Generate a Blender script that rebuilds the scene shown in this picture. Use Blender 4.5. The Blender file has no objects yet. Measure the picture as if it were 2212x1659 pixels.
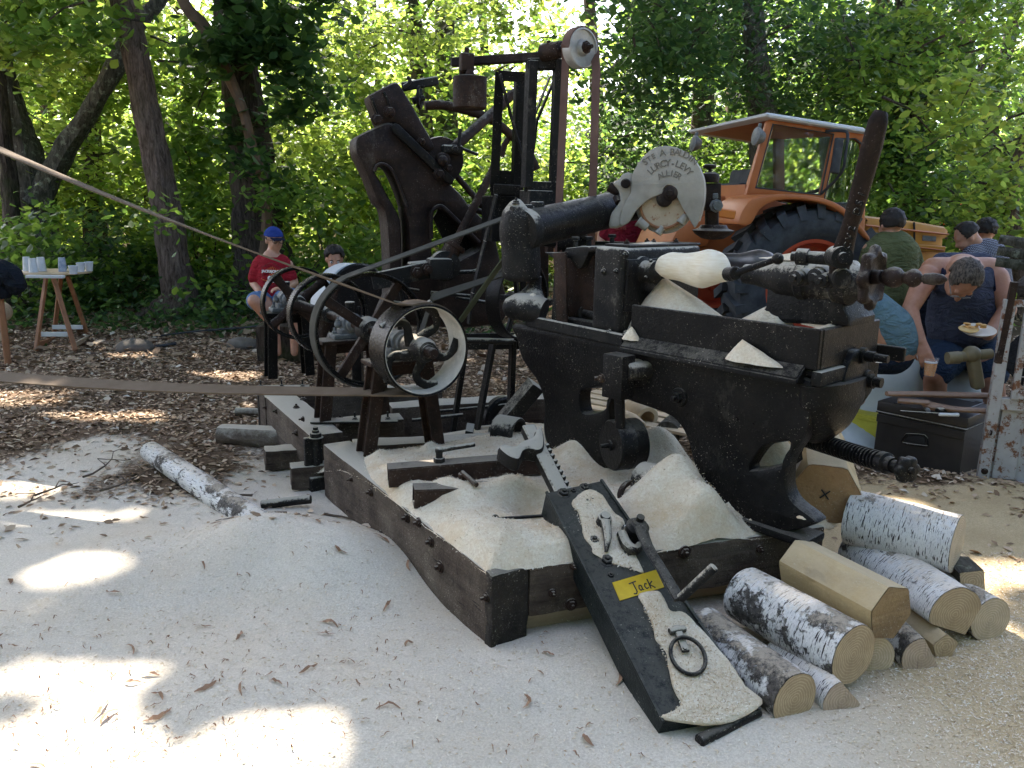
import bpy, bmesh, math, random
import numpy as np
from mathutils import Vector, Matrix, noise, geometry
C = bpy.context.scene.collection
R_ = math.radians
rng = np.random.default_rng(7)
random.seed(7)
# ------------------------------------------------------------------ camera, sky, sun, exposure
CAM = Vector((0, 0, 1.6)); PITCH = 12.7; ROLL = 0.020; FPX = 1736.0
F_ = Vector((0, math.cos(R_(PITCH)), -math.sin(R_(PITCH))))
U0 = Vector((0, math.sin(R_(PITCH)), math.cos(R_(PITCH)))); R0 = Vector((1, 0, 0))
RV = (R0 * math.cos(ROLL) + U0 * math.sin(ROLL)).normalized(); UV = (U0 * math.cos(ROLL) - R0 * math.sin(ROLL)).normalized()
cd = bpy.data.cameras.new('camera'); cam = bpy.data.objects.new('camera', cd); C.objects.link(cam)
cd.sensor_width = 36; cd.lens = FPX / 2212 * 36; cd.clip_end = 600; cd.clip_start = 0.05
cam.matrix_world = Matrix.Translation(CAM) @ Matrix((RV, UV, -F_)).transposed().to_4x4()
bpy.context.scene.camera = cam
SUN_DIR = Vector((-0.30, 0.56, 0.80)).normalized()
wd = bpy.data.worlds.new('World'); bpy.context.scene.world = wd; wd.use_nodes = True
wn = wd.node_tree.nodes; bg = wn['Background']
sky = wn.new('ShaderNodeTexSky'); sky.sky_type = 'NISHITA'; sky.sun_disc = False
sky.sun_elevation = math.asin(SUN_DIR.z); sky.sun_rotation = math.atan2(SUN_DIR.x, SUN_DIR.y)
sky.air_density = 0.8; sky.dust_density = 4.0; sky.ozone_density = 1.0
wd.node_tree.links.new(sky.outputs[0], bg.inputs[0]); bg.inputs[1].default_value = 0.15
sd = bpy.data.lights.new('sun', 'SUN'); sd.energy = 3.9; sd.angle = R_(0.55); sd.color = (1, 0.93, 0.82)
sun = bpy.data.objects.new('sun', sd); C.objects.link(sun); sun.rotation_euler = SUN_DIR.to_track_quat('Z', 'Y').to_euler()
vs = bpy.context.scene.view_settings
vs.view_transform = 'Standard'; vs.look = 'None'; vs.exposure = 2.5; vs.gamma = 1; vs.use_curve_mapping = False
cy = bpy.context.scene.cycles
cy.max_bounces = 7; cy.transparent_max_bounces = 8; cy.diffuse_bounces = 4; cy.transmission_bounces = 6; cy.caustics_reflective = False; cy.caustics_refractive = False

# ------------------------------------------------------------------ geometry helpers
def V(*a): return Vector(a if len(a) == 3 else a[0])
def ray(u, v): return (F_ * FPX + RV * (u - 1106) - UV * (v - 829.5)).normalized()
def W(u, v, d):                      # point seen there at forward distance d
    r = ray(u, v); return CAM + r * (d / r.y)
def Z(u, v, z):                      # point seen there on the level z
    r = ray(u, v); return CAM + r * ((z - CAM.z) / r.z)
class Pl:                            # a plane with its own 2D axes
    def __init__(s, o, ex, ey=Vector((0, 0, 1)), flip=False):
        s.o = Vector(o); s.ex = Vector(ex).normalized(); s.ey = (Vector(ey) - s.ex * Vector(ey).dot(s.ex)).normalized(); s.n = s.ex.cross(s.ey).normalized()
        if s.n.dot(s.o - CAM) < 0: s.n = -s.n          # n points away from the viewer's side
    def p(s, u, v, off=0):
        r = ray(u, v); o = s.o + s.n * off
        return CAM + r * ((o - CAM).dot(s.n) / r.dot(s.n))
    def uv(s, P): return Vector(((P - s.o).dot(s.ex), (P - s.o).dot(s.ey)))
    def px(s, u, v, off=0): return s.uv(s.p(u, v, off))
    def w(s, q, off=0): return s.o + s.ex * q[0] + s.ey * q[1] + s.n * off
def B(): return bmesh.new()
def frame(d, up=Vector((0, 0, 1))):
    d = Vector(d).normalized()
    if abs(d.dot(up)) > .98: up = Vector((0, 1, 0))
    x = up.cross(d).normalized(); y = d.cross(x).normalized()
    return x, y, d
def add_bm(bm, vs_, fs):
    v = [bm.verts.new(p) for p in vs_]; out = []
    for f in fs:
        try: out.append(bm.faces.new([v[i] for i in f]))
        except ValueError: pass
    return v, out
def box(bm, c, sx, sy, sz, ex=(1, 0, 0), ey=(0, 1, 0), ez=None, bev=.004, seg=1):
    c = Vector(c); ex = Vector(ex).normalized(); ey = Vector(ey).normalized(); ez = Vector(ez).normalized() if ez is not None else ex.cross(ey).normalized()
    t = bmesh.new(); vs_ = [c + ex * (sx / 2 * i) + ey * (sy / 2 * j) + ez * (sz / 2 * k) for k in (-1, 1) for j in (-1, 1) for i in (-1, 1)]
    add_bm(t, vs_, [(0, 2, 3, 1), (4, 5, 7, 6), (0, 1, 5, 4), (2, 6, 7, 3), (0, 4, 6, 2), (1, 3, 7, 5)])
    if bev: bmesh.ops.bevel(t, geom=t.edges[:], offset=min(bev, sx * .4, sy * .4, sz * .4), segments=seg, affect='EDGES', profile=.6)
    merge(bm, t)
def merge(bm, t):
    bmesh.ops.recalc_face_normals(t, faces=t.faces[:])
    m = bpy.data.meshes.new('tmp'); t.to_mesh(m); t.free(); bm.from_mesh(m); bpy.data.meshes.remove(m)
def beam(bm, p0, p1, w, h, up=(0, 0, 1), bev=.004, seg=1):
    p0, p1 = Vector(p0), Vector(p1); d = p1 - p0; x, y, z = frame(d, Vector(up))
    box(bm, (p0 + p1) / 2, w, h, d.length, x, y, z, bev, seg)
def lathe(bm, p, ax, prof, seg=24, x0=None, cap=True):
    p = Vector(p); x, y, d = frame(ax) if x0 is None else frame(ax, x0)
    t = bmesh.new(); rings = []
    for (h, r) in prof:
        rings.append([t.verts.new(p + d * h + (x * math.cos(a) + y * math.sin(a)) * max(r, 1e-4)) for a in [2 * math.pi * i / seg for i in range(seg)]])
    for a, b in zip(rings, rings[1:]):
        for i in range(seg): t.faces.new((a[i], a[(i + 1) % seg], b[(i + 1) % seg], b[i]))
    if cap: t.faces.new(rings[0][::-1]); t.faces.new(rings[-1])
    merge(bm, t)
def rod(bm, p0, p1, r, r1=None, seg=12, ch=.15):
    p0, p1 = Vector(p0), Vector(p1); L = (p1 - p0).length; r1 = r if r1 is None else r1; c = min(r, r1) * ch
    lathe(bm, p0, p1 - p0, [(0, r - c), (c, r), (L - c, r1), (L, r1 - c)], seg)
def ring(bm, c, ax, ri, ro, w, seg=48, bev=.003):          # annulus of width w centred at c
    b = min(bev, (ro - ri) * .3, w * .3)
    prof = [(-w / 2, ri + b), (-w / 2, ro - b), (-w / 2 + b, ro), (w / 2 - b, ro), (w / 2, ro - b), (w / 2, ri + b), (w / 2 - b, ri), (-w / 2 + b, ri), (-w / 2, ri + b)]
    t = bmesh.new(); x, y, d = frame(ax); c = Vector(c); rings = []
    for (h, r) in prof[:-1]:
        rings.append([t.verts.new(c + d * h + (x * math.cos(2 * math.pi * i / seg) + y * math.sin(2 * math.pi * i / seg)) * r) for i in range(seg)])
    n = len(rings)
    for k in range(n):
        a, b_ = rings[k], rings[(k + 1) % n]
        for i in range(seg): t.faces.new((a[i], a[(i + 1) % seg], b_[(i + 1) % seg], b_[i]))
    merge(bm, t)
def crv(pts, n=8, closed=False):                         # Catmull-Rom
    P = [Vector(p) for p in pts]; out = []; N = len(P)
    for i in range(N if closed else N - 1):
        if closed: a, b, c, d = P[(i - 1) % N], P[i], P[(i + 1) % N], P[(i + 2) % N]
        else: a, b, c, d = P[max(i - 1, 0)], P[i], P[i + 1], P[min(i + 2, N - 1)]
        for k in range(n):
            t = k / n; out.append(.5 * ((2 * b) + (c - a) * t + (2 * a - 5 * b + 4 * c - d) * t * t + (3 * b - a - 3 * c + d) * t ** 3))
    if not closed: out.append(P[-1])
    return out
def sweep(bm, pts, rad, seg=10, sx=1.0, sy=1.0, up=(0, 0, 1), cap=True, rough=0, smooth=0):
    if smooth: 
        if not isinstance(rad, (int, float)):
            idx = np.linspace(0, len(rad) - 1, (len(pts) - 1) * smooth + 1); rad = list(np.interp(idx, range(len(rad)), rad))
        pts = crv(pts, smooth)
    pts = [Vector(p) for p in pts]; n = len(pts); t = bmesh.new(); rings = []; up = Vector(up); px = None
    for i, p in enumerate(pts):
        d = (pts[min(i + 1, n - 1)] - pts[max(i - 1, 0)]).normalized()
        x = (up.cross(d) if px is None else (px - d * px.dot(d)))
        if x.length < 1e-3: x = Vector((1, 0, 0)).cross(d)
        x.normalize(); px = x; y = d.cross(x).normalized(); r = rad if isinstance(rad, (int, float)) else rad[i]
        rg = []
        for k in range(seg):
            a = 2 * math.pi * k / seg; rr = r
            if rough: rr *= 1 + rough * (noise.noise(Vector((math.cos(a) * 2.2, math.sin(a) * 2.2, i * .35)) + p * .01))
            rg.append(t.verts.new(p + x * (math.cos(a) * rr * sx) + y * (math.sin(a) * rr * sy)))
        rings.append(rg)
    for a, b in zip(rings, rings[1:]):
        for i in range(seg): t.faces.new((a[i], a[(i + 1) % seg], b[(i + 1) % seg], b[i]))
    if cap: t.faces.new(rings[0][::-1]); t.faces.new(rings[-1])
    merge(bm, t)
def ball(bm, c, r, s=(1, 1, 1), ax=None, seg=16, rings=10):
    t = bmesh.new(); bmesh.ops.create_uvsphere(t, u_segments=seg, v_segments=rings, radius=1)
    M = Matrix.Identity(3) if ax is None else Matrix(frame(ax)).transposed()
    for v in t.verts: v.co = Vector(c) + M @ Vector((v.co.x * r * s[0], v.co.y * r * s[1], v.co.z * r * s[2]))
    merge(bm, t)
def hexbolt(bm, p, n, r=.014, h=.012, washer=True, stud=.0, a0=0):
    n = Vector(n).normalized(); p = Vector(p)
    if washer: lathe(bm, p - n * .004, n, [(0, r * 1.35), (.006, r * 1.35), (.007, r * 1.28)], 14)
    lathe(bm, p, n, [(0, r), (h * .85, r), (h, r * .84)], 6)
    if stud: lathe(bm, p, n, [(0, r * .45), (h + stud, r * .45), (h + stud + .002, r * .36)], 8)
def extr(bm, pl, loops, depth, bev=.006, off=0, back=True, smooth=0):
    """loops: [outer, hole, ...] as 2D points on the plane; solid of that depth behind it, front edges rounded"""
    L2 = []
    for L in loops:
        L = [Vector(q) for q in L]
        if smooth: L = [Vector((q.x, q.y)) for q in crv([Vector((q[0], q[1], 0)) for q in L], smooth, True)]
        L2.append(L)
    def area(L): return sum(L[i].x * L[(i + 1) % len(L)].y - L[(i + 1) % len(L)].x * L[i].y for i in range(len(L))) / 2
    for i, L in enumerate(L2):
        if (area(L) > 0) != (i == 0): L.reverse()
    def inset(L, b):
        o = []; n = len(L)
        for i in range(n):
            d1 = (L[i] - L[i - 1]).normalized(); d2 = (L[(i + 1) % n] - L[i]).normalized()
            n1 = Vector((-d1.y, d1.x)); n2 = Vector((-d2.y, d2.x)); m = n1 + n2
            m = n1 if m.length < .2 else m.normalized(); k = b / max(.5, m.dot(n1)); o.append(L[i] + m * k)
        return o
    t = bmesh.new(); off0 = off
    ins = [inset(L, bev) for L in L2]
    tri = geometry.tessellate_polygon([[Vector((q.x, q.y, 0)) for q in L] for L in ins])
    def layer(Ls, o): return [t.verts.new(pl.w(q, o)) for L in Ls for q in L]
    fr = layer(ins, off0); m1 = layer(ins and [inset(L, bev * .3) for L in L2], off0 + bev * .3); fo = layer(L2, off0 + bev)
    bo = layer(L2, off0 + depth - bev); bk = layer(ins, off0 + depth)
    def f(*v):
        try: t.faces.new(v)
        except ValueError: pass
    for a, b, c in tri: f(fr[a], fr[b], fr[c]); f(bk[c], bk[b], bk[a])
    k = 0
    for L in L2:
        n = len(L)
        for i in range(n):
            j = (i + 1) % n
            for A_, B_ in ((fr, m1), (m1, fo), (fo, bo), (bo, bk)): f(A_[k + i], A_[k + j], B_[k + j], B_[k + i])
        k += n
    merge(bm, t)
def circ(c, r, n=24, r2=None, a0=0, a1=2 * math.pi): return [Vector((c[0] + math.cos(a0 + (a1 - a0) * i / n) * r, c[1] + math.sin(a0 + (a1 - a0) * i / n) * (r2 or r))) for i in range(n)]

# ------------------------------------------------------------------ objects
def T(name, base, label, cat, group=None, kind=None):
    o = bpy.data.objects.new(name, None); C.objects.link(o); o.location = base; o.empty_display_size = .1
    o['label'] = label; o['category'] = cat
    if group: o['group'] = group
    if kind: o['kind'] = kind
    return o
def wpos(o): 
    p = Vector(o.location)
    while o.parent: o = o.parent; p += Vector(o.location)
    return p
def O(name, bm, mat, parent=None, smooth=35, label=None, kind=None, org=None):
    me = bpy.data.meshes.new(name)
    o = bpy.data.objects.new(name, me); C.objects.link(o)
    if parent is not None: o.parent = parent
    if org is not None: o.location = Vector(org) - (wpos(parent) if parent else Vector((0, 0, 0)))
    off = wpos(o)
    for v in bm.verts: v.co -= off
    bm.to_mesh(me); bm.free()
    if mat: me.materials.append(mat)
    if smooth and len(me.polygons):
        me.polygons.foreach_set('use_smooth', [True] * len(me.polygons)); me.set_sharp_from_angle(angle=R_(smooth))
    if label: o['label'] = label
    if kind: o['kind'] = kind
    return o
def one(name, bm, mat, label, cat, group=None, base=None, smooth=35):
    if base is None:
        cs = [v.co for v in bm.verts]; base = Vector(((min(c.x for c in cs) + max(c.x for c in cs)) / 2, (min(c.y for c in cs) + max(c.y for c in cs)) / 2, min(c.z for c in cs)))
    o = O(name, bm, mat, None, smooth, org=base); o['label'] = label; o['category'] = cat
    if group: o['group'] = group
    return o

# ------------------------------------------------------------------ materials
class M_:
    def __init__(s, name, rough=.6, metal=0.0, spec=.5):
        s.m = bpy.data.materials.new(name); s.m.use_nodes = True; s.t = s.m.node_tree; s.N = s.t.nodes; s.L = s.t.links
        s.b = s.N['Principled BSDF']; s.b.inputs['Roughness'].default_value = rough; s.b.inputs['Metallic'].default_value = metal
        s.b.inputs['Specular IOR Level'].default_value = spec
        s.tc = s.N.new('ShaderNodeTexCoord'); s.co = s.tc.outputs['Object']
    def lk(s, a, b): s.L.new(a, b)
    def noise(s, sc, det=4, rough=.6, stretch=None, dist=0):
        n = s.N.new('ShaderNodeTexNoise'); n.inputs['Scale'].default_value = sc; n.inputs['Detail'].default_value = det; n.inputs['Roughness'].default_value = rough; n.inputs['Distortion'].default_value = dist
        c = s.co
        if stretch:
            mp = s.N.new('ShaderNodeMapping'); mp.inputs['Scale'].default_value = stretch; s.lk(c, mp.inputs[0]); c = mp.outputs[0]
        s.lk(c, n.inputs['Vector']); return n.outputs['Fac']
    def ramp(s, fac, stops, inter='LINEAR'):
        r = s.N.new('ShaderNodeValToRGB'); r.color_ramp.interpolation = inter; e = r.color_ramp.elements
        while len(e) < len(stops): e.new(.5)
        for i, (p, c) in enumerate(stops): e[i].position = p; e[i].color = (c, c, c, 1) if isinstance(c, (int, float)) else (*c, 1)
        s.lk(fac, r.inputs[0]); return r.outputs[0]
    def mix(s, f, a, b, blend='MIX'):
        m = s.N.new('ShaderNodeMix'); m.data_type = 'RGBA'; m.blend_type = blend
        for sock, val in ((m.inputs[0], f), (m.inputs[6], a), (m.inputs[7], b)):
            if hasattr(val, 'links') or isinstance(val, bpy.types.NodeSocket): s.lk(val, sock)
            elif isinstance(val, (int, float)): sock.default_value = val
            else: sock.default_value = (*val, 1)
        return m.outputs[2]
    def math(s, op, a, b=None):
        m = s.N.new('ShaderNodeMath'); m.operation = op
        for i, val in enumerate((a, b)):
            if val is None: continue
            if isinstance(val, (int, float)): m.inputs[i].default_value = val
            else: s.lk(val, m.inputs[i])
        return m.outputs[0]
    def up(s):                                   # how far the surface faces up: where dust comes to lie
        g = s.N.new('ShaderNodeNewGeometry'); x = s.N.new('ShaderNodeSeparateXYZ'); s.lk(g.outputs['Normal'], x.inputs[0]); return x.outputs['Z']
    def attr(s, n):
        a = s.N.new('ShaderNodeAttribute'); a.attribute_name = n; return a
    def bump(s, h, st=.3, dist=.01):
        b = s.N.new('ShaderNodeBump'); b.inputs['Strength'].default_value = st; b.inputs['Distance'].default_value = dist
        s.lk(h, b.inputs['Height']); s.lk(b.outputs[0], s.b.inputs['Normal'])
    def col(s, c): 
        if isinstance(c, bpy.types.NodeSocket): s.lk(c, s.b.inputs['Base Color'])
        else: s.b.inputs['Base Color'].default_value = (*c, 1)
    def rgh(s, c): s.lk(c, s.b.inputs['Roughness'])
DUST = (.56, .50, .40)
def iron(name, c0, c1, rough=.45, dust=.5, speck=.5, metal=.0, sc=6, up0=.35):
    m = M_(name, rough, metal, .15); n = m.noise(sc, 6, .65); n2 = m.noise(sc * 5, 4, .7)
    c = m.mix(m.ramp(n, [(.35, 0), (.68, 1)]), c0, c1)
    c = m.mix(m.ramp(n2, [(.5, 0), (.8, .35)]), c, tuple(x * 1.8 for x in c1))
    sp = m.ramp(m.noise(120, 2, .8), [(.655, 0), (.70, 1)], 'LINEAR'); spm = m.ramp(m.noise(6, 4, .7), [(.42, 0), (.62, 1)])
    c = m.mix(m.math('MULTIPLY', m.math('MULTIPLY', sp, spm), speck), c, DUST)
    u = m.up(); uu = m.math('ADD', u, m.math('MULTIPLY', m.math('SUBTRACT', m.noise(18, 9, .9), .5), 2.6))
    df = m.math('MULTIPLY', m.ramp(uu, [(up0 + .25, 0), (min(.99, up0 + .55), 1)]), dust)
    df = m.math('MAXIMUM', df, m.math('MULTIPLY', m.ramp(m.noise(3.3, 9, .85, (1, 1, .55)), [(.56, 0), (.72, .5)]), dust))
    c = m.mix(df, c, DUST); m.col(c)
    m.rgh(m.ramp(n2, [(.3, rough * .8), (.8, min(1, rough * 1.6))])); m.bump(m.math('ADD', m.noise(90, 5, .7), m.math('MULTIPLY', n, 2)), .5, .005)
    return m.m
def paint(name, c0, c1, rough=.45, sc=5, spec=.5, rust=None, rt=.62, bump=.1):
    m = M_(name, rough, 0, spec); c = m.mix(m.ramp(m.noise(sc, 6, .65), [(.3, 0), (.7, 1)]), c0, c1)
    if rust: c = m.mix(m.ramp(m.noise(sc * 3.1, 8, .75), [(rt, 0), (rt + .05, 1)]), c, rust)
    m.col(c); m.bump(m.noise(sc * 12, 4), bump, .004); return m.m
def wood(name, c0, c1, c2, rough=.75, stretch=(30, 30, 2), dust=0, crack=.5, bump=.5):
    m = M_(name, rough, 0, .3); g = m.noise(1.0, 8, .7, stretch, .4); n = m.noise(3.5, 5, .65)
    c = m.mix(m.ramp(g, [(.3, 0), (.65, 1)]), c0, c1); c = m.mix(m.ramp(n, [(.42, 0), (.75, .8)]), c, c2)
    cr = m.ramp(m.noise(1.0, 3, .6, tuple(x * 1.7 for x in stretch)), [(.30, 1), (.36, 0)]); c = m.mix(m.math('MULTIPLY', cr, crack), c, tuple(x * .25 for x in c0))
    if dust:
        u = m.math('ADD', m.up(), m.math('MULTIPLY', m.math('SUBTRACT', m.noise(12, 6, .75), .5), 1.4))
        c = m.mix(m.math('MULTIPLY', m.ramp(u, [(.3, 0), (.8, 1)]), dust), c, DUST)
        sp = m.math('MULTIPLY', m.ramp(m.noise(150, 2, .8), [(.62, 0), (.7, 1)]), m.ramp(m.noise(7, 4), [(.4, 0), (.65, .8)])); c = m.mix(sp, c, DUST)
    m.col(c); m.bump(m.math('ADD', g, m.noise(60, 4)), bump, .008); return m.m
# ------------------------------------------------------------------ the ground
D1 = Vector((-.52, .854, 0)).normalized()       # long direction of the sled
def mound(x, y, cx, cy_, r, h): 
    d = math.hypot(x - cx, y - cy_) / r; return h * math.exp(-d * d * 1.6)
m1 = Z(560, 1150, .1); m2 = Z(1330, 1400, .08); m3 = Z(800, 1190, .1); m4 = Z(1560, 1570, .06); m5 = Z(2160, 1090, 0); m6 = Z(1000, 1480, .05)
MND = [(m1.x, m1.y, .38, .15), (m1.x + .35, m1.y - .12, .34, .08), (m1.x - .5, m1.y - .3, .5, .06), (m2.x, m2.y, .35, .06), (m3.x, m3.y, .42, .09), (-.9, 2.3, .5, .05), (-.35, 2.0, .5, .05), (m4.x + .1, m4.y + .1, .4, .03), (m5.x, m5.y, .7, .07), (m6.x, m6.y, .5, .03)]
def gz(x, y):
    z = .02 * noise.noise(Vector((x * .9, y * .9, 0))) + .008 * noise.noise(Vector((x * 3.1, y * 3.1, 5))) + .004 * noise.noise(Vector((x * 8, y * 8, 9)))
    for a, b, r, h in MND:
        if abs(x - a) < 1.6 and abs(y - b) < 1.6: z += mound(x, y, a, b, r, h)
    if y > 9: z += (y - 9) * .015 + .06 * noise.noise(Vector((x * .4, y * .4, 3)))
    if y > 40: z += (y - 40) * .02
    return z
def saw(x, y):                                  # 1 where sawdust covers the ground, 0 on bare litter
    n = noise.noise(Vector((x * 1.3, y * 1.3, 0))) * .9 + noise.noise(Vector((x * 5, y * 5, 2))) * .35
    a = (4.95 - y + (x + 1.2) * .10 if x < .6 else 4.55 - y + (x - 2) * .25) + n
    return max(0., min(1., a * 1.1 + .3))
def yel(x, y): 
    n = noise.noise(Vector((x * .8, y * .8, 7))) * .5
    return max(0., min(1., (x - .75 + (y - 2) * .1) * 1.2 + n))
def axis_(lo, hi, st, end, g=1.12):
    a = list(np.arange(lo, hi, st)); s = st; p = a[-1]
    while p < end: s *= g; p += s; a.append(p)
    s = st; p = lo; pre = []
    return a, pre
xs = list(np.arange(-5, 5, .045)); s = .045; p = xs[-1]
while p < 180: s *= 1.13; p += s; xs.append(p)
s = .045; p = -5
while p > -180: s *= 1.13; p -= s; xs.insert(0, p)
ys = list(np.arange(.6, 8, .045)); s = .045; p = ys[-1]
while p < 260: s *= 1.09; p += s; ys.append(p)
s = .045; p = .6
while p > -60: s *= 1.3; p -= s; ys.insert(0, p)
nx, ny = len(xs), len(ys)
co = [(x, y, gz(x, y)) for y in ys for x in xs]
fc = [(j * nx + i, j * nx + i + 1, (j + 1) * nx + i + 1, (j + 1) * nx + i) for j in range(ny - 1) for i in range(nx - 1)]
gm = bpy.data.meshes.new('ground'); gm.from_pydata(co, [], fc)
gm.polygons.foreach_set('use_smooth', [True] * len(fc))
for nm, fn in (('saw', saw), ('yel', yel)):
    at = gm.attributes.new(nm, 'FLOAT', 'POINT'); at.data.foreach_set('value', [fn(c[0], c[1]) for c in co])
ground = bpy.data.objects.new('ground', gm); C.objects.link(ground); ground['kind'] = 'structure'; ground['label'] = 'forest floor of wood chips and leaf litter covered with pale sawdust in front'
m = M_('ground_mat', .95, 0, .15)
lit = m.mix(m.ramp(m.noise(26, 7, .8), [(.3, 0), (.7, 1)]), (.045, .028, .017), (.24, .155, .095)); lit = m.mix(m.ramp(m.noise(1.6, 4), [(.4, 0), (.7, .7)]), lit, (.055, .04, .022))
white = m.mix(m.ramp(m.noise(130, 4, .8), [(.35, 0), (.75, 1)]), (.56, .485, .39), (.85, .775, .66)); white = m.mix(m.ramp(m.noise(2.3, 5, .6), [(.45, 0), (.8, .5)]), white, (.66, .52, .36))
yl = m.mix(m.ramp(m.noise(120, 4, .8), [(.3, 0), (.7, 1)]), (.46, .34, .19), (.68, .54, .34)); yl = m.mix(m.ramp(m.noise(3, 5), [(.4, 0), (.75, .6)]), yl, (.38, .27, .15))
fl = m.ramp(m.noise(90, 3, .9, (1, 2.2, 1)), [(.66, 0), (.70, 1)]); 
yl = m.mix(m.ramp(m.noise(95, 3, .9), [(.64, 0), (.69, .8)]), yl, (.30, .19, .10))
sw = m.mix(m.attr('yel').outputs['Fac'], white, yl); sw = m.mix(m.math('MULTIPLY', fl, .5), sw, (.42, .30, .19))
edge = m.ramp(m.math('ADD', m.attr('saw').outputs['Fac'], m.math('MULTIPLY', m.math('SUBTRACT', m.noise(30, 6, .8), .5), 1.1)), [(.32, 0), (.62, 1)])
m.col(m.mix(edge, lit, sw)); m.bump(m.math('ADD', m.noise(150, 5, .8), m.math('MULTIPLY', m.noise(22, 4, .7), 1.6)), .55, .012)
gm.materials.append(m.m)

# ------------------------------------------------------------------ scattered flakes, chips and leaves (one mesh each)
def quads(name, P, A, Bv, col, mat, nrm=None, kind=None, bend=None, parent=None, org=None):
    """P centres, A half-length vectors, B half-width vectors; each a pointed leaf of two folded quads"""
    n = len(P); 
    if bend is None: bend = np.zeros((n, 3))
    v = np.empty((n, 6, 3), np.float32)
    v[:, 0] = P - A; v[:, 1] = P - A * .25 + Bv; v[:, 2] = P + A * .45 + Bv * .8; v[:, 3] = P + A + bend * .6; v[:, 4] = P + A * .45 - Bv * .8; v[:, 5] = P - A * .25 - Bv
    v[:, 1] += bend; v[:, 5] += bend; v[:, 2] += bend * .8; v[:, 4] += bend * .8
    if org is not None: v -= np.array(org, np.float32)
    me = bpy.data.meshes.new(name); me.vertices.add(n * 6); me.vertices.foreach_set('co', v.ravel())
    b = (np.arange(n) * 6)[:, None]; L = np.concatenate([b + [0, 1, 2, 3], b + [0, 3, 4, 5]], 1).ravel()
    me.loops.add(n * 8); me.loops.foreach_set('vertex_index', L.astype(np.int32)); me.polygons.add(n * 2)
    me.polygons.foreach_set('loop_start', np.arange(n * 2, dtype=np.int32) * 4); me.polygons.foreach_set('loop_total', np.full(n * 2, 4, np.int32))
    at = me.attributes.new('tint', 'FLOAT', 'POINT'); at.data.foreach_set('value', np.repeat(col, 6).astype(np.float32))
    me.update(calc_edges=True); me.materials.append(mat)
    o = bpy.data.objects.new(name, me); C.objects.link(o)
    if parent: o.parent = parent
    if org is not None: o.location = Vector(org) - (wpos(parent) if parent else Vector((0, 0, 0)))
    if kind: o['kind'] = kind
    o['soft'] = 0; del o['soft']
    return o
def unit(n):
    v = rng.normal(size=(n, 3)); return v / np.linalg.norm(v, axis=1)[:, None]
def tintmat(name, stops, rough=.8, trans=0.0, spec=.3, bump=0):
    m = M_(name, rough, 0, spec); c = m.ramp(m.attr('tint').outputs['Fac'], stops); m.col(c)
    if trans:
        tr = m.N.new('ShaderNodeBsdfTranslucent'); mx = m.N.new('ShaderNodeMixShader'); mx.inputs[0].default_value = trans
        hs = m.N.new('ShaderNodeHueSaturation'); hs.inputs['Hue'].default_value = .482; hs.inputs['Saturation'].default_value = 1.0; hs.inputs['Value'].default_value = 3.1; m.lk(c, hs.inputs['Color']); m.lk(hs.outputs[0], tr.inputs[0])
        m.lk(m.b.outputs[0], mx.inputs[1]); m.lk(tr.outputs[0], mx.inputs[2]); m.lk(mx.outputs[0], m.N['Material Output'].inputs[0])
    return m.m
M_litter = tintmat('litter', [(0, (.08, .05, .035)), (.25, (.26, .165, .10)), (.6, (.48, .34, .22)), (.85, (.62, .50, .37)), (1, (.74, .66, .55))])
M_flake = tintmat('flake', [(0, (.26, .16, .09)), (.25, (.52, .38, .23)), (.6, (.74, .62, .45)), (1, (.86, .80, .70))])
M_bark_s = tintmat('bark_shaving', [(0, (.055, .025, .014)), (.5, (.20, .10, .055)), (1, (.40, .24, .13))])
def flat_scatter(name, n, xr, yr, keep, size, mat, tint, lift=.008, tilt=.35, asp=.35, label=''):
    x = rng.uniform(*xr, n * 3); y = rng.uniform(*yr, n * 3); k = np.array([keep(a, b) for a, b in zip(x, y)]) > rng.random(n * 3)
    x, y = x[k][:n], y[k][:n]; n = len(x); z = np.array([gz(a, b) for a, b in zip(x, y)]) + rng.uniform(0, lift, n)
    th = rng.uniform(0, 2 * np.pi, n); sz = size * rng.uniform(.4, 1.3, n)
    A = np.stack([np.cos(th), np.sin(th), rng.normal(0, tilt, n) * .6], 1) * sz[:, None]
    Bv = np.stack([-np.sin(th), np.cos(th), rng.normal(0, tilt, n)], 1) * (sz * asp * rng.uniform(.5, 1.5, n))[:, None]
    bend = np.stack([np.zeros(n), np.zeros(n), sz * rng.uniform(0, .45, n)], 1)
    o = quads(name, np.stack([x, y, z], 1), A, Bv, tint(n), mat, bend=bend, kind='stuff'); o['label'] = label; return o
flat_scatter('wood_chips', 90000, (-6.5, 6.5), (3.4, 11.5), lambda x, y: (1 - saw(x, y) * .93) * (1.0 if abs(x) < y * .72 else 0), .025, M_litter, lambda n: rng.beta(2, 2.2, n), label='brown wood chips and dead leaves covering the forest floor')
flat_scatter('leaf_litter', 14000, (-12, 12), (7.5, 22), lambda x, y: 1.0 if abs(x) < y * .75 else 0, .06, M_litter, lambda n: rng.beta(2, 3, n), tilt=.5, lift=.04, label='dead leaves lying under the trees')
flat_scatter('sawdust_flakes', 90000, (-1.9, 2.6), (1.1, 3.6), lambda x, y: saw(x, y) * min(1, (.18 + .82 * yel(x, y))) * (1.6 / max(y, 1)), .0062, M_flake, lambda n: rng.beta(2.6, 1.5, n), lift=.003, asp=.22, label='coarse wood flakes lying on the sawdust')
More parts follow.
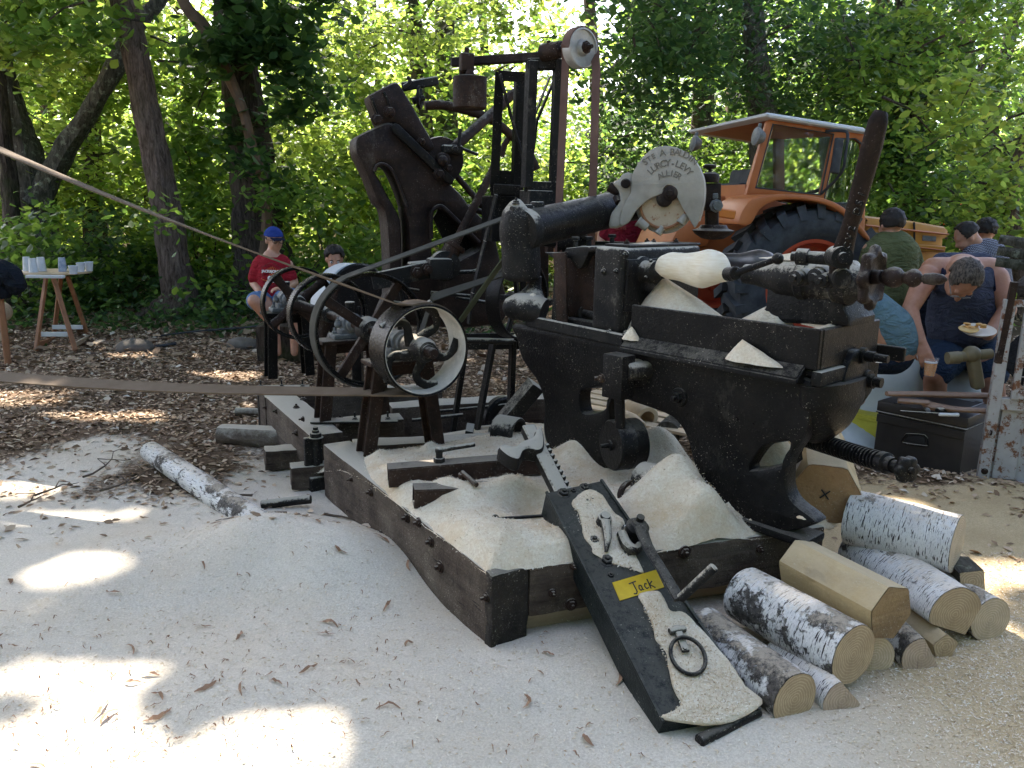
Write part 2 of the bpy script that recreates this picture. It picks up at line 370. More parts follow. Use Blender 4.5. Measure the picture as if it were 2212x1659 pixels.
# long brown bark shavings on the white sawdust
bm = B()
def curl(bm, x, y, L, w, th, k):
    pts = []; n = 7; a = th; px_, py_ = x, y
    for i in range(n):
        pts.append((px_, py_, gz(px_, py_) + .004 + .012 * math.sin(i / (n - 1) * math.pi) * random.random() + .003)); a += k / n; px_ += math.cos(a) * L / n; py_ += math.sin(a) * L / n
    ww = [w * math.sin((i + .6) / (n + .2) * math.pi) for i in range(n)]
    vs_ = []
    for i, p in enumerate(pts):
        q = pts[min(i + 1, n - 1)]; o_ = pts[max(i - 1, 0)]; d = Vector((q[0] - o_[0], q[1] - o_[1], 0)).normalized(); s_ = Vector((-d.y, d.x, random.uniform(-.3, .6))) * ww[i]
        vs_ += [Vector(p) - s_, Vector(p) + s_]
    add_bm(bm, vs_, [(2 * i, 2 * i + 1, 2 * i + 3, 2 * i + 2) for i in range(n - 1)])
for i in range(400):
    u = random.uniform(-40, 1500); v = random.triangular(1180, 1690, 1560)
    if u > 900 and random.random() < .6: continue
    p = Z(u, v, .02); 
    if i % 9 == 0: curl(bm, p.x, p.y, random.uniform(.06, .12), random.uniform(.004, .009), random.uniform(0, 6.3), random.uniform(-3, 3))
    else: curl(bm, p.x, p.y, random.uniform(.015, .05), random.uniform(.0012, .003), random.uniform(0, 6.3), random.uniform(-3, 3))
me = O('bark_shavings', bm, paint('shaving', (.22, .11, .06), (.36, .22, .13), .8), smooth=None); me['kind'] = 'stuff'; me['label'] = 'thin curled brown bark shavings on the white sawdust'
bm = B()
for u, v, L, th in ((180, 1030, .5, 1.2), (215, 1060, .3, .4), (75, 1070, .25, 1.3), (900, 1045, .3, 2.4), (545, 1070, .3, 2.8), (620, 1110, .35, 3), (700, 1110, .3, .2), (300, 905, .4, .6), (415, 790, .35, 1.4), (330, 835, .5, .9), (40, 1095, .2, 1)):
    p = Z(u, v, .03); q = [p]; a = th
    for k in range(6): a += random.uniform(-.5, .5); q.append(q[-1] + Vector((math.cos(a), math.sin(a), random.uniform(-.2, .25))) * L / 6)
    for k in q: k.z = max(k.z, gz(k.x, k.y) + .004)
    sweep(bm, q, [.007 - .0009 * k for k in range(7)], 6)
    sweep(bm, [q[3], q[3] + Vector((random.uniform(-.1, .1), .06, .02)), q[3] + Vector((random.uniform(-.16, .16), .1, .0))], [.004, .003, .002], 5)
o = O('twigs', bm, paint('twig', (.05, .035, .025), (.13, .09, .06), .9)); o['kind'] = 'stuff'; o['label'] = 'thin dead twigs lying on the ground'

# ------------------------------------------------------------------ leaves and trees
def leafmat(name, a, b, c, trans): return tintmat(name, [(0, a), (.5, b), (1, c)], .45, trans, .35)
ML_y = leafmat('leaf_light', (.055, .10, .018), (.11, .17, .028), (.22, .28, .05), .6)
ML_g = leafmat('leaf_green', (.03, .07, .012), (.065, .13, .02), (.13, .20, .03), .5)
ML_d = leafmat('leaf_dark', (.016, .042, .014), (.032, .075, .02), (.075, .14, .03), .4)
def cloud(name, centers, per, spread, size, mat, parent=None, keep=None, flat=.55, org=None, kind=None):
    cn = np.array([tuple(c) for c in centers], np.float64); n = len(cn) * per
    sp = np.repeat(spread * rng.uniform(.5, 1.4, len(cn)), per)[:, None]
    P = np.repeat(cn, per, 0) + rng.normal(size=(n, 3)) * sp * np.array([1, 1, flat]) 
    if keep is not None: k = keep(P); P = P[k]
    n = len(P); N = unit(n); N[:, 2] = np.abs(N[:, 2]) + .55; N /= np.linalg.norm(N, axis=1)[:, None]
    A = unit(n); A[:, 2] -= .35; A -= N * (A * N).sum(1)[:, None]; A /= np.linalg.norm(A, axis=1)[:, None]; Bv = np.cross(N, A)
    s_ = size * rng.uniform(.6, 1.35, n)[:, None]
    t = np.clip(rng.normal(.5, .22, n), 0, 1)
    return quads(name, P, A * s_, Bv * s_ * .55, t, mat, bend=-N * s_ * .18, parent=parent, org=org, kind=kind)
def barkmat(name, a, b, moss=.3, sc=1.0, lich=.0):
    m = M_(name, .95, 0, .2); f = m.noise(1, 7, .75, (26 * sc, 26 * sc, 5 * sc), .6); c = m.mix(m.ramp(f, [(.38, 0), (.62, 1)]), a, b)
    c = m.mix(m.math('MULTIPLY', m.ramp(m.noise(2.2, 4), [(.5, 0), (.66, 1)]), moss), c, (.05, .07, .015))
    if lich: c = m.mix(m.math('MULTIPLY', m.ramp(m.noise(12, 5, .7), [(.56, 0), (.62, 1)]), lich), c, (.30, .32, .24))
    m.col(c); m.bump(f, 1.0, .05); return m.m
MB1 = barkmat('bark_brown', (.055, .036, .026), (.21, .155, .125), .15); MB2 = barkmat('bark_dark', (.030, .022, .017), (.13, .10, .08), .5)
MB3 = barkmat('bark_grey', (.05, .045, .035), (.17, .155, .125), .35, 1.0, .7)
def trunk_pts(base, lean, h, wob, n=14):
    out = []; ph = random.uniform(0, 9)
    for i in range(n + 1):
        t = i / n; out.append(Vector(base) + Vector(lean) * t + Vector((wob * noise.noise(Vector((t * 2.2, ph, 0))), wob * noise.noise(Vector((t * 2.2, ph, 7))), h * t)) * 1.0)
    return out
# the sun patches of the photograph: holes in the canopy stand where their rays pass
PATCH = [(155, 1240, .22, .07), (20, 1650, .38, .20), (100, 1450, .36, .06), (610, 1630, .20, .10), (430, 1660, .16, .06), (1420, 560, .15, .12), (1000, 1230, .10, .06), (1650, 770, .10, .08), (860, 830, .10, .08), (150, 1100, .3, .06), (2010, 1110, .16, .05), (2180, 1420, .1, .06), (2200, 1225, .26, .10), (2130, 1330, .12, .06), (1900, 1078, .18, .05), (30, 1040, .25, .1), (250, 885, .5, .10), (480, 800, .4, .2), (330, 760, .5, .15), (600, 870, .3, .10), (160, 740, .4, .2), (1165, 840, .15, .06), (30, 850, .4, .2), (2060, 740, .25, .25), (1940, 800, .14, .1)]
PW = []
for u, v, rx, ry in PATCH:
    p = Z(u, v, .05); PW.append((p.x, p.y, rx, ry))
def shade_keep(P):
    """drops the leaves whose shadow would fall on a sun patch"""
    gx = P[:, 0] - SUN_DIR.x / SUN_DIR.z * P[:, 2]; gy = P[:, 1] - SUN_DIR.y / SUN_DIR.z * P[:, 2]; k = np.ones(len(P), bool)
    wob = .10 * np.sin(gx * 9 + gy * 4) + .08 * np.sin(gy * 13)
    for x, y, rx, ry in PW: k &= (((gx - x) / (rx + .09)) ** 2 + ((gy - y) / (ry * 1.15 + .09)) ** 2 + wob) > 1
    return k
# ------------------------------------------------------------------ trees at the edge of the clearing
def pxtrunk(bm, pts, d, rs, seg=16, rough=.25, n=5):
    """pts: (u,v) of the trunk's axis from root to tip, rs: its half widths in photo pixels"""
    P = [W(u, v, d[i] if hasattr(d, '__len__') else d) for i, (u, v) in enumerate(pts)]
    R = [r / FPX * (p - CAM).dot(F_) for r, p in zip(rs, P)]
    P = [P[0] - Vector((0, 0, .25))] + P; R = [R[0] * 1.25] + R
    sweep(bm, P, R, seg, rough=rough, smooth=n, up=(0, 1, 0)); return P, R
def nearcloud(name, uvd, per, spread, size, mat, parent, keep=None, flat=.6):
    return cloud(name, [W(u, v, d) for u, v, d in uvd], per, spread, size, mat, parent, keep, flat, org=parent.location if parent else None)
def rect(u0, u1, v0, v1, d0, d1, n, dens=None):
    o = []
    while len(o) < n:
        u, v, d = random.uniform(u0, u1), random.uniform(v0, v1), random.uniform(d0, d1)
        if dens is None or noise.noise(Vector((u * .006, v * .006, d * .25))) > random.uniform(-.55, dens): o.append((u, v, d))
    return o
def canopy(tree, n, xr, yr, hr, mat, lowcut=3.2):
    """the high part of a crown: unseen clumps set sunward to shade the clearing, above the photograph's upper edge"""
    cs = [Vector((random.uniform(*xr), random.uniform(*yr), random.uniform(*hr))) for _ in range(int(n * 1.5))]
    cs = [Vector((c.x + SUN_DIR.x / SUN_DIR.z * c.z, c.y + SUN_DIR.y / SUN_DIR.z * c.z, c.z)) for c in cs]  # unseen clumps moved along the sun's rays so their shade falls on the clearing
    return cloud('shade_crown', cs, 95, .55, .155, mat, tree, lambda P: shade_keep(P) & (P[:, 2] > lowcut + .2 * P[:, 1]), .6, org=tree.location)
def limbs(tree, top, n, hr, mat, reach=4):
    bm = B()
    for i in range(n):
        p0 = Vector(top); a = random.uniform(0, 6.28); r = random.uniform(.5, 1) * reach
        p1 = p0 + Vector((math.cos(a) * r * .4, math.sin(a) * r * .4, random.uniform(1, 3))); p2 = p1 + Vector((math.cos(a + .4) * r * .6, math.sin(a + .4) * r * .6, random.uniform(.5, 3)))
        sweep(bm, [p0, p1, p2], [.13, .08, .025], 8, smooth=3)
    return O('limb', bm, mat, tree)
t1 = T('tree', W(390, 683, 10.6), 'slender leaning tree with light brown bark crossing the upper long belt', 'tree', 'trees at the edge of the clearing')
bm = B(); P, R = pxtrunk(bm, [(395, 683), (385, 620), (368, 500), (345, 380), (318, 250), (292, 110), (262, -20), (225, -180), (190, -400)], 10.6, [46, 36, 31, 29, 28, 27, 26, 25, 23])
for a, s_ in ((340, 1), (405, 1), (425, .6), (320, .7)): sweep(bm, [W(385, 630, 10.5), W(a, 672, 10.45), W(a + (a - 385) * .6, 694, 10.35)], [.14 * s_, .10 * s_, .04], 8, smooth=3)
O('trunk', bm, MB1, t1); limbs(t1, P[-2], 5, 0, MB1); canopy(t1, 120, (-7.5, -2.5), (-1, 11), (9, 13), ML_g)
t2 = T('tree', W(570, 640, 11.6), 'thick dark tree with a vine stem climbing it behind the man in the red shirt', 'tree', 'trees at the edge of the clearing')
bm = B(); P, R = pxtrunk(bm, [(575, 650), (567, 560), (556, 460), (545, 350), (530, 240), (513, 130), (505, 20), (500, -150), (495, -400)], 11.6, [78, 62, 52, 46, 42, 40, 38, 34, 30], 20, .3)
O('trunk', bm, MB2, t2); limbs(t2, P[-2], 5, 0, MB2); canopy(t2, 120, (-3.2, 1.5), (-1, 11), (9, 13), ML_g)
bm = B(); sweep(bm, [W(u, v, 11.05) for u, v in ((583, 640), (573, 560), (577, 480), (570, 400), (545, 320), (525, 240), (497, 170), (475, 120), (440, 60), (400, 10), (375, -60))], [.09, .085, .075, .07, .07, .065, .075, .085, .085, .08, .07], 8, smooth=4, rough=.2)
O('vine_stem', bm, paint('vine', (.10, .06, .035), (.19, .12, .075), .9), t2)
nearcloud('ivy_leaves', rect(470, 700, -30, 110, 10.6, 11.3, 16) + rect(455, 570, 60, 150, 10.7, 11.1, 8) + rect(590, 700, 90, 260, 10.6, 11.4, 9) + rect(490, 640, 230, 420, 10.9, 11.4, 5), 60, .22, .085, ML_d, t2)
t3 = T('tree', W(85, 600, 12.2), 'grey forked tree with lichen on its bark behind the trestle table', 'tree', 'trees at the edge of the clearing')
bm = B(); P, R = pxtrunk(bm, [(98, 590), (92, 520), (80, 440), (62, 340), (40, 270), (18, 190), (2, 130), (-60, -50), (-120, -300)], 12.2, [40, 34, 33, 30, 26, 22, 20, 18, 16], rough=.3)
sweep(bm, [W(u, v, 12.1) for u, v in ((80, 440), (108, 380), (140, 320), (190, 250), (225, 185), (265, 110), (300, 50), (345, 0), (390, -80))], [.2, .17, .15, .13, .13, .12, .11, .10, .08], 10, smooth=4, rough=.35)
O('trunk', bm, MB3, t3); canopy(t3, 120, (-10, -5), (-2, 11), (9, 13), ML_y)
t4 = T('tree', W(20, 590, 11.8), 'thin dark tree at the left edge of the photo', 'tree', 'trees at the edge of the clearing')
bm = B(); P, R = pxtrunk(bm, [(30, 590), (28, 500), (22, 400), (10, 300), (-5, 150), (-25, 0), (-60, -250)], 11.8, [24, 19, 17, 15, 14, 13, 12]); O('trunk', bm, MB2, t4)
t5 = T('tree', W(205, 600, 14.5), 'dark upright tree in the bushes behind the trestle table', 'tree', 'trees at the edge of the clearing')
bm = B(); P, R = pxtrunk(bm, [(208, 600), (205, 500), (202, 400), (196, 280), (192, 120), (188, -50), (180, -300)], 14.5, [30, 24, 22, 20, 17, 15, 12]); O('trunk', bm, MB2, t5); canopy(t5, 60, (-4, 2), (-5, 0), (10, 14), ML_g)
t6 = T('tree', W(1655, 600, 12.4), 'pale grey tree standing right behind the tractor cab', 'tree', 'trees at the edge of the clearing')
bm = B(); P, R = pxtrunk(bm, [(1672, 600), (1668, 500), (1663, 400), (1655, 300), (1640, 200), (1630, 90), (1624, 0), (1615, -200)], 12.4, [46, 40, 37, 35, 28, 24, 22, 18], rough=.3); O('trunk', bm, MB3, t6); limbs(t6, P[-2], 4, 0, MB3); canopy(t6, 150, (1.2, 6), (-1, 11), (9, 13), ML_d)
t7 = T('tree', W(1990, 560, 13.5), 'dark ivy clad tree rising behind the tractor hood', 'tree', 'trees at the edge of the clearing')
bm = B(); P, R = pxtrunk(bm, [(1960, 560), (1962, 440), (1965, 330), (1968, 200), (1970, 100), (1965, 0), (1960, -200)], 13.5, [40, 36, 34, 33, 31, 30, 24], rough=.3); O('trunk', bm, MB2, t7); canopy(t7, 130, (4, 10), (-3, 11), (9, 13), ML_d)
nearcloud('ivy_leaves', rect(1915, 2020, 20, 480, 13.0, 13.6, 24), 60, .3, .09, ML_d, t7)
t8 = T('tree', W(2185, 640, 10.5), 'crooked bare tree leaning at the right edge of the photo', 'tree', 'trees at the edge of the clearing')
bm = B(); P, R = pxtrunk(bm, [(2230, 640), (2200, 560), (2185, 470), (2190, 380), (2215, 300), (2250, 200), (2300, 50)], 10.5, [26, 20, 16, 13, 11, 9, 6], rough=.3); O('trunk', bm, MB1, t8)

# background trees, each a tapered trunk with its own crown
BGT = [  # u of the trunk, distance, half width px, label
 (348, 15.5, 14, 'thin grey tree showing between the leaning tree and the vine tree'),
 (760, 21, 9, 'slim tree in the sunlit wood left of the cast iron machine'),
 (838, 24, 8, 'slim bare stem in the sunlit wood above the black casting head'),
 (893, 19, 17, 'ivy covered tree just left of the hanging counterweight'),
 (958, 22, 13, 'left one of the two close trees behind the counterweight'),
 (985, 20, 20, 'right one of the two close trees behind the counterweight'),
 (1045, 25, 10, 'thin tree between the counterweight and the black steel tower'),
 (1262, 23, 13, 'tree seen behind the tall belt and its pulley'),
 (1325, 26, 9, 'slim tree right of the tall belt'),
 (1402, 28, 10, 'far tree above the disc guard'),
 (1500, 17, 22, 'dark tree left of the tractor cab'),
 (1560, 21, 14, 'tree seen above the front of the cab roof'),
 (1745, 20, 15, 'tree above the middle of the cab roof'),
 (1800, 26, 12, 'far tree above the rear of the cab roof'),
 (1865, 18, 14, 'tree rising behind the upright iron lever'),
 (2045, 22, 16, 'tree right of the ivy clad tree over the hood'),
 (2110, 17, 13, 'tree above the man in the checked shirt'),
 (2170, 25, 14, 'far tree at the upper right corner'),
 (640, 18, 12, 'tree behind the leafy vine tree on its right'),
 (425, 20, 11, 'far thin tree right of the leaning tree'),
 (130, 19, 13, 'far tree between the forked limbs on the left'),
 (250, 24, 10, 'distant tree left of the leaning tree')]
CR = []
for k in range(4):
    cs = [Vector((random.gauss(0, 1.5), random.gauss(0, 1.5), random.uniform(1.6, 7) ** 1.0)) for _ in range(34)]
    o = cloud('crown', cs, 55, .55, .10, (ML_y, ML_g, ML_g, ML_d)[k], None, None, .5); CR.append(o.data); bpy.data.objects.remove(o)
for i, (u, d, r, lab) in enumerate(BGT):
    g = W(u, 500, d); b = Vector((g.x, g.y, gz(g.x, g.y) - .1)); t = T('tree', b, lab, 'tree', 'trees in the wood behind')
    rr = r * 1.25 / FPX * d; bm = B(); lean = random.uniform(-.5, .5); q = trunk_pts(b, (lean, 0, 0), 13, .5)
    sweep(bm, q, [rr * (1.35 if k == 0 else 1.08 - .05 * k) for k in range(len(q))], 10, rough=.25)
    for k in range(3):
        s = q[random.randint(4, 9)]; a = random.uniform(0, 6.28); sweep(bm, [s, s + Vector((math.cos(a) * .9, math.sin(a) * .9, .8)), s + Vector((math.cos(a) * 2, math.sin(a) * 2, 1.3))], [rr * .35, rr * .25, rr * .08], 6, smooth=3)
    O('trunk', bm, (MB2, MB3, MB2, MB1)[i % 4] if u != 893 else MB2, t)
    ci = 0 if (u < 1350 and i % 2 == 0) else (3 if u > 1450 and i % 2 else 1 + i % 2)
    c = bpy.data.objects.new('crown', CR[ci]); C.objects.link(c); c.parent = t; c.rotation_euler = (0, 0, random.uniform(0, 6.28)); c.scale = (1, 1, 1)
# low hanging branches with leaves: parts of the edge trees
def hang(t, name, regs, per, spread, size, mat, flat=.45):
    cs = [];  bm = B()
    for (u0, u1, v0, v1, d0, d1, n, dn) in regs: cs += rect(u0, u1, v0, v1, d0, d1, n, dn)
    for (u, v, d) in cs[::3]:
        p = W(u, v, d); e = p + Vector((random.uniform(-.9, .9), random.uniform(-.5, .9), random.uniform(.1, .7))); sweep(bm, [p, (p + e) / 2 + Vector((0, 0, .08)), e], [.006, .011, .018], 5)
    O('twig', bm, MB2, t, kind='stuff'); return nearcloud(name, cs, per, spread, size, mat, t, None, flat)
hang(t3, 'crown', [(-60, 330, -30, 330, 12.4, 15, 62, .35), (-60, 120, -30, 120, 10, 12, 14, .5), (-60, 260, 330, 470, 12.5, 14, 22, .5)], 85, .32, .066, ML_y)
hang(t5, 'crown', [(-40, 480, 60, 520, 13, 17, 34, .3), (330, 480, 200, 560, 12, 16, 22, .3)], 60, .34, .08, ML_g)
hang(t1, 'crown', [(-40, 240, -40, 90, 9, 11, 18, .3), (395, 470, 100, 420, 11.8, 13, 22, .3)], 60, .28, .075, ML_g)
hang(t2, 'crown', [(560, 900, -40, 330, 12.5, 16, 34, .3), (700, 1180, -40, 120, 13, 17, 20, .2)], 95, .32, .058, ML_y)
hang(t6, 'crown', [(1330, 1560, -40, 230, 9.5, 13.5, 60, .35), (1300, 1480, 230, 420, 12, 15, 24, .2), (1560, 1960, -40, 250, 11, 15, 64, .4)], 90, .32, .056, ML_d)
hang(t7, 'crown', [(1850, 2240, -40, 470, 10.5, 14.5, 105, .45), (1450, 1900, 100, 420, 13.5, 16, 70, .5)], 100, .32, .055, ML_g)
hang(t8, 'crown', [(2060, 2260, 250, 560, 9.5, 13, 36, .35), (1930, 2120, 180, 330, 8.8, 9.8, 9, .4)], 70, .28, .056, ML_y)

# bushes under the trees
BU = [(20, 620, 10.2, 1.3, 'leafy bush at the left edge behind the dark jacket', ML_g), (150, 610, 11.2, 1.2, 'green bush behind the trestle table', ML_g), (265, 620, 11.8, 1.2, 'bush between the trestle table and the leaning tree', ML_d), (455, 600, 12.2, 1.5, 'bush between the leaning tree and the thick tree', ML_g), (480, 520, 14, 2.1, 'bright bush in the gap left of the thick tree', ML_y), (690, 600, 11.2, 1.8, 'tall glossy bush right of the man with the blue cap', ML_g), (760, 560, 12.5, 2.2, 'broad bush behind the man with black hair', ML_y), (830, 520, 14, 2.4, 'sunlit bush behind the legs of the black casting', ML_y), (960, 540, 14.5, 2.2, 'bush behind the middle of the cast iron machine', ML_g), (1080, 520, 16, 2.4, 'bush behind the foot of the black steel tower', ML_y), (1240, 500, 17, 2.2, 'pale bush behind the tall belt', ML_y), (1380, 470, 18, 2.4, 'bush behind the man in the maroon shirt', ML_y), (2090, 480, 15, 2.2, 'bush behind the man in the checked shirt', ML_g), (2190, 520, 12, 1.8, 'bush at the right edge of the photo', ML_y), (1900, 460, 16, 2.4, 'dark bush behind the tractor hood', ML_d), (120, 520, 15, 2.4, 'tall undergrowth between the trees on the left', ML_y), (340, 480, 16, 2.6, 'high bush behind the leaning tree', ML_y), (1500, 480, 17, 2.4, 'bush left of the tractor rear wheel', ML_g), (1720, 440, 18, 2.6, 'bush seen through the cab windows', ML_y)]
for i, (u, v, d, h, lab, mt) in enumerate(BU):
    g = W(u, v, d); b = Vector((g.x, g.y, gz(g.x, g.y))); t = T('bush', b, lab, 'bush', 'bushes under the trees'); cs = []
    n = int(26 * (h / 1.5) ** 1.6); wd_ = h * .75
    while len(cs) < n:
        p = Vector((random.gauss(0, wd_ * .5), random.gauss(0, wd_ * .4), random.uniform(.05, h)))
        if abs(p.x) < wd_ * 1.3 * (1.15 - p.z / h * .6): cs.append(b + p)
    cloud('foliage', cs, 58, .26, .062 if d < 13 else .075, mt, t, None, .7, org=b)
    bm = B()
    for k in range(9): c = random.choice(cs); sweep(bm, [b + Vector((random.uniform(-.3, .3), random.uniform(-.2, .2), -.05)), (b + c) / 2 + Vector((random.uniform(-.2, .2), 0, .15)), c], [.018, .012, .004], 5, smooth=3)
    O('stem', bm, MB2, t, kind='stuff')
# ivy and low plants along the foot of the wood, and the far wood
cs = []
for k in range(430):
    u = random.uniform(-60, 1000) if k % 5 else random.uniform(1000, 2250); d = random.uniform(9.4, 15); g = W(u, 600, d)
    if u > 640 and u < 1000 and d < 10: continue
    cs.append(Vector((g.x, g.y, gz(g.x, g.y) + random.uniform(.0, .5) * min(1, (d - 9.2) * .5))))
o = cloud('undergrowth', cs, 52, .22, .045, ML_d, None, None, .6, kind='stuff'); o['label'] = 'low ivy and brambles along the foot of the trees'
cs = []
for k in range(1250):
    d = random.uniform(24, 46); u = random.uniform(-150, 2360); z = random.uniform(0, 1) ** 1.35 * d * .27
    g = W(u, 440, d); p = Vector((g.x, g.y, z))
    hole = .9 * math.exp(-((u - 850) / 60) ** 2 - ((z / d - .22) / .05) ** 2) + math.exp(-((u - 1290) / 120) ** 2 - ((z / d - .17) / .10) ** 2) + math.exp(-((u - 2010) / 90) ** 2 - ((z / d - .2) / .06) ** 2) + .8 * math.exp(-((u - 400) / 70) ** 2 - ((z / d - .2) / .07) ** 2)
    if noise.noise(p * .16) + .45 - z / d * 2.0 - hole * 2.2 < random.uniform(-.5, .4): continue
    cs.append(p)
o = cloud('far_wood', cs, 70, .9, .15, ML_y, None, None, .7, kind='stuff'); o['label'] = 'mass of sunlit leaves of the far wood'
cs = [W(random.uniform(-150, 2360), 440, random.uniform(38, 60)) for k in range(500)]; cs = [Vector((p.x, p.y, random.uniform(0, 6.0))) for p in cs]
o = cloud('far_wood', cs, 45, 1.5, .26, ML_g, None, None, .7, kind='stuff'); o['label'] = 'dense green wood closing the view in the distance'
cs = []                                         # unseen leaves added behind and beside the viewer to keep off frontal sky light
for k in range(900):
    a = random.uniform(-1.05 * math.pi, .05 * math.pi); r = random.uniform(7.5, 11); p = Vector((math.cos(a) * r * 1.25, 2 + math.sin(a) * r, random.uniform(0, 8.5)))
    if abs(p.x) < p.y * .78 + .5 and p.y > 0: continue
    cs.append(p)
o = cloud('shade_leaves', cs, 50, .8, .15, ML_d, None, None, .8, kind='stuff'); o['label'] = 'unseen leaves added round the clearing behind the viewer to keep off frontal light'
# ------------------------------------------------------------------ shared materials of the machines
MI = iron('black_iron', (.0045, .0045, .005), (.014, .012, .011), .33, .16, .7, sc=5)
MI2 = iron('rusty_iron', (.014, .009, .007), (.05, .028, .019), .6, .35, .6, sc=8)
MI3 = iron('dusty_iron', (.007, .007, .0075), (.026, .023, .020), .5, .75, .8, sc=7, up0=.15)
MI4 = iron('brown_iron', (.010, .0065, .006), (.035, .021, .016), .45, .25, .35, sc=6)
MWB = wood('old_beam', (.05, .034, .024), (.17, .125, .09), (.26, .22, .17), .85, (3, 3, 26), .85, .7, .9)
def oldbeam(name, stretch): return wood(name, (.020, .013, .009), (.078, .053, .038), (.17, .135, .10), .85, stretch, .9, .8, 1.0)
MSD = paint('sawdust', (.62, .52, .38), (.78, .70, .58), .95, 60, .1, bump=.6)
def sawmat():
    m = M_('sawdust_heap', .95, 0, .12); n = m.noise(95, 6, .9); c = m.mix(m.ramp(n, [(.36, 0), (.62, 1)]), (.66, .54, .39), (.88, .80, .65))
    c = m.mix(m.ramp(m.noise(4.2, 6, .7), [(.42, 0), (.68, .85)]), c, (.66, .48, .29)); c = m.mix(m.ramp(m.noise(210, 2, .9), [(.72, 0), (.76, .5)]), c, (.40, .27, .16))
    m.col(c); m.bump(m.math('ADD', n, m.math('MULTIPLY', m.noise(26, 5, .75), 1.2)), .6, .010); return m.m
MSW = sawmat()
# ------------------------------------------------------------------ the timber sled under the machines
HT = .30
A_ = Z(1055, 1240, HT); J_ = Z(697, 959, HT); Rr_ = Z(1765, 1141, HT); E_ = Z(562, 846, HT); UP = Vector((0, 0, 1))
DL = (J_ - A_).normalized(); DW = (Rr_ - A_).normalized(); DLn = Vector((-DL.y, DL.x, 0)) * -1; DE = (E_ - Z(666, 938, HT)).normalized()
IN = Vector((DL.y, -DL.x, 0)).normalized()
if IN.x < 0: IN = -IN
sled = T('timber_sled', A_ - UP * HT, 'low frame of heavy weathered timbers carrying the machines and heaped with sawdust', 'timber frame')
def tb(name, p0, p1, w, z0, z1, mat=None, parent=sled, lab=None, rough=.006):
    """squared old timber from p0 to p1 along its outer top edge, w wide towards the inside"""
    p0, p1 = Vector(p0), Vector(p1); d = (p1 - p0); L = d.length; d.normalize(); s = Vector((d.y, -d.x, 0))
    if s.dot((A_ + Rr_ + J_ + E_) / 4 + DW * .4 - p0) < 0: s = -s
    bm = B(); c = (p0 + p1) / 2 + s * w / 2; c.z = (z0 + z1) / 2
    box(bm, c, w, z1 - z0, L, s, UP, d, .012, 2)
    bmesh.ops.subdivide_edges(bm, edges=[e for e in bm.edges if e.calc_length() > .2], cuts=24, use_grid_fill=True)
    for v in bm.verts:
        q = v.co; k = noise.noise(q * 9) * rough + noise.noise(q * 2.3) * rough * 1.2; v.co += (q - c - d * (q - c).dot(d)).normalized() * k
    yaw = math.atan2(d.y, d.x)
    o = O(name, bm, mat, parent, 40, lab); return o
# wood materials with the grain along each timber: rotate the texture space by building in object space of a turned mesh
def turned(o, d):
    ang = math.atan2(d.y, d.x); me = o.data; M = Matrix.Rotation(-ang, 4, 'Z'); me.transform(M); o.rotation_euler = (0, 0, ang); return o
MBM = oldbeam('weathered_timber', (2.2, 22, 30))
turned(tb('timber', A_, J_ - DL * .0, .155, .0, HT, MBM, lab='front left timber with a blackened end'), DL)
turned(tb('timber', Z(666, 938, HT) - DE * .02, Z(557, 842, HT), .20, .05, HT - .003, MBM), DE)
turned(tb('timber', A_ + DW * .16, Rr_ + DW * .04, .20, .10, HT + .002, MBM), DW)
turned(tb('timber', Rr_ + DW * .05 + DL * .02, Rr_ + DL * 1.7 + DW * .05, .18, .03, HT - .004, MBM), DL)
turned(tb('timber', Z(837, 867, HT), Z(1185, 847, HT), .17, .05, HT - .002, MBM), DW)
turned(tb('timber', E_ + DW * .02, E_ + DW * 1.25, .16, .05, HT - .002, MBM), DW)
turned(tb('timber', Z(760, 947, HT - .01), Z(925, 947, HT - .01) + DW * .6, .15, .08, HT - .01, MBM), DW)
turned(tb('timber', Z(655, 905, HT) + IN * .2, Z(655, 905, HT) + IN * .2 + DW * .4, .16, .06, HT - .008, MBM), DW)
MCH = wood('charred_end', (.012, .010, .009), (.035, .028, .022), (.06, .045, .03), .95, (14, 14, 14), .35, .3, 1.2)
bm = B(); q = A_ + IN * .0775; dn = -DL
box(bm, Vector((q.x, q.y, .155)) + dn * .004, .158, .30, .05, IN, UP, dn, .012, 2)
bmesh.ops.subdivide_edges(bm, edges=bm.edges[:], cuts=5, use_grid_fill=True)
for v in bm.verts: v.co += Vector((noise.noise(v.co * 23), noise.noise(v.co * 25 + V(4, 4, 4)), noise.noise(v.co * 21 + V(9, 9, 9)))) * .009
O('end_block', bm, MCH, sled, 50)
bm = B(); q = E_ + DE * .04
box(bm, Vector((q.x, q.y, .155)) + IN * .1, .22, .25, .05, IN, UP, DE, .01); O('end_block', bm, MCH, sled)
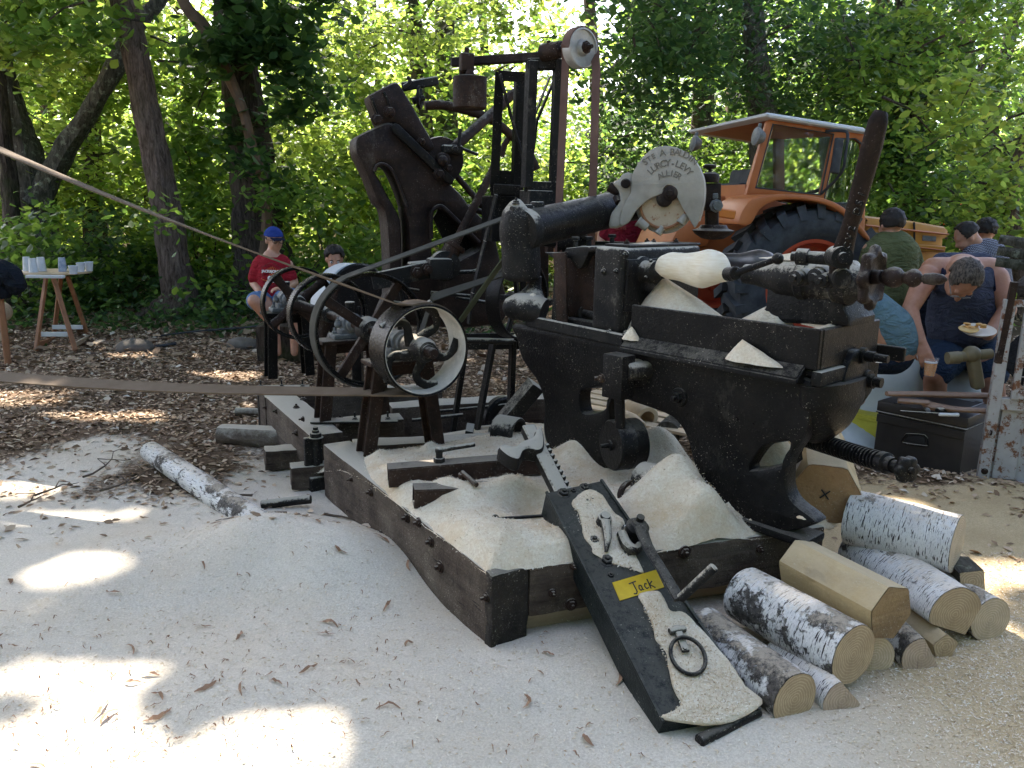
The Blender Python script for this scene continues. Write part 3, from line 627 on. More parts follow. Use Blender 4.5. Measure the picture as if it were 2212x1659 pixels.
# bolts and nuts on the outer faces
for (u, v, r) in ((802, 1063, .016), (880, 1118, .018), (905, 1128, .016), (952, 1224, .020), (932, 1170, .018), (1052, 1290, .014), (1010, 1200, .01), (740, 1120, .012), (790, 1012, .012), (822, 1152, .012), (760, 1035, .010)):
    pl = Pl(A_, DL); p = pl.p(u, v); 
    if 0 < (p - A_).dot(DL) < 1.8 and .02 < p.z < HT: bm = B(); hexbolt(bm, p - pl.n * .002, -pl.n, r, .012, True, .012, 0); O('bolt', bm, MI2, sled)
for (u, v, r) in ((598, 888, .015), (640, 935, .015), (575, 880, .012), (620, 962, .012), (655, 905, .012)):
    pl = Pl(Z(666, 938, HT), DE); p = pl.p(u, v); bm = B(); hexbolt(bm, p, -pl.n, r, .012, True, .012); O('bolt', bm, MI2, sled)
for (u, v, r) in ((1192, 1280, .012), (1233, 1305, .018), (1237, 1222, .010), (1478, 1192, .020), (1640, 1185, .012)):
    pl = Pl(A_, DW); p = pl.p(u, v); bm = B(); hexbolt(bm, p - pl.n * .004, -pl.n, r, .014, True, .008); O('bolt', bm, MI2, sled)
# upright clamp bolt at the joint of the two left timbers
bm = B(); b = Z(682, 945, HT) ; rod(bm, b + UP * .045, V(b.x, b.y, .02), .020, seg=12); hexbolt(bm, b + UP * .0, UP, .032, .03, True, .03)
box(bm, V(b.x - .02, b.y + .01, .17), .03, .10, .26, DL, IN, UP); q = V(b.x, b.y, .03); box(bm, q, .09, .10, .10, DL, IN, UP)
O('clamp', bm, MI3, sled)
bm = B(); rod(bm, Z(565, 1090, .03), Z(672, 1078, .06), .024, seg=14); O('tie_rod', bm, MI3, sled)
# steel angle plates and studs on top of the timbers
for (u0, v0, u1, v1, w) in ((549, 840, 668, 838, .09), (672, 912, 860, 910, .09)):
    p0, p1 = Z(u0, v0, HT), Z(u1, v1, HT); bm = B(); beam(bm, p0 + UP * .008, p1 + UP * .008, w, .014); O('steel_plate', bm, MI3, sled)
    for k in (.12, .5, .88): bm = B(); hexbolt(bm, p0.lerp(p1, k) + UP * .016, UP, .013, .012, True, .03); O('bolt', bm, MI3, sled)
for (u, v) in ((655, 862), (640, 880), (735, 905)): bm = B(); hexbolt(bm, Z(u, v, HT), UP, .016, .012, True, .01); O('bolt', bm, MI2, sled)
# packing under the sled, each a thing of its own
def blk(p, w, h, L, d, lab, name='wood_block', cat='wood block', mat=None, group=None):
    bm = B(); d = Vector(d).normalized(); s = Vector((d.y, -d.x, 0)); box(bm, Vector(p) + UP * h / 2, w, h, L, s, UP, d, .008, 2)
    bmesh.ops.subdivide_edges(bm, edges=[e for e in bm.edges if e.calc_length() > .05], cuts=4, use_grid_fill=True)
    for v in bm.verts: v.co += Vector((noise.noise(v.co * 15), noise.noise(v.co * 15 + V(5, 5, 5)), noise.noise(v.co * 15 + V(8, 8, 8)))) * .006
    o = one(name, bm, mat or MBM, lab, cat, group, Vector(p)); return turned_one(o, d)
def turned_one(o, d):
    ang = math.atan2(d.y, d.x); o.data.transform(Matrix.Rotation(-ang, 4, 'Z')); o.rotation_euler = (0, 0, ang); return o
MPL = wood('pale_plank', (.36, .25, .15), (.50, .38, .25), (.30, .20, .12), .8, (2, 20, 24), .4, .25, .3)
blk(Z(625, 1010, .0) + UP * .01, .13, .12, .28, DW, 'grey hewn block wedged under the left timber, farther from the camera', group='packing under the sled')
blk(Z(668, 1052, .0) + UP * .01, .12, .13, .20, DW, 'grey hewn block under the left timber beside the upright clamp bolt', group='packing under the sled')
p = Z(1080, 1375, .0); blk(Z(1215, 1350, .0) + DL * .06 + UP * .005, .16, .08, .42, DW, 'flat tan board packed under the front end of the sled', 'plank', 'plank', MPL, 'packing under the sled')
blk(Z(1570, 1290, .0) + DL * .12 + UP * .012, .22, .08, .50, DW, 'flat tan board packed under the sled behind the birch logs', 'plank', 'plank', MPL, 'packing under the sled')
bm = B(); p0 = Z(478, 938, .06); sweep(bm, [p0, p0 + Vector((.22, -.04, 0)), p0 + Vector((.48, -.06, .0))], [.075, .082, .08], 14, rough=.12, smooth=3)
for v in bm.verts: v.co.z = min(v.co.z, .125)
one('round_timber', bm, MWB, 'short split round of timber poking out from under the rear left of the sled', 'timber')
bm = B(); p0 = Z(510, 890, .03); sweep(bm, [p0, p0 + Vector((.3, 0, 0))], [.035, .03], 10, rough=.2); one('branch_piece', bm, MWB, 'thin bit of branch under the rear left corner of the sled', 'branch')
# ------------------------------------------------------------------ sawdust heaped on the sled
S0 = A_.copy(); NS, NT = 150, 130
PK = [(1470, 1030, .17, .20), (1530, 1085, .15, .17), (1400, 1085, .16, .09), (1190, 930, .09, .12), (1260, 960, .15, .13), (1350, 985, .14, .06), (960, 1060, .10, .06), (1010, 1075, .12, .05), (1110, 1050, .16, .09), (1250, 1180, .2, .05), (1060, 1170, .2, .05), (1140, 1110, .13, -.09), (1000, 1150, .15, .03), (880, 1060, .1, .03), (1430, 945, .2, .15), (860, 990, .15, .02), (930, 965, .06, .05), (820, 980, .06, .03)]
PKW = []
for u, v, r, h in PK: 
    q = Z(u, v, HT + max(h, 0) * .9); PKW.append((q.x, q.y, r, h))
co = []; fc = []
for j in range(NT + 1):
    for i in range(NS + 1):
        s = -.0 + 2.35 * i / NS; t = .0 + 1.55 * j / NT
        q = S0 + DL * s + DW * t; q.z = HT + .0
        e = min(s + .01, t * 1.0 + .01, 2.36 - s, 1.555 - t); nn = .5 + .5 * noise.noise(Vector((q.x * 14, q.y * 14, 1)))
        base = .050 * min(1, max(0, e) / .14) + .010 * noise.noise(Vector((q.x * 4, q.y * 4, 3))) + .003 * noise.noise(Vector((q.x * 30, q.y * 30, 3)))
        h = sum(mound(q.x, q.y, a, b, r, k) for a, b, r, k in PKW) * min(1, max(0, e) / .06)
        if s > 1.15: base -= (s - 1.15) * .14 * (1.1 - t) * 1.0 if t < 1.1 else 0
        if s > 1.55: base -= (s - 1.55) * .2
        edge = -.018 * (1 - min(1, max(0, e) / (.02 + .05 * nn)))
        q.z += base + h + edge; co.append(tuple(q))
for j in range(NT):
    for i in range(NS): a = j * (NS + 1) + i; fc.append((a, a + 1, a + NS + 2, a + NS + 1))
me = bpy.data.meshes.new('sawdust'); me.from_pydata(co, [], fc); me.polygons.foreach_set('use_smooth', [True] * len(fc)); me.materials.append(MSW)
o = bpy.data.objects.new('sawdust', me); C.objects.link(o); o['kind'] = 'stuff'; o['label'] = 'pale sawdust drifted over the timber sled'; bpy.context.view_layer.update()
SW_P = np.array(co)
def sz(x, y):
    i = np.argmin((SW_P[:, 0] - x) ** 2 + (SW_P[:, 1] - y) ** 2); return SW_P[i, 2]
# loose flakes and small crumbs on that heap
n = 42000; idx = rng.integers(0, len(co), n); P = SW_P[idx] + rng.normal(0, .006, (n, 3)) * [1, 1, 0]; P[:, 2] += .003 
sel = (P[:, 1] < 4.6); P = P[sel]; n = len(P); th = rng.uniform(0, 6.28, n); s_ = rng.uniform(.0025, .0065, n)
A2 = np.stack([np.cos(th), np.sin(th), rng.normal(0, .4, n)], 1) * s_[:, None]; B2 = np.stack([-np.sin(th), np.cos(th), rng.normal(0, .4, n)], 1) * (s_ * .22)[:, None]
o = quads('sawdust_flakes', P, A2, B2, rng.beta(2, 1.5, n), M_flake, kind='stuff'); o['label'] = 'coarse flakes on the sawdust of the sled'
# ------------------------------------------------------------------ loose steel lying in the sawdust
def sqtube(p0, p1, w, lab, wall=.006):
    t = T('steel_tube', p0, lab, 'steel tube', 'square steel tubes lying in the sawdust'); d = (p1 - p0).normalized(); x, y, z = frame(d)
    bm = B(); L = (p1 - p0).length; c = (p0 + p1) / 2; h = w * 1.0
    for sx, sy, a, b in ((0, 1, w, wall), (0, -1, w, wall), (1, 0, wall, h - 2 * wall), (-1, 0, wall, h - 2 * wall)): box(bm, c + x * sx * (w - wall) / 2 + y * sy * (h - wall) / 2, a, b, L, x, y, z, .001)
    O('tube_wall', bm, MI2, t); return t
a0, a1 = W(838, 1027, 3.47), W(1165, 1000, 3.62)
t = sqtube(a0, a1, .088, 'long square steel tube with its open end toward the left timber')
bm = B(); p = a0.lerp(a1, .33) + UP * .045; rod(bm, p, p + UP * .05, .016); rod(bm, p + UP * .055, p + UP * .07 + DW * .17, .011); ball(bm, p + UP * .055, .02); lathe(bm, p, UP, [(0, .026), (.02, .026)], 6); O('clamp_handle', bm, MI3, t)
bm = B(); p = a0.lerp(a1, .78) + UP * .045; rod(bm, p, p + UP * .04, .008); O('stud', bm, MI3, t)
bm = B(); rod(bm, W(1000, 1044, 3.36), W(998, 1022, 3.36), .018); rod(bm, W(998, 1020, 3.36), W(1030, 1048, 3.26), .011); O('clamp_handle', bm, MI2, t)
b0 = W(893, 1071, 3.27); sqtube(b0, b0 + (a1 - a0).normalized() * .34 - UP * .02, .085, 'short square steel tube half buried in the sawdust')
def pipering(c, ax, r, L, lab, mat=None):
    bm = B(); ring(bm, c, ax, r * .78, r, L, 36, .004); return one('steel_ring', bm, mat or MI3, lab, 'steel ring', 'pipe sections on the sawdust')
pipering(W(1098, 932, 4.35), Vector((.85, -.5, 0)), .088, .14, 'rusty section of pipe behind the claw of the jack')
pipering(W(1407, 1042, 3.35), Vector((.62, -.75, .1)), .085, .10, 'dark pipe section half sunk in sawdust under the counterweight')
bm = B(); sweep(bm, [W(1340, 1102, 3.2), W(1340, 1068, 3.24), W(1348, 1050, 3.26), W(1362, 1042, 3.3)], [.020, .028, .026, .016], 10, smooth=3, sx=.5); one('curved_iron', bm, MI2, 'curved flat piece of rusty iron in the sawdust beside the jack', 'iron piece')
bm = B(); rod(bm, W(1070, 1121, 3.02), W(1175, 1114, 3.08), .007); ball(bm, W(1070, 1119, 3.02), .015); one('iron_rod', bm, MI, 'thin iron rod with a ball end lying in a hollow of the sawdust', 'rod')
# hollow clogs, round log and pallet behind the counterweight
MCL = paint('fresh_wood', (.55, .40, .24), (.68, .54, .36), .7, 9, .3, bump=.3)
pt = T('pallet', W(1400, 900, 5.0), 'pale wooden pallet lying behind the lathe legs', 'pallet'); pc = W(1410, 885, 4.95); pdx, pdy = Vector((.80, -.60, 0)), Vector((.60, .80, 0))
for k in range(6): bm = B(); beam(bm, pc + pdy * (k * .13 - .35) - pdx * .55, pc + pdy * (k * .13 - .35) + pdx * .55, .09, .018, bev=.002); O('slat', bm, MCL, pt)
for k in (-1, 0, 1): bm = B(); beam(bm, pc + pdx * .5 * k - pdy * .4 - UP * .055, pc + pdx * .5 * k + pdy * .4 - UP * .055, .08, .08, bev=.003); O('runner', bm, MCL, pt)
def hclog(c, ax, r, L, lab):
    bm = B(); prof = [(0, r * .62), (.0, r * .92), (.01, r), (L * .4, r * 1.05), (L * .8, r * .8), (L, r * .25), (L * .85, r * .2), (L * .5, r * .6), (.02, r * .66), (0, r * .62)]
    lathe(bm, c, ax, prof, 28, cap=False); return one('hollow_clog', bm, MCL, lab, 'wooden clog', 'turned clogs behind the counterweight')
hclog(W(1398, 905, 4.6), Vector((-.35, 1, .1)), .078, .24, 'pale hollowed clog with its round opening toward the camera')
hclog(W(1376, 932, 4.45), Vector((-.5, 1, .25)), .07, .22, 'pale hollowed clog mostly hidden behind the counterweight drum')
bm = B(); sweep(bm, [W(1440, 938, 4.5), W(1475, 905, 5.0)], [.075, .08], 16, rough=.1); one('log_piece', bm, MB3, 'short grey log beside the hollow clogs under the lathe', 'log')
# ------------------------------------------------------------------ the line shaft with its pulleys
AX = DL.copy(); PF = W(918, 757, 3.88)
MPB = iron('pulley_black', (.005, .005, .005), (.015, .013, .011), .22, .04, .35, sc=7)
MPW = iron('pulley_inside', (.55, .50, .42), (.78, .72, .62), .8, .5, .3, sc=4)
MSV = iron('silver_paint', (.10, .11, .11), (.22, .225, .225), .5, .4, .3, .2, sc=9)
shaft = T('line_shaft', V(PF.x - .6, PF.y + 1, HT), 'dark line shaft with four spoked pulleys turning beside the lathe', 'line shaft')
bm = B(); rod(bm, PF - AX * .10, PF + AX * 2.45, .026, seg=16); O('shaft_bar', bm, MI2, shaft)
def cross(n): x, y, z = frame(n); return x, y
def pulley(t, R, w, spokes, hubr, lab, style, a0=0, rim=.012, lip=.0):
    c = PF + AX * t; p = bpy.data.objects.new('pulley', None); C.objects.link(p); p.parent = shaft; p.location = c - wpos(shaft); p['label'] = lab
    bm = B(); ring(bm, c, AX, R - rim, R, w, 72, .004)
    if lip: ring(bm, c - AX * w * .0, AX, R - rim - lip, R - rim + .001, w * .35, 72, .003)
    O('rim', bm, MPB, p)
    x, y = cross(AX); bm = B()
    for k in range(spokes):
        a = a0 + 2 * math.pi * k / spokes
        pts = []; n = 7
        for i in range(n):
            f = i / (n - 1); r = hubr * .8 + (R - rim * .6 - hubr * .8) * f; aa = a + (style == 's') * .62 * math.sin(f * math.pi * 1.0) * (1 - f * .2)
            pts.append(c + x * math.cos(aa) * r + y * math.sin(aa) * r)
        sw = {'s': [.030, .026, .023, .021, .021, .023, .030], 'x': [.040] * 7, 'c': [.05, .04, .033, .03, .03, .033, .04]}[style]
        if style == 'x': beam(bm, pts[0], pts[-1], .055, .03, up=AX, bev=.008, seg=2)
        else: sweep(bm, pts, sw, 10, sx=1.0, sy=.62, smooth=2, up=AX)
    O('spokes', bm, MI2 if style != 's' else MI3, p, 50)
    bm = B(); lathe(bm, c - AX * w * .55, AX, [(0, hubr * .78), (.01, hubr * .86), (.03, hubr), (w * 1.05, hubr), (w * 1.1, hubr * .9)], 28)
    if style == 's': ring(bm, c - AX * (w * .55 + .0), AX, hubr * .50, hubr * .56, .012, 30, .001); rod(bm, c + x * hubr * .9 + y * -.01, c + x * (hubr + .03) - y * .01, .008, seg=6)
    O('hub', bm, MI3, p); return c, p
c0, p0_ = pulley(.07, .228, .19, 5, .062, 'nearest pulley, wide and white inside, driven by the long belt', 's', .5, .010)
# the worn white paint inside the rim of the front pulley
bm = B(); ring(bm, c0, AX, .2135, .2168, .178, 72, .0005); O('inner_paint', bm, MPW, p0_)
pulley(.72, .325, .085, 4, .072, 'big narrow pulley with straight spokes', 'x', .62, .014, .012)
pulley(1.42, .255, .075, 4, .06, 'third pulley with a ribbed rim', 'c', .3, .014, .012)
pulley(2.05, .255, .075, 4, .06, 'farthest pulley with a notched rim', 'c', .9, .014, .012)
# ribs of the third pulley
bm = B(); x, y = cross(AX); c = PF + AX * 1.42
for k in range(110):
    a = 2 * math.pi * k / 110; q = c + (x * math.cos(a) + y * math.sin(a)) * .2565; box(bm, q, .006, .005, .07, (y * math.cos(a) - x * math.sin(a)), x * math.cos(a) + y * math.sin(a), AX, 0)
o = O('rim_ribs', bm, MPB, shaft); o['kind'] = 'stuff'
def bearing(t, s=1.0):
    c = PF + AX * t; b = bpy.data.objects.new('bearing', None); C.objects.link(b); b.parent = shaft; b.location = c - wpos(shaft); x = Vector((AX.y, -AX.x, 0))
    bm = B(); lathe(bm, c - AX * .075 * s, AX, [(0, .036 * s), (.006, .046 * s), (.03 * s, .048 * s), (.035 * s, .062 * s), (.115 * s, .062 * s), (.12 * s, .048 * s), (.145 * s, .046 * s), (.15 * s, .036 * s)], 24)
    for e in (-1, 1):
        ball(bm, c + x * .078 * s * e - UP * .005, .022 * s); hexbolt(bm, c + x * .078 * s * e + UP * .01, UP, .013 * s, .014, True, .012)
    O('bearing_shell', bm, MSV, b)
    bm = B(); box(bm, c - UP * .075 * s, .24 * s, .11 * s, .03 * s, x, AX, UP, .006); box(bm, c - UP * .05 * s, .15 * s, .085 * s, .05 * s, x, AX, UP, .008)
    for e in (-1, 1): hexbolt(bm, c + x * .10 * s * e - UP * .06 * s, UP, .015, .016, True, .018)
    O('bearing_foot', bm, MSV, b)
    bm = B(); rod(bm, c + UP * .05 * s, c + UP * .085 * s, .012); lathe(bm, c + UP * .08 * s, UP, [(0, .024 * s), (.04 * s, .03 * s), (.045 * s, .027 * s)], 16); O('grease_cup', bm, MI3, b)
    return c
def stand(t, wtop, wbot, zf, plate=True, name='stand', foot=None, mat=MI2):
    c = bearing(t); x = Vector((AX.y, -AX.x, 0)); zt = c.z - .09
    s = bpy.data.objects.new(name, None); C.objects.link(s); s.parent = shaft; s.location = V(c.x, c.y, zf) - wpos(shaft)
    bm = B(); box(bm, V(c.x, c.y, zt - .012), wtop * 2 + .12, .15, .022, x, AX, UP, .004); box(bm, V(c.x, c.y, zt - .055), wtop * 2 + .02, .012, .07, x, AX, UP, .003); O('top_plate', bm, mat, s)
    for e in (-1, 1):
        bm = B(); p1 = c + x * e * wtop; p1.z = zt - .024; p0 = c + x * e * wbot; p0.z = zf
        beam(bm, p0, p1, .115, .012, up=x, bev=.003); beam(bm, p0 + AX * .052, p1 + AX * .052, .012, .07, up=x, bev=.003); beam(bm, p0 - AX * .052, p1 - AX * .052, .012, .07, up=x, bev=.003); O('post', bm, mat, s)
    return c
stand(.30, .13, .20, HT + .0); stand(1.02, .14, .19, HT + .01); stand(2.32, .12, .14, HT + .01, mat=MI)
# ------------------------------------------------------------------ belts
MBT = paint('belt_canvas', (.12, .082, .052), (.18, .13, .088), .85, 8, .2, bump=.3); MBO = paint('belt_old', (.045, .043, .036), (.08, .076, .062), .85, 8, .2, bump=.3)
MBG = paint('belt_green', (.075, .085, .05), (.12, .13, .08), .8, 8, .2, bump=.3); MBR = paint('belt_brown', (.10, .055, .045), (.15, .09, .07), .8, 8, .2, bump=.2)
def belt(bm, pts, w, th, wdir):
    """flat band along pts; wdir = width direction (a vector, or one per point)"""
    n = len(pts); vs_ = []
    for i, p in enumerate(pts):
        d = (Vector(pts[min(i + 1, n - 1)]) - Vector(pts[max(i - 1, 0)])).normalized(); wd = Vector(wdir[i] if isinstance(wdir, list) else wdir); wd = (wd - d * wd.dot(d)).normalized(); nn = d.cross(wd)
        for a, b in ((-1, -1), (1, -1), (1, 1), (-1, 1)): vs_.append(Vector(p) + wd * (w / 2 * a) + nn * (th / 2 * b))
    f = []
    for i in range(n - 1):
        for k in range(4): f.append((4 * i + k, 4 * i + (k + 1) % 4, 4 * i + 4 + (k + 1) % 4, 4 * i + 4 + k))
    f += [(0, 1, 2, 3), (4 * n - 1, 4 * n - 2, 4 * n - 3, 4 * n - 4)]
    t = bmesh.new(); add_bm(t, vs_, f); merge(bm, t)
x, y = cross(AX); Rb = .228 + .004
def onrim(c, R, ang): return c + (SX * math.cos(ang) + UP * math.sin(ang)) * R
SX = Vector((AX.y, -AX.x, 0)); 
if SX.x < 0: SX = -SX
tl = W(-260, 205, 5.6); bl_ = W(-260, 788, 5.1)
arc = [onrim(c0, Rb, R_(a)) for a in np.linspace(112, -82, 28)]
up_ = [tl.lerp(arc[0], k / 10) - UP * .05 * math.sin(k / 10 * math.pi) for k in range(10)]; dn_ = [arc[-1].lerp(bl_, k / 10) - UP * .05 * math.sin(k / 10 * math.pi) for k in range(1, 11)]
wd_l = [AX * (k / 9) + (AX * .85 + UP * .27) * (1 - k / 9) for k in range(10)] + [AX] * len(arc) + [AX * (1 - k / 9) + (AX * .95 + UP * .2) * (k / 9) for k in range(10)]
bm = B(); belt(bm, up_ + arc + dn_, .125, .008, wd_l)
one('long_belt', bm, MBT, 'long tan flat belt running out of the photo on the left from the nearest pulley', 'drive belt', 'flat drive belts')
bm = B(); p0 = W(400, 820, 0 + 4.72); 
# belt from the big pulley to the lathe head and the return strand
c1 = PF + AX * .72; R1 = .329; eL = W(1092, 470, 4.45); eL2 = W(1095, 590, 4.45)
q0 = onrim(c1, R1, R_(112)); arc = [onrim(c1, R1, R_(a)) for a in np.linspace(112, 250, 20)] 
bm = B(); belt(bm, [eL, eL.lerp(q0, .5)] + [q0] + arc[1:], .09, .007, AX); low = onrim(c1, R1, R_(-55)); belt(bm, [onrim(c1, R1, R_(a)) for a in np.linspace(250, 322, 10)] + [W(935, 642, 4.5).lerp(eL2, .0), eL2], .075, .006, AX)
one('lathe_belt', bm, MBO, 'grey flat belt climbing from the big pulley to the lathe head', 'drive belt', 'flat drive belts')
bm = B(); belt(bm, [W(1100, 545, 4.25), W(1042, 625, 4.42), W(990, 700, 4.6)], .085, .006, Vector((.5, .8, .2))); one('green_belt', bm, MBG, 'greenish slack belt slanting down beside the lathe column', 'drive belt', 'flat drive belts')
# drum behind the pulleys
bm = B(); c = W(770, 660, 6.7); ax = Vector((.75, -.65, 0)).normalized(); lathe(bm, c + ax * .02, ax, [(0, .05), (0, .34), (.015, .355), (.03, .34), (.03, .06)], 48)
dr = one('grindstone_disc', bm, MI, 'big black disc with a white back standing behind the pulleys', 'disc'); bm = B(); lathe(bm, c - ax * .20, ax, [(0, .28), (.04, .345), (.2, .352), (.215, .33)], 48); O('white_drum', bm, paint('white_worn', (.45, .46, .47), (.62, .62, .62), .6), dr)
bm = B(); beam(bm, V(c.x, c.y, -.02), V(c.x, c.y, c.z), .08, .12); O('support_post', bm, MI, dr)
# ------------------------------------------------------------------ the clog copying lathe
LA = Vector((.74, -.806, 0)).normalized(); SP = Pl(V(.299, 3.873, .3), LA); LN = SP.n
lat = T('clog_lathe', V(.75, 3.6, HT), 'big black cast iron clog copying lathe standing on the timber sled', 'lathe')
def P14(off): return Pl(SP.o + LN * off, LA)
def traced(name, outer, holes=(), depth=.3, off=0, bev=.012, mat=MI, sm=3, par=lat, pl=SP, **k):
    bm = B(); extr(bm, pl, [[pl.px(u, v, 0) if off == 0 else pl.uv(pl.p(u, v, off)) for u, v in L] for L in (outer, *holes)], depth, bev, off, smooth=sm); return O(name, bm, mat, par, 40, **k)
# body: the long casting with its two legs
body_o = [(1110, 698), (1114, 732), (1127, 778), (1155, 818), (1169, 851), (1174, 884), (1172, 925), (1182, 965), (1215, 1000), (1250, 1012), (1332, 1008), (1324, 960), (1317, 905), (1318, 868), (1336, 852), (1356, 866), (1402, 882), (1450, 902), (1474, 930), (1487, 962), (1500, 1010), (1530, 1060), (1558, 1098), (1548, 1118), (1524, 1134), (1527, 1148), (1567, 1166), (1620, 1166), (1690, 1152), (1757, 1135), (1755, 1120), (1714, 1088), (1697, 1054), (1700, 1000), (1722, 965), (1742, 930), (1752, 880), (1748, 822), (1640, 800), (1520, 775), (1380, 742), (1240, 715)]
hole1 = [(1252, 850), (1262, 842), (1300, 838), (1314, 846), (1310, 872), (1298, 888), (1262, 894), (1253, 880)]
hole2 = [(1619, 1016), (1634, 982), (1655, 963), (1690, 956), (1704, 958), (1696, 985), (1690, 1003)]
traced('bed_casting', body_o, [hole1, hole2], .10, 0, .018)
traced('bed_core', [(1125, 722), (1135, 770), (1170, 815), (1210, 826), (1330, 836), (1420, 856), (1500, 890), (1560, 915), (1640, 925), (1690, 915), (1722, 895), (1738, 860), (1740, 826), (1640, 806), (1520, 781), (1380, 748), (1240, 721)], (), .30, .085, .02)
# far side of the casting carries the same legs; the end is closed by a rounded belly
bm = B(); e0 = SP.p(1748, 835); 
for k, (z0, w, r) in enumerate(((0, .34, .0),)): pass
prof = [(0, .0), (.03, .085), (.06, .12), (.10, .15), (.16, .165), (.24, .17), (.30, .165), (.34, .15)]
pts = [SP.p(1742, 835) + LN * .2, SP.p(1740, 880) + LN * .2, SP.p(1730, 925) + LN * .2, SP.p(1706, 962) + LN * .2]
sweep(bm, [pts[0] + UP * .0, pts[1], pts[2], pts[3]], [.185, .18, .14, .07], 24, sx=1.15, sy=.55, smooth=4, up=LA); O('end_belly', bm, MI, lat)
ring_c = SP.p(1748, 850) + LN * .36
bm = B(); sweep(bm, [SP.p(1748, 800) + LN * .5, SP.p(1746, 850) + LN * .5, SP.p(1735, 900) + LN * .42, SP.p(1712, 935) + LN * .28, SP.p(1690, 960) + LN * .16], [.03, .032, .032, .03, .026], 12, smooth=4, sx=1.6); O('guard_rib', bm, MI, lat)
# sole flange round the legs
for (u0, v0, u1, v1) in ((1530, 1152, 1755, 1132),):
    bm = B(); p0, p1 = SP.p(u0, v0 + 4), SP.p(u1, v1 + 2); p0.z = p1.z = HT + .028; beam(bm, p0 + LN * .045 - LA * .01, p1 + LN * .045 + LA * .0, .15, .035, bev=.012, seg=2); O('foot_flange', bm, MI, lat)
# bed plate edge at the left and the tray at the right
tr = bpy.data.objects.new('tray', None); C.objects.link(tr); tr.parent = lat; tr.location = SP.p(1550, 720) - wpos(lat)
zt = 1.148
def hp(s, off, z): return V(SP.o.x, SP.o.y, 0) + LA * s + LN * off + UP * z
bm = B(); box(bm, hp(.795, .012, 1.085), .90, .024, .155, LA, LN, UP, .004); O('front_wall', bm, MI, tr)
bm = B(); box(bm, hp(1.236, .262, 1.085), .024, .476, .155, LA, LN, UP, .004); O('end_wall', bm, MI, tr)
bm = B(); box(bm, hp(.90, .56, 1.02), .88, .02, .06, LA, LN, UP, .004); O('back_wall', bm, MI, tr)
bm = B(); box(bm, hp(.79, .25, .99), .90, .47, .03, LA, LN, UP, .006); O('tray_floor', bm, MI, tr)
# sloping lip in front
bm = B(); lp = []
for s, zz in ((.33, .0), (1.20, 0)):
    lp.append([hp(s, .002, 1.025), hp(s, -.055, .975), hp(s, -.058, .955), hp(s, .004, .945)])
add_bm(bm, lp[0] + lp[1], [(0, 1, 5, 4), (1, 2, 6, 5), (2, 3, 7, 6), (3, 0, 4, 7), (0, 3, 2, 1), (4, 5, 6, 7)]); bmesh.ops.recalc_face_normals(bm, faces=bm.faces[:]); bmesh.ops.bevel(bm, geom=bm.edges[:], offset=.006, segments=2, affect='EDGES'); O('tray_lip', bm, MI, tr)
bm = B(); box(bm, hp(1.245, .25, .975), .045, .50, .06, LA, LN, UP, .014, 2); O('end_ledge', bm, MI3, tr)
bm = B(); lp = [SP.p(1141, 688), SP.p(1146, 702), SP.p(1352, 741), SP.p(1352, 728)]
p0, p1 = SP.p(1141, 692), SP.p(1350, 735); beam(bm, p0 - LN * .006, p1 - LN * .006, .03, .055, bev=.004); O('slide_way', bm, MI3, lat)
bm = B(); p0, p1 = SP.p(1200, 700, .3), SP.p(1330, 722, .3); beam(bm, hp(-.28, .20, 1.0), hp(.40, .20, 1.0), .36, .03, bev=.006); O('bed_top', bm, MI, lat)
bm = B(); beam(bm, hp(-.1, .06, 1.02), hp(.15, .06, 1.02), .05, .06, bev=.006); O('slide_bar', bm, MI, lat)
# headstock: a deep box with two spindles
hs = bpy.data.objects.new('headstock', None); C.objects.link(hs); hs.parent = lat; hs.location = hp(.19, .3, 1.2) - wpos(lat)
zt_, zb = SP.p(1345, 536).z, SP.p(1343, 722).z
bm = B(); box(bm, hp(.19, .305, (zt_ + zb) / 2), .175, .61, zt_ - zb, LA, LN, UP, .028, 4); O('headstock_box', bm, MI3, hs)
bm = B(); box(bm, hp(.285, .305, 1.24), .02, .56, .24, LA, LN, UP, .01, 2); O('bearing_plate', bm, MI, hs)
bm = B(); box(bm, hp(.19, .34, zt_ + .006), .15, .56, .012, LA, LN, UP, .003); O('lid', bm, MI, hs)
for (s, o_) in ((.20, .12), (.20, .32), (.16, .32), (.20, .5)): bm = B(); hexbolt(bm, hp(s, o_, zt_ + .012), UP, .012, .014, True, .006); O('bolt', bm, MI2, hs)
for (u, v, r) in ((1352, 550, .013), (1304, 587, .012), (1331, 586, .010), (1353, 722, .014), (1316, 717, .010)):
    bm = B(); hexbolt(bm, SP.p(u, v) - LN * .001, -LN, r, .012, True, .006); O('bolt', bm, MI3, hs)
z1 = 1.303
def spindle(off, z, lab):
    c = hp(.277, off, z); bm = B(); lathe(bm, c, LA, [(0, .068), (.015, .068), (.02, .05), (.05, .047), (.06, .052), (.085, .052), (.09, .04), (.10, .028), (.13, .026)], 26)
    for k in range(4): a = k * 1.57 + .4; rod(bm, c + LA * .07 + (LN * math.cos(a) + UP * math.sin(a)) * .04, c + LA * .07 + (LN * math.cos(a) + UP * math.sin(a)) * .062, .008, seg=6)
    o = O('spindle', bm, MI3, lat, label=lab); return c
spindle(.141, z1, 'near spindle holding the pale clog'); spindle(.44, z1 + .01, 'far spindle holding the dark master last')
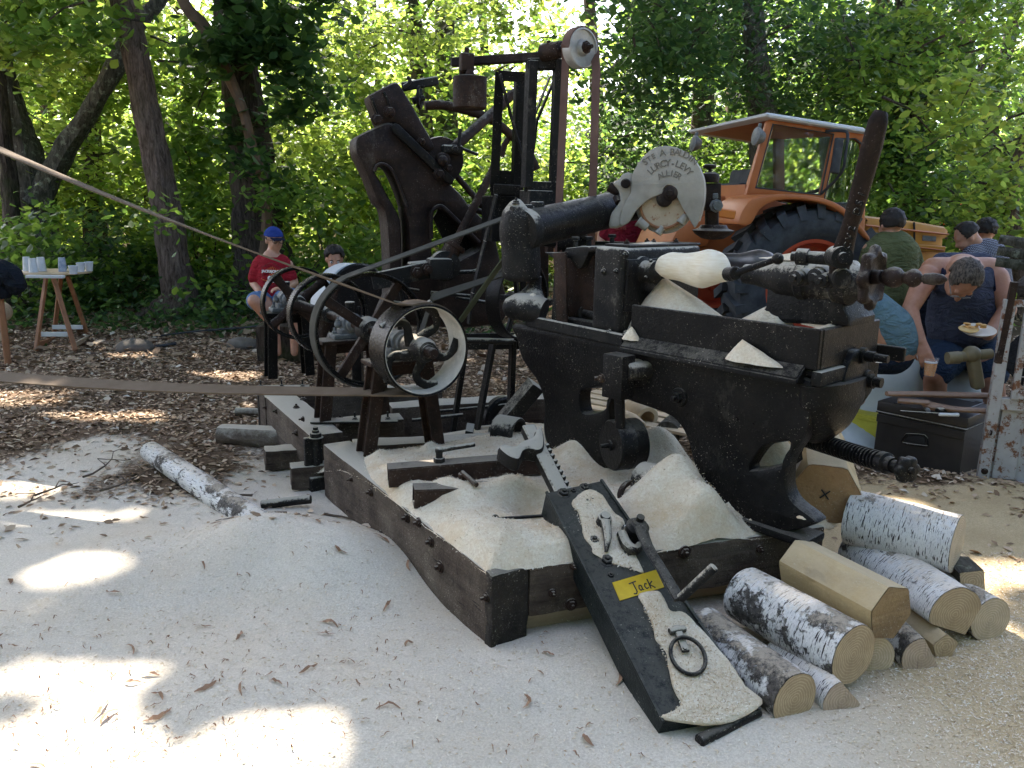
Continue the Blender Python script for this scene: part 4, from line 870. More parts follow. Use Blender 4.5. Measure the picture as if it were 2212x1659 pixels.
# the pale clog being turned and its dark master: profile traced, round in section
def turned_body(name, off, top, bot, wid, mat, lab, cat, sec=.82, tilt=0):
    pl = P14(off); T_ = [pl.uv(pl.p(u, v)) for u, v in top]; B_ = [pl.uv(pl.p(u, v)) for u, v in bot]
    s0 = (T_[0].x + B_[0].x) / 2; s1 = (T_[-1].x + B_[-1].x) / 2; n = 34; bm = B(); rings = []
    tx = [q.x for q in T_]; ty = [q.y for q in T_]; bx_ = [q.x for q in B_]; by = [q.y for q in B_]
    for i in range(n + 1):
        f = i / n; f = .5 - .5 * math.cos(math.pi * f); s = s0 + (s1 - s0) * f; a = np.interp(s, tx, ty); b = np.interp(s, bx_, by); h = max((a - b) / 2, .004) * (min(1, math.sqrt(max(0, min(f, 1 - f) / .025))) if i in (0, n) else 1)
        rings.append([pl.w((s, (a + b) / 2 + h * math.sin(t)), h * sec * math.cos(t) * (1 + .12 * math.sin(f * 9))) for t in [2 * math.pi * k / 28 for k in range(28)]])
    # smooth along
    for _ in range(1):
        R2 = [r[:] for r in rings]
        for i in range(1, n): rings[i] = [(R2[i - 1][k] + R2[i][k] * 2 + R2[i + 1][k]) / 4 for k in range(28)]
    v = [[bm.verts.new(p) for p in r] for r in rings]
    for a, b in zip(v, v[1:]):
        for k in range(28): bm.faces.new((a[k], a[(k + 1) % 28], b[(k + 1) % 28], b[k]))
    bm.faces.new(v[0][::-1]); bm.faces.new(v[-1]); bmesh.ops.recalc_face_normals(bm, faces=bm.faces[:])
    return one(name, bm, mat, lab, cat, smooth=60)
MCW = M_('clog_wood', .65, 0, .3); g = MCW.noise(1, 7, .7, (14, 14, 120), .3); c_ = MCW.mix(MCW.ramp(g, [(.35, 0), (.7, 1)]), (.74, .62, .44), (.88, .80, .65)); c_ = MCW.mix(MCW.ramp(MCW.noise(9, 4), [(.45, 0), (.75, .6)]), c_, (.90, .84, .74)); MCW.col(c_); MCW.bump(MCW.noise(1, 6, .8, (60, 60, 300)), .5, .004); MCW = MCW.m
turned_body('turned_clog', .141, [(1419, 572), (1427, 554), (1450, 544), (1477, 547), (1503, 545), (1533, 537), (1560, 546), (1572, 568), (1580, 596)], [(1420, 590), (1440, 602), (1470, 607), (1493, 617), (1517, 624), (1543, 616), (1560, 610), (1570, 608), (1580, 606)], 0, MCW, 'freshly turned pale wooden clog held between the lathe centres', 'wooden clog')
turned_body('master_last', .40, [(1540, 546), (1560, 546), (1600, 547), (1640, 537), (1665, 545), (1683, 564)], [(1540, 572), (1560, 584), (1600, 590), (1640, 600), (1665, 594), (1683, 574)], 0, paint('dark_last', (.018, .016, .018), (.05, .045, .045), .35, 5, .6, bump=.15), 'dark clog pattern mounted behind the pale clog as the master', 'clog pattern')
bm = B(); rod(bm, hp(.40, .44, z1 + .01), W(1555, 560, 3.52), .026, .03, 16); O('drive_centre', bm, MI, lat)
# left column, pivot bulb, pipe arm
cb = W(1126, 600, 4.22)
bm = B(); x = SP; sweep(bm, [W(1126, 606, 4.22), W(1126, 598, 4.22), W(1126, 570, 4.22), W(1124, 530, 4.22), W(1122, 498, 4.22), W(1128, 470, 4.22), W(1134, 452, 4.22), W(1138, 447, 4.22)], [.07, .098, .102, .10, .105, .105, .085, .04], 28, smooth=4, sx=1.0); O('column', bm, MI3, lat)
bm = B(); pd = (W(1338, 452, 4.78) - W(1128, 498, 4.22)); pa = W(1136, 496, 4.18); pb = W(1345, 448, 4.78)
lathe(bm, pa - pd.normalized() * .03, pb - pa, [(0, .104), (.05, .106), (.065, .098), (.075, .098), (.08, .1)], 36); O('pipe_collar', bm, MI3, lat)
bm = B(); rod(bm, pa, pb, .100, .098, 40, .05); O('arm_pipe', bm, MI, lat)
bm = B(); q = W(1130, 452, 4.2); box(bm, q + UP * .0, .05, .10, .05, LA, LN, UP, .01, 2); box(bm, q + LN * .10 + UP * .01, .06, .06, .06, LA, LN, UP, .012, 2); rod(bm, q - LN * .08 + UP * .0, q + LN * .08, .018, seg=8); hexbolt(bm, q - LN * .05 + UP * .028, UP, .015, .016, True, .01); O('clamp_lug', bm, MI3, lat)
bm = B(); b = W(1150, 668, 4.12); sweep(bm, [W(1092, 672, 4.2), W(1102, 668, 4.19), W(1125, 662, 4.17), W(1155, 668, 4.12), W(1175, 674, 4.1)], [.03, .075, .09, .092, .085], 24, smooth=4, sy=.8, sx=.9); sweep(bm, [W(1152, 650, 4.2), W(1155, 620, 4.22), W(1158, 596, 4.22)], [.07, .035, .03], 14, smooth=3); O('pivot_bulb', bm, MI3, lat)
# slide plate, bracket and carriage between column and headstock
def quadbox(name, pts, off, depth, mat=MI, bev=.006, sm=0): return traced(name, pts, (), depth, off, bev, mat, sm)
quadbox('bracket_plate', [(1176, 545), (1219, 545), (1222, 702), (1190, 702), (1197, 560)], .02, .02, MI3)
quadbox('bracket_flange', [(1194, 546), (1221, 544), (1224, 706), (1202, 706)], .0, .018, MI2)
quadbox('carriage', [(1222, 542), (1282, 548), (1282, 600), (1305, 610), (1305, 706), (1224, 706)], .10, .22, MI2, .012, 0)
quadbox('carriage_bracket', [(1222, 536), (1288, 532), (1288, 543), (1272, 545), (1258, 575), (1246, 580), (1232, 560), (1222, 556)], .06, .10, MI3, .008, 2)
quadbox('top_beam', [(1255, 530), (1345, 530), (1345, 541), (1255, 541)], .40, .08, MI, .004)
bm = B(); rod(bm, W(1262, 676, 3.98), W(1300, 688, 3.86), .022); rod(bm, W(1262, 676, 4.02), W(1262, 676, 3.97), .036); O('feed_rod', bm, MI, lat)
for (u, v, d, r) in ((1213, 563, 4.05, .012), (1215, 594, 4.05, .012), (1212, 690, 4.04, .011), (1226, 690, 4.03, .011)): bm = B(); hexbolt(bm, W(u, v, d - .06), -LN, r, .012, True, .006); O('bolt', bm, MI2, lat)
for (u, v, d) in ((1243, 527, 4.1), (1272, 526, 4.2), (1322, 521, 4.3)): bm = B(); rod(bm, W(u, v + 14, d), W(u, v - 8, d), .013); lathe(bm, W(u, v - 8, d), UP, [(0, .022), (.016, .022)], 6); O('bolt', bm, MI3, lat)
# counterweight
cw = bpy.data.objects.new('counterweight', None); C.objects.link(cw); cw.parent = lat; cw.location = hp(.2, -.15, .8) - wpos(lat)
fr = Pl(SP.o - LN * .10, LA); k0 = fr.p(1330, 812)
bm = B(); box(bm, fr.p(1336, 812), .115, .09, .20, LA, LN, UP, .008, 2); O('clamp_block', bm, MI, cw)
bm = B(); rod(bm, fr.p(1338, 850) , fr.p(1340, 925), .024, seg=14); O('hanger_rod', bm, MI, cw)
bm = B(); rod(bm, fr.p(1352, 803) , fr.p(1352, 803) + LN * .16 + LA * .05, .042, seg=24); lathe(bm, SP.p(1378, 806) - LN * .004, LN, [(-.02, .05), (0, .065), (.02, .07)], 24); O('stub_shaft', bm, MI3, cw)
bm = B(); rod(bm, fr.p(1300, 815) - LN * .05, fr.p(1318, 813), .010); hexbolt(bm, fr.p(1314, 815) - LN * .045, -LN, .016, .014); O('set_screw', bm, MI2, cw)
dax = Vector((.93, .36, 0)).normalized(); bm = B(); dc = fr.p(1318, 962) - dax * .0; lathe(bm, dc, dax, [(-.004, .02), (0, .02), (.002, .112), (.010, .118), (.075, .118), (.078, .120), (.082, .118), (.138, .118), (.146, .11)], 48); lathe(bm, dc, -dax, [(0, .026), (.008, .024), (.01, .012), (.05, .010)], 12); O('weight_drum', bm, MI, cw)
for (u, v, r) in ((1467, 858, .026),): 
    bm = B(); q = SP.p(u, v); lathe(bm, q + LN * .005, -LN, [(0, .045), (.012, .04), (.014, .02)], 24); hexbolt(bm, q - LN * .008, -LN, .024, .022, False, .02); O('boss_nut', bm, MI, lat)
# end lug with its two screws
def EP(u, v, s=1.26): 
    pl = Pl(hp(s, 0, 1), LN); return pl.p(u, v)
epl = Pl(hp(1.275, 0, 1), LN)
bm = B(); extr(bm, epl, [[epl.px(u, v) for u, v in ((1842, 770), (1850, 757), (1868, 757), (1876, 775), (1878, 800), (1888, 818), (1885, 845), (1868, 862), (1835, 866), (1822, 850), (1826, 815))]], .05, .01, 0, smooth=3); O('end_lug', bm, MI, lat)
for (u, v, r, L) in ((1864, 768, .022, .10), (1873, 822, .030, .06)):
    bm = B(); q = epl.p(u, v); lathe(bm, q, LA, [(-.01, r * 1.5), (.012, r * 1.5), (.014, r), (L * .5, r), (L * .5, r * .75), (L, r * .7)], 12); O('lug_screw', bm, MI, lat)
# tailstock
ts = bpy.data.objects.new('tailstock', None); C.objects.link(ts); ts.parent = lat; ts.location = hp(1.0, .25, 1.15) - wpos(lat)
TP = P14(.16)
bm = B(); extr(bm, TP, [[TP.px(u, v) for u, v in ((1655, 618), (1652, 662), (1638, 684), (1640, 695), (1832, 706), (1834, 690), (1822, 668), (1820, 625))]], .24, .016, 0, smooth=0); O('tail_column', bm, MI, ts)
zb2 = TP.p(1720, 603).z; TA = lambda s, o=.20, z=zb2: hp(s, o, z)
def sU(u, v=600, off=.20): pl = P14(off); return pl.uv(pl.p(u, v)).x
bm = B(); s0 = sU(1607); s1 = sU(1872); c = TA(s0); L = s1 - s0
lathe(bm, c, LA, [(0, .032), (.005, .04), (.06, .044), (.12, .056), (.18, .078), (L * .5, .080), (L * .52, .088), (L * .58, .088), (L * .6, .078), (L * .78, .078), (L * .8, .086), (L * .9, .086), (L * .93, .07), (L, .055)], 32); O('barrel', bm, MI3, ts)
bm = B(); lathe(bm, TA(sU(1575)), LA, [(0, .014), (.03, .02), (.05, .02), (s0 - sU(1575), .024)], 16); O('tail_centre', bm, MI2, ts)
bm = B(); q0, q1 = W(1590, 590, 3.12), W(1680, 559, 3.02); lathe(bm, q0, q1 - q0, [(-.03, .024), (.0, .026), (.02, .014), ((q1 - q0).length - .02, .011)], 14); ball(bm, q1, .022); rod(bm, W(1572, 592, 3.16), W(1590, 590, 3.1), .028, .026, 18); O('lock_handle', bm, MI, ts)
# link, long lever and small bosses
bm = B(); q0, q1 = W(1734, 555, 2.93), W(1812, 560, 2.86); rod(bm, q0, q1, .022, .024, 20); lathe(bm, q0, q0 - q1, [(-.02, .03), (.02, .03), (.025, .018), (.04, .016)], 16); lathe(bm, q1 - V(0, .04, 0), V(0, -1, 0), [(-.06, .034), (0, .034), (.006, .018), (.02, .016)], 18); O('link_arm', bm, MI3, ts)
lv = [W(1812, 590, 2.83), W(1818, 552, 2.82), W(1836, 490, 2.80), W(1858, 412, 2.78), W(1882, 320, 2.76), W(1897, 262, 2.75), W(1904, 240, 2.75)]
bm = B(); sweep(bm, lv, [.030, .034, .026, .029, .032, .029, .018], 14, smooth=4, sx=1.15, sy=.5, up=(0, 1, 0)); lv_o = O('long_lever', bm, MI4, ts)
bm = B(); q = W(1815, 556, 2.8); lathe(bm, q, V(0, -1, 0), [(-.05, .038), (.02, .038), (.022, .02), (.035, .018)], 20); q = W(1816, 600, 2.82); lathe(bm, q, V(0, -1, 0), [(-.04, .036), (.015, .036), (.02, .03)], 20); O('lever_boss', bm, MI3, ts)
for (u, v, d, r) in ((1722, 600, 2.93, .026), (1778, 606, 2.86, .024), (1864, 606, 2.78, .022), (1765, 598, 2.9, .03)): bm = B(); q = W(u, v, d); lathe(bm, q + LN * .06, -LN, [(0, r * 1.3), (.05, r * 1.2), (.055, r), (.08, r), (.085, r * .5), (.1, r * .45)], 8 if r < .026 else 20); O('nut', bm, MI3, ts)
# scalloped hand wheel with its crank
hc = W(1884, 600, 2.62); hax = Vector((.72, -.69, .02)).normalized(); hx, hy, _ = frame(hax)
bm = B(); n = 84; rings = []
for (h, rr, k) in ((-.016, .045, 0), (-.018, .075, .3), (-.012, .092, 1), (0, .098, 1), (.014, .092, 1), (.018, .078, .3), (.008, .066, 0), (.002, .05, 0), (.004, .03, 0)):
    rings.append([bm.verts.new(hc + hax * h + (hx * math.cos(a) + hy * math.sin(a)) * (rr + k * .010 * math.cos(a * 8))) for a in [2 * math.pi * i / n for i in range(n)]])
for a, b in zip(rings, rings[1:]):
    for i in range(n): bm.faces.new((a[i], a[(i + 1) % n], b[(i + 1) % n], b[i]))
bm.faces.new(rings[0][::-1]); bm.faces.new(rings[-1]); bmesh.ops.recalc_face_normals(bm, faces=bm.faces[:])
O('hand_wheel', bm, MI4, ts, 60)
bm = B(); hd = (W(2045, 604, 2.46) - hc).normalized(); q = W(1906, 598, 2.58); q2 = W(2046, 604, 2.44); LL = (q2 - q).length
lathe(bm, q, q2 - q, [(0, .014), (.005, .022), (.02, .030), (.036, .034), (.052, .030), (.066, .016), (.075, .020), (.088, .028), (.10, .029), (.112, .022), (.12, .011), (LL * .64, .011), (LL * .66, .016), (LL * .8, .019), (LL * .93, .015), (LL, .004)], 24); rod(bm, hc - hax * .02, q, .026, .022, 18); O('crank_handle', bm, MI4, ts)
# threaded spindle sticking out below
bm = B(); q0, q1 = W(1738, 946, 3.28), W(1932, 1006, 2.80); L = (q1 - q0).length; prof = []
n = 24
for i in range(n): a = .0 + L * .86 * i / n; d = L * .86 / n; prof += [(a, .026), (a + d * .12, .038), (a + d * .55, .038), (a + d * .68, .026)]
prof += [(L * .86, .028), (L * .87, .040), (L * .93, .040), (L * .94, .03), (L * .99, .028)]
lathe(bm, q0, q1 - q0, prof, 24); O('lead_screw', bm, MI, lat)
bm = B(); c = W(1958, 1014, 2.77); ax = (q1 - q0).normalized(); x_, y_, _ = frame(ax); n = 72; rings = []
for (h, rr, k) in ((-.02, .02, 0), (-.018, .038, 1), (-.012, .046, 1), (.012, .046, 1), (.018, .038, 1), (.02, .016, 0)): rings.append([bm.verts.new(c + ax * h + (x_ * math.cos(a) + y_ * math.sin(a)) * (rr + k * .009 * abs(math.cos(a * 3)) - k * .004)) for a in [2 * math.pi * i / n for i in range(n)]])
for a, b in zip(rings, rings[1:]):
    for i in range(n): bm.faces.new((a[i], a[(i + 1) % n], b[(i + 1) % n], b[i]))
bm.faces.new(rings[0][::-1]); bm.faces.new(rings[-1]); bmesh.ops.recalc_face_normals(bm, faces=bm.faces[:]); lathe(bm, c + ax * .018, ax, [(0, .014), (.015, .013), (.017, .008)], 12); rod(bm, q1 - ax * .02, c, .024, .022)
O('star_knob', bm, MI, lat, 60)
# pulley at the back of the lathe head
bm = B(); c = W(1118, 645, 4.75); ax = Vector((.78, -.62, 0)).normalized(); ring(bm, c, ax, .225, .238, .10, 60, .003)
x_, y_, _ = frame(ax)
for k in range(5): a = k * 1.2566 + .5; beam(bm, c + (x_ * math.cos(a) + y_ * math.sin(a)) * .03, c + (x_ * math.cos(a) + y_ * math.sin(a)) * .228, .035, .025, up=ax, bev=.006)
lathe(bm, c - ax * .06, ax, [(0, .04), (.12, .045)], 20); rod(bm, c - ax * .1, c + ax * .25, .02); O('driven_pulley', bm, MI, lat)
# ------------------------------------------------------------------ cutter head and its cast guard
gd = T('cutter_guard', W(1440, 410, 4.55), 'pale cast guard with lettering over the cutter disc on the pipe arm', 'cutter guard')
MGR = paint('cast_alloy', (.27, .24, .195), (.42, .38, .315), .62, 7, .5, (.17, .10, .06), .70, .35)
MRU = paint('rusty_cream', (.42, .30, .19), (.56, .44, .30), .6, 9, .4, (.30, .12, .05), .58, .3); MRR = paint('rust_edge', (.26, .11, .05), (.40, .20, .10), .8, 14, .3, bump=.4)
gax = Vector((-.30, -.953, .03)).normalized(); gx = Vector((.953, -.30, 0)); GP = Pl(W(1440, 412, 4.42), gx)
def gl(u, v): return GP.px(u, v)
def zc(x, y): return (.768 * (1680 + x / 5.185), .768 * (380 + y / 5.185))
gout = [zc(*q) for q in ((360, 1090), (420, 960), (490, 830), (500, 600), (560, 470), (650, 340), (760, 230), (880, 170), (1010, 155), (1150, 180), (1280, 240), (1390, 330), (1480, 460), (1540, 600), (1565, 760), (1560, 930), (1530, 1100), (1480, 1260), (1425, 1350), (1390, 1310), (1300, 1160), (1225, 1030), (1150, 880), (1135, 790), (1080, 735), (1010, 735), (960, 790), (945, 855), (850, 890), (740, 950), (640, 1030), (560, 1110), (500, 1210), (440, 1290), (340, 1325), (330, 1230))]
bm = B(); extr(bm, GP, [[gl(*q) for q in gout]], .016, .005, 0, smooth=2); O('guard_face', bm, MGR, gd, 50)
# the rim of the guard, bending back over the disc
rim = [zc(*q) for q in ((500, 600), (560, 470), (650, 340), (760, 230), (880, 170), (1010, 155), (1150, 180), (1280, 240), (1390, 330), (1480, 460), (1540, 600), (1565, 760), (1560, 930), (1530, 1100), (1480, 1260))]
bm = B(); R_o = crv([Vector((*gl(*q), 0)) for q in rim], 4); vs_ = []
for q in R_o:
    for o_, k in ((.006, 0), (.10, .0)): vs_.append(GP.w((q.x, q.y), o_))
    ctr = gl(*zc(1050, 860)); dd = (Vector((q.x, q.y)) - ctr).normalized() * .008
    for o_ in (.10, .006): vs_.append(GP.w((q.x - dd.x, q.y - dd.y), o_))
n = len(R_o); add_bm(bm, vs_, [(4 * i + k, 4 * i + (k + 1) % 4, 4 * i + 4 + (k + 1) % 4, 4 * i + 4 + k) for i in range(n - 1) for k in range(4)] + [(3, 2, 1, 0), (4 * n - 4, 4 * n - 3, 4 * n - 2, 4 * n - 1)]); bmesh.ops.recalc_face_normals(bm, faces=bm.faces[:]); O('guard_rim', bm, MGR, gd)
ear = [zc(*q) for q in ((170, 1360), (165, 1250), (200, 1130), (290, 1010), (320, 900), (290, 800), (215, 700), (300, 650), (370, 560), (500, 560), (500, 800), (470, 960), (400, 1080), (350, 1180), (345, 1330))]
bm = B(); extr(bm, GP, [[gl(*q) for q in ear]], .07, .014, .012, smooth=2); O('guard_ear', bm, MGR, gd, 50)
bm = B(); q = GP.p(*zc(415, 705)); lathe(bm, q + GP.n * .02, -GP.n, [(0, .026), (.03, .026), (.036, .02)], 20); rod(bm, GP.p(*zc(150, 740)) + GP.n * .05, GP.p(*zc(300, 840)) + GP.n * .05, .03, .026, 18); rod(bm, GP.p(*zc(250, 900)) + GP.n * .05, GP.p(*zc(300, 990)) + GP.n * .02, .02, .02, 14); O('pivot_pin', bm, MI4, gd)
# the disc and everything behind the guard
dk = GP.px(*zc(960, 1010)); bm = B(); lathe(bm, GP.w(dk, .030), GP.n, [(0, .001), (.0, .118), (.004, .120), (.006, .124), (.016, .124), (.02, .14), (.045, .145), (.05, .14)], 56); O('cutter_disc', bm, MRU, gd)
bm = B(); ring(bm, GP.w(dk, .030), GP.n, .118, .132, .012, 56, .003); O('disc_edge', bm, MRR, gd)
bm = B(); ring(bm, GP.w(dk, .075), GP.n, .10, .158, .03, 56, .006); O('back_ring', bm, paint('grey_worn', (.30, .29, .26), (.45, .43, .40), .5, 8, .5, (.35, .18, .09), .6), gd)
hb = GP.px(*zc(1065, 850)); bm = B(); lathe(bm, GP.w(hb, .03), -GP.n, [(0, .040), (.03, .040), (.034, .034), (.036, .018), (.044, .016)], 28); ring(bm, GP.w(hb, -.005), GP.n, .018, .022, .008, 24, .001)
ah = GP.px(*zc(970, 930)); q = GP.w(ah, .015); lathe(bm, q + GP.n * .01, -GP.n, [(0, .044), (.02, .04), (.024, .03)], 24); O('disc_hub', bm, MI4, gd)
for (x0, y0, x1, y1, r) in ((590, 1260, 720, 1350, .026), (1210, 1280, 1290, 1170, .022), (880, 1430, 940, 1340, .018)):
    bm = B(); q0, q1 = GP.p(*zc(x0, y0)) + GP.n * .03, GP.p(*zc(x1, y1)) + GP.n * .04; rod(bm, q0, q1, r, r, 18); ring(bm, q0, q1 - q0, r * .6, r * 1.12, .012, 20, .002); O('knife_holder', bm, MGR, gd)
bm = B(); rod(bm, pb - pd.normalized() * .02, GP.w(dk, .12), .085, .06, 28); O('arm_end', bm, MI, gd)
# raised lettering
def letter(ch, size, org, ex, ey, mat, parent, depth=.003, name='letter', al='CENTER', bold=0.0):
    cu = bpy.data.curves.new(name, 'FONT'); cu.body = ch; cu.size = size; cu.extrude = depth / 2; cu.align_x = al; cu.align_y = 'CENTER'; cu.offset = bold; cu.resolution_u = 3
    to = bpy.data.objects.new(name, cu); C.objects.link(to); dg = bpy.context.evaluated_depsgraph_get(); me = bpy.data.meshes.new_from_object(to.evaluated_get(dg)); bpy.data.objects.remove(to)
    ex = Vector(ex).normalized(); ez = ex.cross(Vector(ey)).normalized(); ey = ez.cross(ex)
    M = Matrix((ex, ey, ez)).transposed().to_4x4(); M.translation = Vector(org); me.transform(M)
    o = bpy.data.objects.new(name, me); C.objects.link(o); me.materials.clear(); me.materials.append(mat)
    if parent is not None: o.parent = parent; me.transform(Matrix.Translation(-wpos(parent)))
    return o
MLT = paint('letter_dark', (.15, .13, .105), (.22, .195, .16), .8, 20, .3)  # darker tone of the guard's letters
def arctext(txt, ctr, rad, a0, a1, size, sizes=None):
    bmj = []
    for i, ch in enumerate(txt):
        if ch == ' ': continue
        a = a0 + (a1 - a0) * i / (len(txt) - 1); q = GP.px(*zc(*ctr)) + Vector((math.cos(a), math.sin(a))) * rad
        letter(ch, size * (sizes[i] if sizes else 1), GP.w(q, -.0012), GP.ex * math.sin(a) - GP.ey * math.cos(a), GP.ex * math.cos(a) + GP.ey * math.sin(a), MLT, gd, .004, bold=.0006)
rr_ = (GP.px(*zc(1040, 240)) - GP.px(*zc(1040, 800))).length
arctext('STE A BAUDIN', (1040, 800), rr_ * .985, R_(133), R_(50), .048, [1, .75, .75, 1, 1, 1, 1, 1, 1, 1, 1, 1]); arctext('LURCY-LEVY', (1040, 800), rr_ * .70, R_(137), R_(42), .048); arctext('ALLIER', (1040, 800), rr_ * .43, R_(125), R_(54), .044)
for i, ch in enumerate('CV2 DSI'):
    if ch == ' ': continue
    q = W(1826 + i * 5.2, 531 - i * 18.5, 2.795 - i * .002); letter(ch, .034, q - V(0, .020, 0), Vector((.27, 0, .963)), Vector((-.963, 0, .27)), MI3, lat, .006, bold=.0008)
# upright oiler with its tray standing behind the guard
ol = bpy.data.objects.new('tool_post', None); C.objects.link(ol); ol.parent = lat; ol.location = W(1540, 490, 4.5) - wpos(lat); q = lambda x, y: W(*zc(x, y), 4.55)
bm = B(); lathe(bm, q(1640, 440), UP, [(-.018, .028), (-.01, .036), (.0, .036), (.006, .02)], 20); rod(bm, q(1645, 440), q(1640, 600), .010); lathe(bm, q(1640, 690), UP, [(0, .048), (.03, .052), (.045, .045), (.055, .022)], 20); O('post_cap', bm, MI4, ol)
bm = B(); beam(bm, q(1670, 700), q(1668, 1100), .09, .07, bev=.012, seg=2); O('post_body', bm, MI4, ol)
bm = B(); lathe(bm, q(1695, 1030) + V(0, -.05, 0), V(0, -1, 0), [(0, .036), (.02, .036), (.022, .026), (.045, .024)], 8); beam(bm, q(1700, 850) - V(0, .036, 0), q(1700, 930) - V(0, .036, 0), .03, .008); O('clamp_nut', bm, MSV, ol)
bm = B(); beam(bm, q(1670, 1090), q(1670, 1340), .07, .05, bev=.008); O('post_foot', bm, MI2, ol)
bm = B(); lathe(bm, q(1690, 1390), UP, [(-.05, .02), (-.045, .06), (-.02, .10), (0, .115), (.012, .08), (.03, .07)], 32); O('cup', bm, MI4, ol)
# sawdust lying on the lathe
def heap(pts, name, lab, n=7, h=1):
    """pts: outline on a level; a low mound over it"""
    return None
def mnd(c, ax, lx, ly, h, lab, seg=26, skew=0, prof=1.25):
    bm = B(); ax = Vector(ax).normalized(); ay = UP.cross(ax); rings = []; c = Vector(c)
    for j in range(9):
        f = j / 8; rg = []
        for i in range(seg):
            a = 2 * math.pi * i / seg; k = 1 + .16 * noise.noise(Vector((math.cos(a) * 1.6, math.sin(a) * 1.6, c.x * 9)))
            r = (1 - f) * k; rg.append(bm.verts.new(c + ax * (math.cos(a) * r * lx + skew * f * lx) + ay * math.sin(a) * r * ly + UP * (h * f ** prof - .004 + .004 * noise.noise(Vector((math.cos(a) * 3, f * 5, a))))))
        rings.append(rg)
    for a, b in zip(rings, rings[1:]):
        for i in range(seg): bm.faces.new((a[i], a[(i + 1) % seg], b[(i + 1) % seg], b[i]))
    bmesh.ops.remove_doubles(bm, verts=bm.verts[:], dist=.0005); bmesh.ops.recalc_face_normals(bm, faces=bm.faces[:])
    o = O('sawdust', bm, MSW, None, 60); o['kind'] = 'stuff'; o['label'] = lab
mnd(hp(.52, .20, 1.01), LA, .34, .20, .275, 'high smooth drift of sawdust under the turned clog', skew=-.45, prof=.85)
mnd(hp(.84, .20, 1.02), LA, .22, .17, .22, 'sawdust banked against the tailstock column', skew=.55, prof=.9)
mnd(hp(.985, -.02, 1.005), LA, .13, .045, .085, 'small cone of sawdust on the lip of the tray', skew=-.4, prof=.9)
mnd(hp(1.14, .34, 1.155), LA * .0 + LN, .22, .10, .04, 'sawdust crumbs behind the tailstock'); mnd(hp(1.2, .2, 1.155), LN, .2, .04, .02, 'crumbs on the end wall of the tray')
mnd(hp(.36, -.01, 1.01), LA, .05, .03, .06, 'sawdust at the lower corner of the headstock', prof=.8)
mnd(hp(1.0, .2, zb2 + .075), LA, .16, .045, .03, 'sawdust lying on the tailstock barrel')
mnd(hp(.2, .3, zt_ + .012), LN, .22, .06, .012, 'sawdust on the headstock lid'); mnd(hp(1.26, .46, 1.0), LN, .05, .04, .03, 'crumbs on the end ledge')

mnd(hp(.86, .42, HT - .02), LA, .34, .26, .36, 'sawdust heaped behind the right leg of the lathe', prof=.9)
mnd(SP.p(1732, 1118) + LN * .03 + UP * .0, LA, .035, .04, .03, 'sawdust on the toe of the right leg', prof=.8); mnd(SP.p(1622, 1128) - LN * .006, LA, .025, .02, .022, 'pinch of sawdust on the foot of the lathe'); mnd(SP.p(1570, 1130) - LN * .0, LA, .10, .07, .10, 'sawdust against the left side of the right foot', prof=.8)
mnd(W(1150, 652, 4.12), LA, .07, .06, .05, 'sawdust on the pivot bulb', prof=.8)
# ------------------------------------------------------------------ the second machine: leaning cast iron clog borer
KW = Vector((.95, .31, 0)).normalized(); KP = Pl(W(900, 600, 5.55), KW)
kb = T('clog_borer', V(*W(900, 640, 5.6).xy, HT), 'tall black cast iron machine with a slanting head and two arched legs', 'machine')
def k1(x, y): return (752.6 + x * .1805, 153.6 + y * .1805)
def k2(x, y): return (768 + x * .1805, 430 + y * .1805)
def KT(name, loops, off, depth, bev, mat=MI4, sm=3, par=kb, **k):
    bm = B(); extr(bm, KP, [[KP.uv(KP.p(u, v, off)) for u, v in L] for L in loops], depth, bev, off, smooth=sm); return O(name, bm, mat, par, 40, **k)
bo = [k1(490, 612), k1(300, 680), k1(160, 745), k1(100, 790), k1(78, 860), k1(90, 980), k1(150, 1110), k1(250, 1330), k1(340, 1570), k2(330, 120), k2(368, 300), k2(390, 600), k2(400, 900), (840, 645), (842, 700), (1085, 700), (1085, 600), (1078, 540), (1062, 490), k1(1480, 1640), k1(1360, 1480), k1(1250, 1370), k1(900, 1000), k1(620, 700)]
h1 = [k1(310, 1180), k1(340, 1135), k1(420, 1120), k1(500, 1175), k1(575, 1320), k1(640, 1480), k1(690, 1640), k2(600, 120), k2(628, 300), k2(640, 600), k2(640, 900), (884, 640), (870, 640), k2(560, 800), k2(556, 500), k2(540, 250), k2(450, 60), k1(470, 1480), k1(400, 1340)]
h2 = [k2(900, 200), k2(925, 130), k2(990, 88), k2(1060, 110), k2(1250, 300), k2(1480, 520), k2(1480, 600), k2(1300, 700), k2(1150, 780), k2(935, 790), k2(925, 500)]
KT('main_casting', [bo, h1, h2], 0, .34, .035, MI4)
KT('inner_web', [[k2(930, 230), k2(1000, 100), k2(1500, 560), k2(1300, 900), k2(1080, 760), k2(1060, 500)]], .22, .03, .006, MI, 0)
bm = B(); P_ = lambda x, y, o=0: KP.p(*k2(x, y), o)
sweep(bm, [P_(905, 480, -.012), P_(905, 200, -.012), P_(935, 125, -.012), P_(1000, 85, -.012), P_(1070, 115, -.012), P_(1270, 310, -.012), P_(1480, 520, -.012)], .014, 8, smooth=3)
P1 = lambda x, y, o=0: KP.p(*k1(x, y), o)
sweep(bm, [P1(310, 1200, -.01), P1(345, 1130, -.01), P1(420, 1115, -.01), P1(505, 1170, -.01), P1(580, 1310, -.01), P1(700, 1640, -.01)], .012, 8, smooth=3); O('opening_bead', bm, MI4, kb)
KT('slide_rail', [[k1(520, 650), k1(560, 620), k1(610, 640), k1(1270, 1290), k1(1245, 1360), k1(1180, 1330), k1(530, 720)]], -.05, .12, .008, MI, 0)
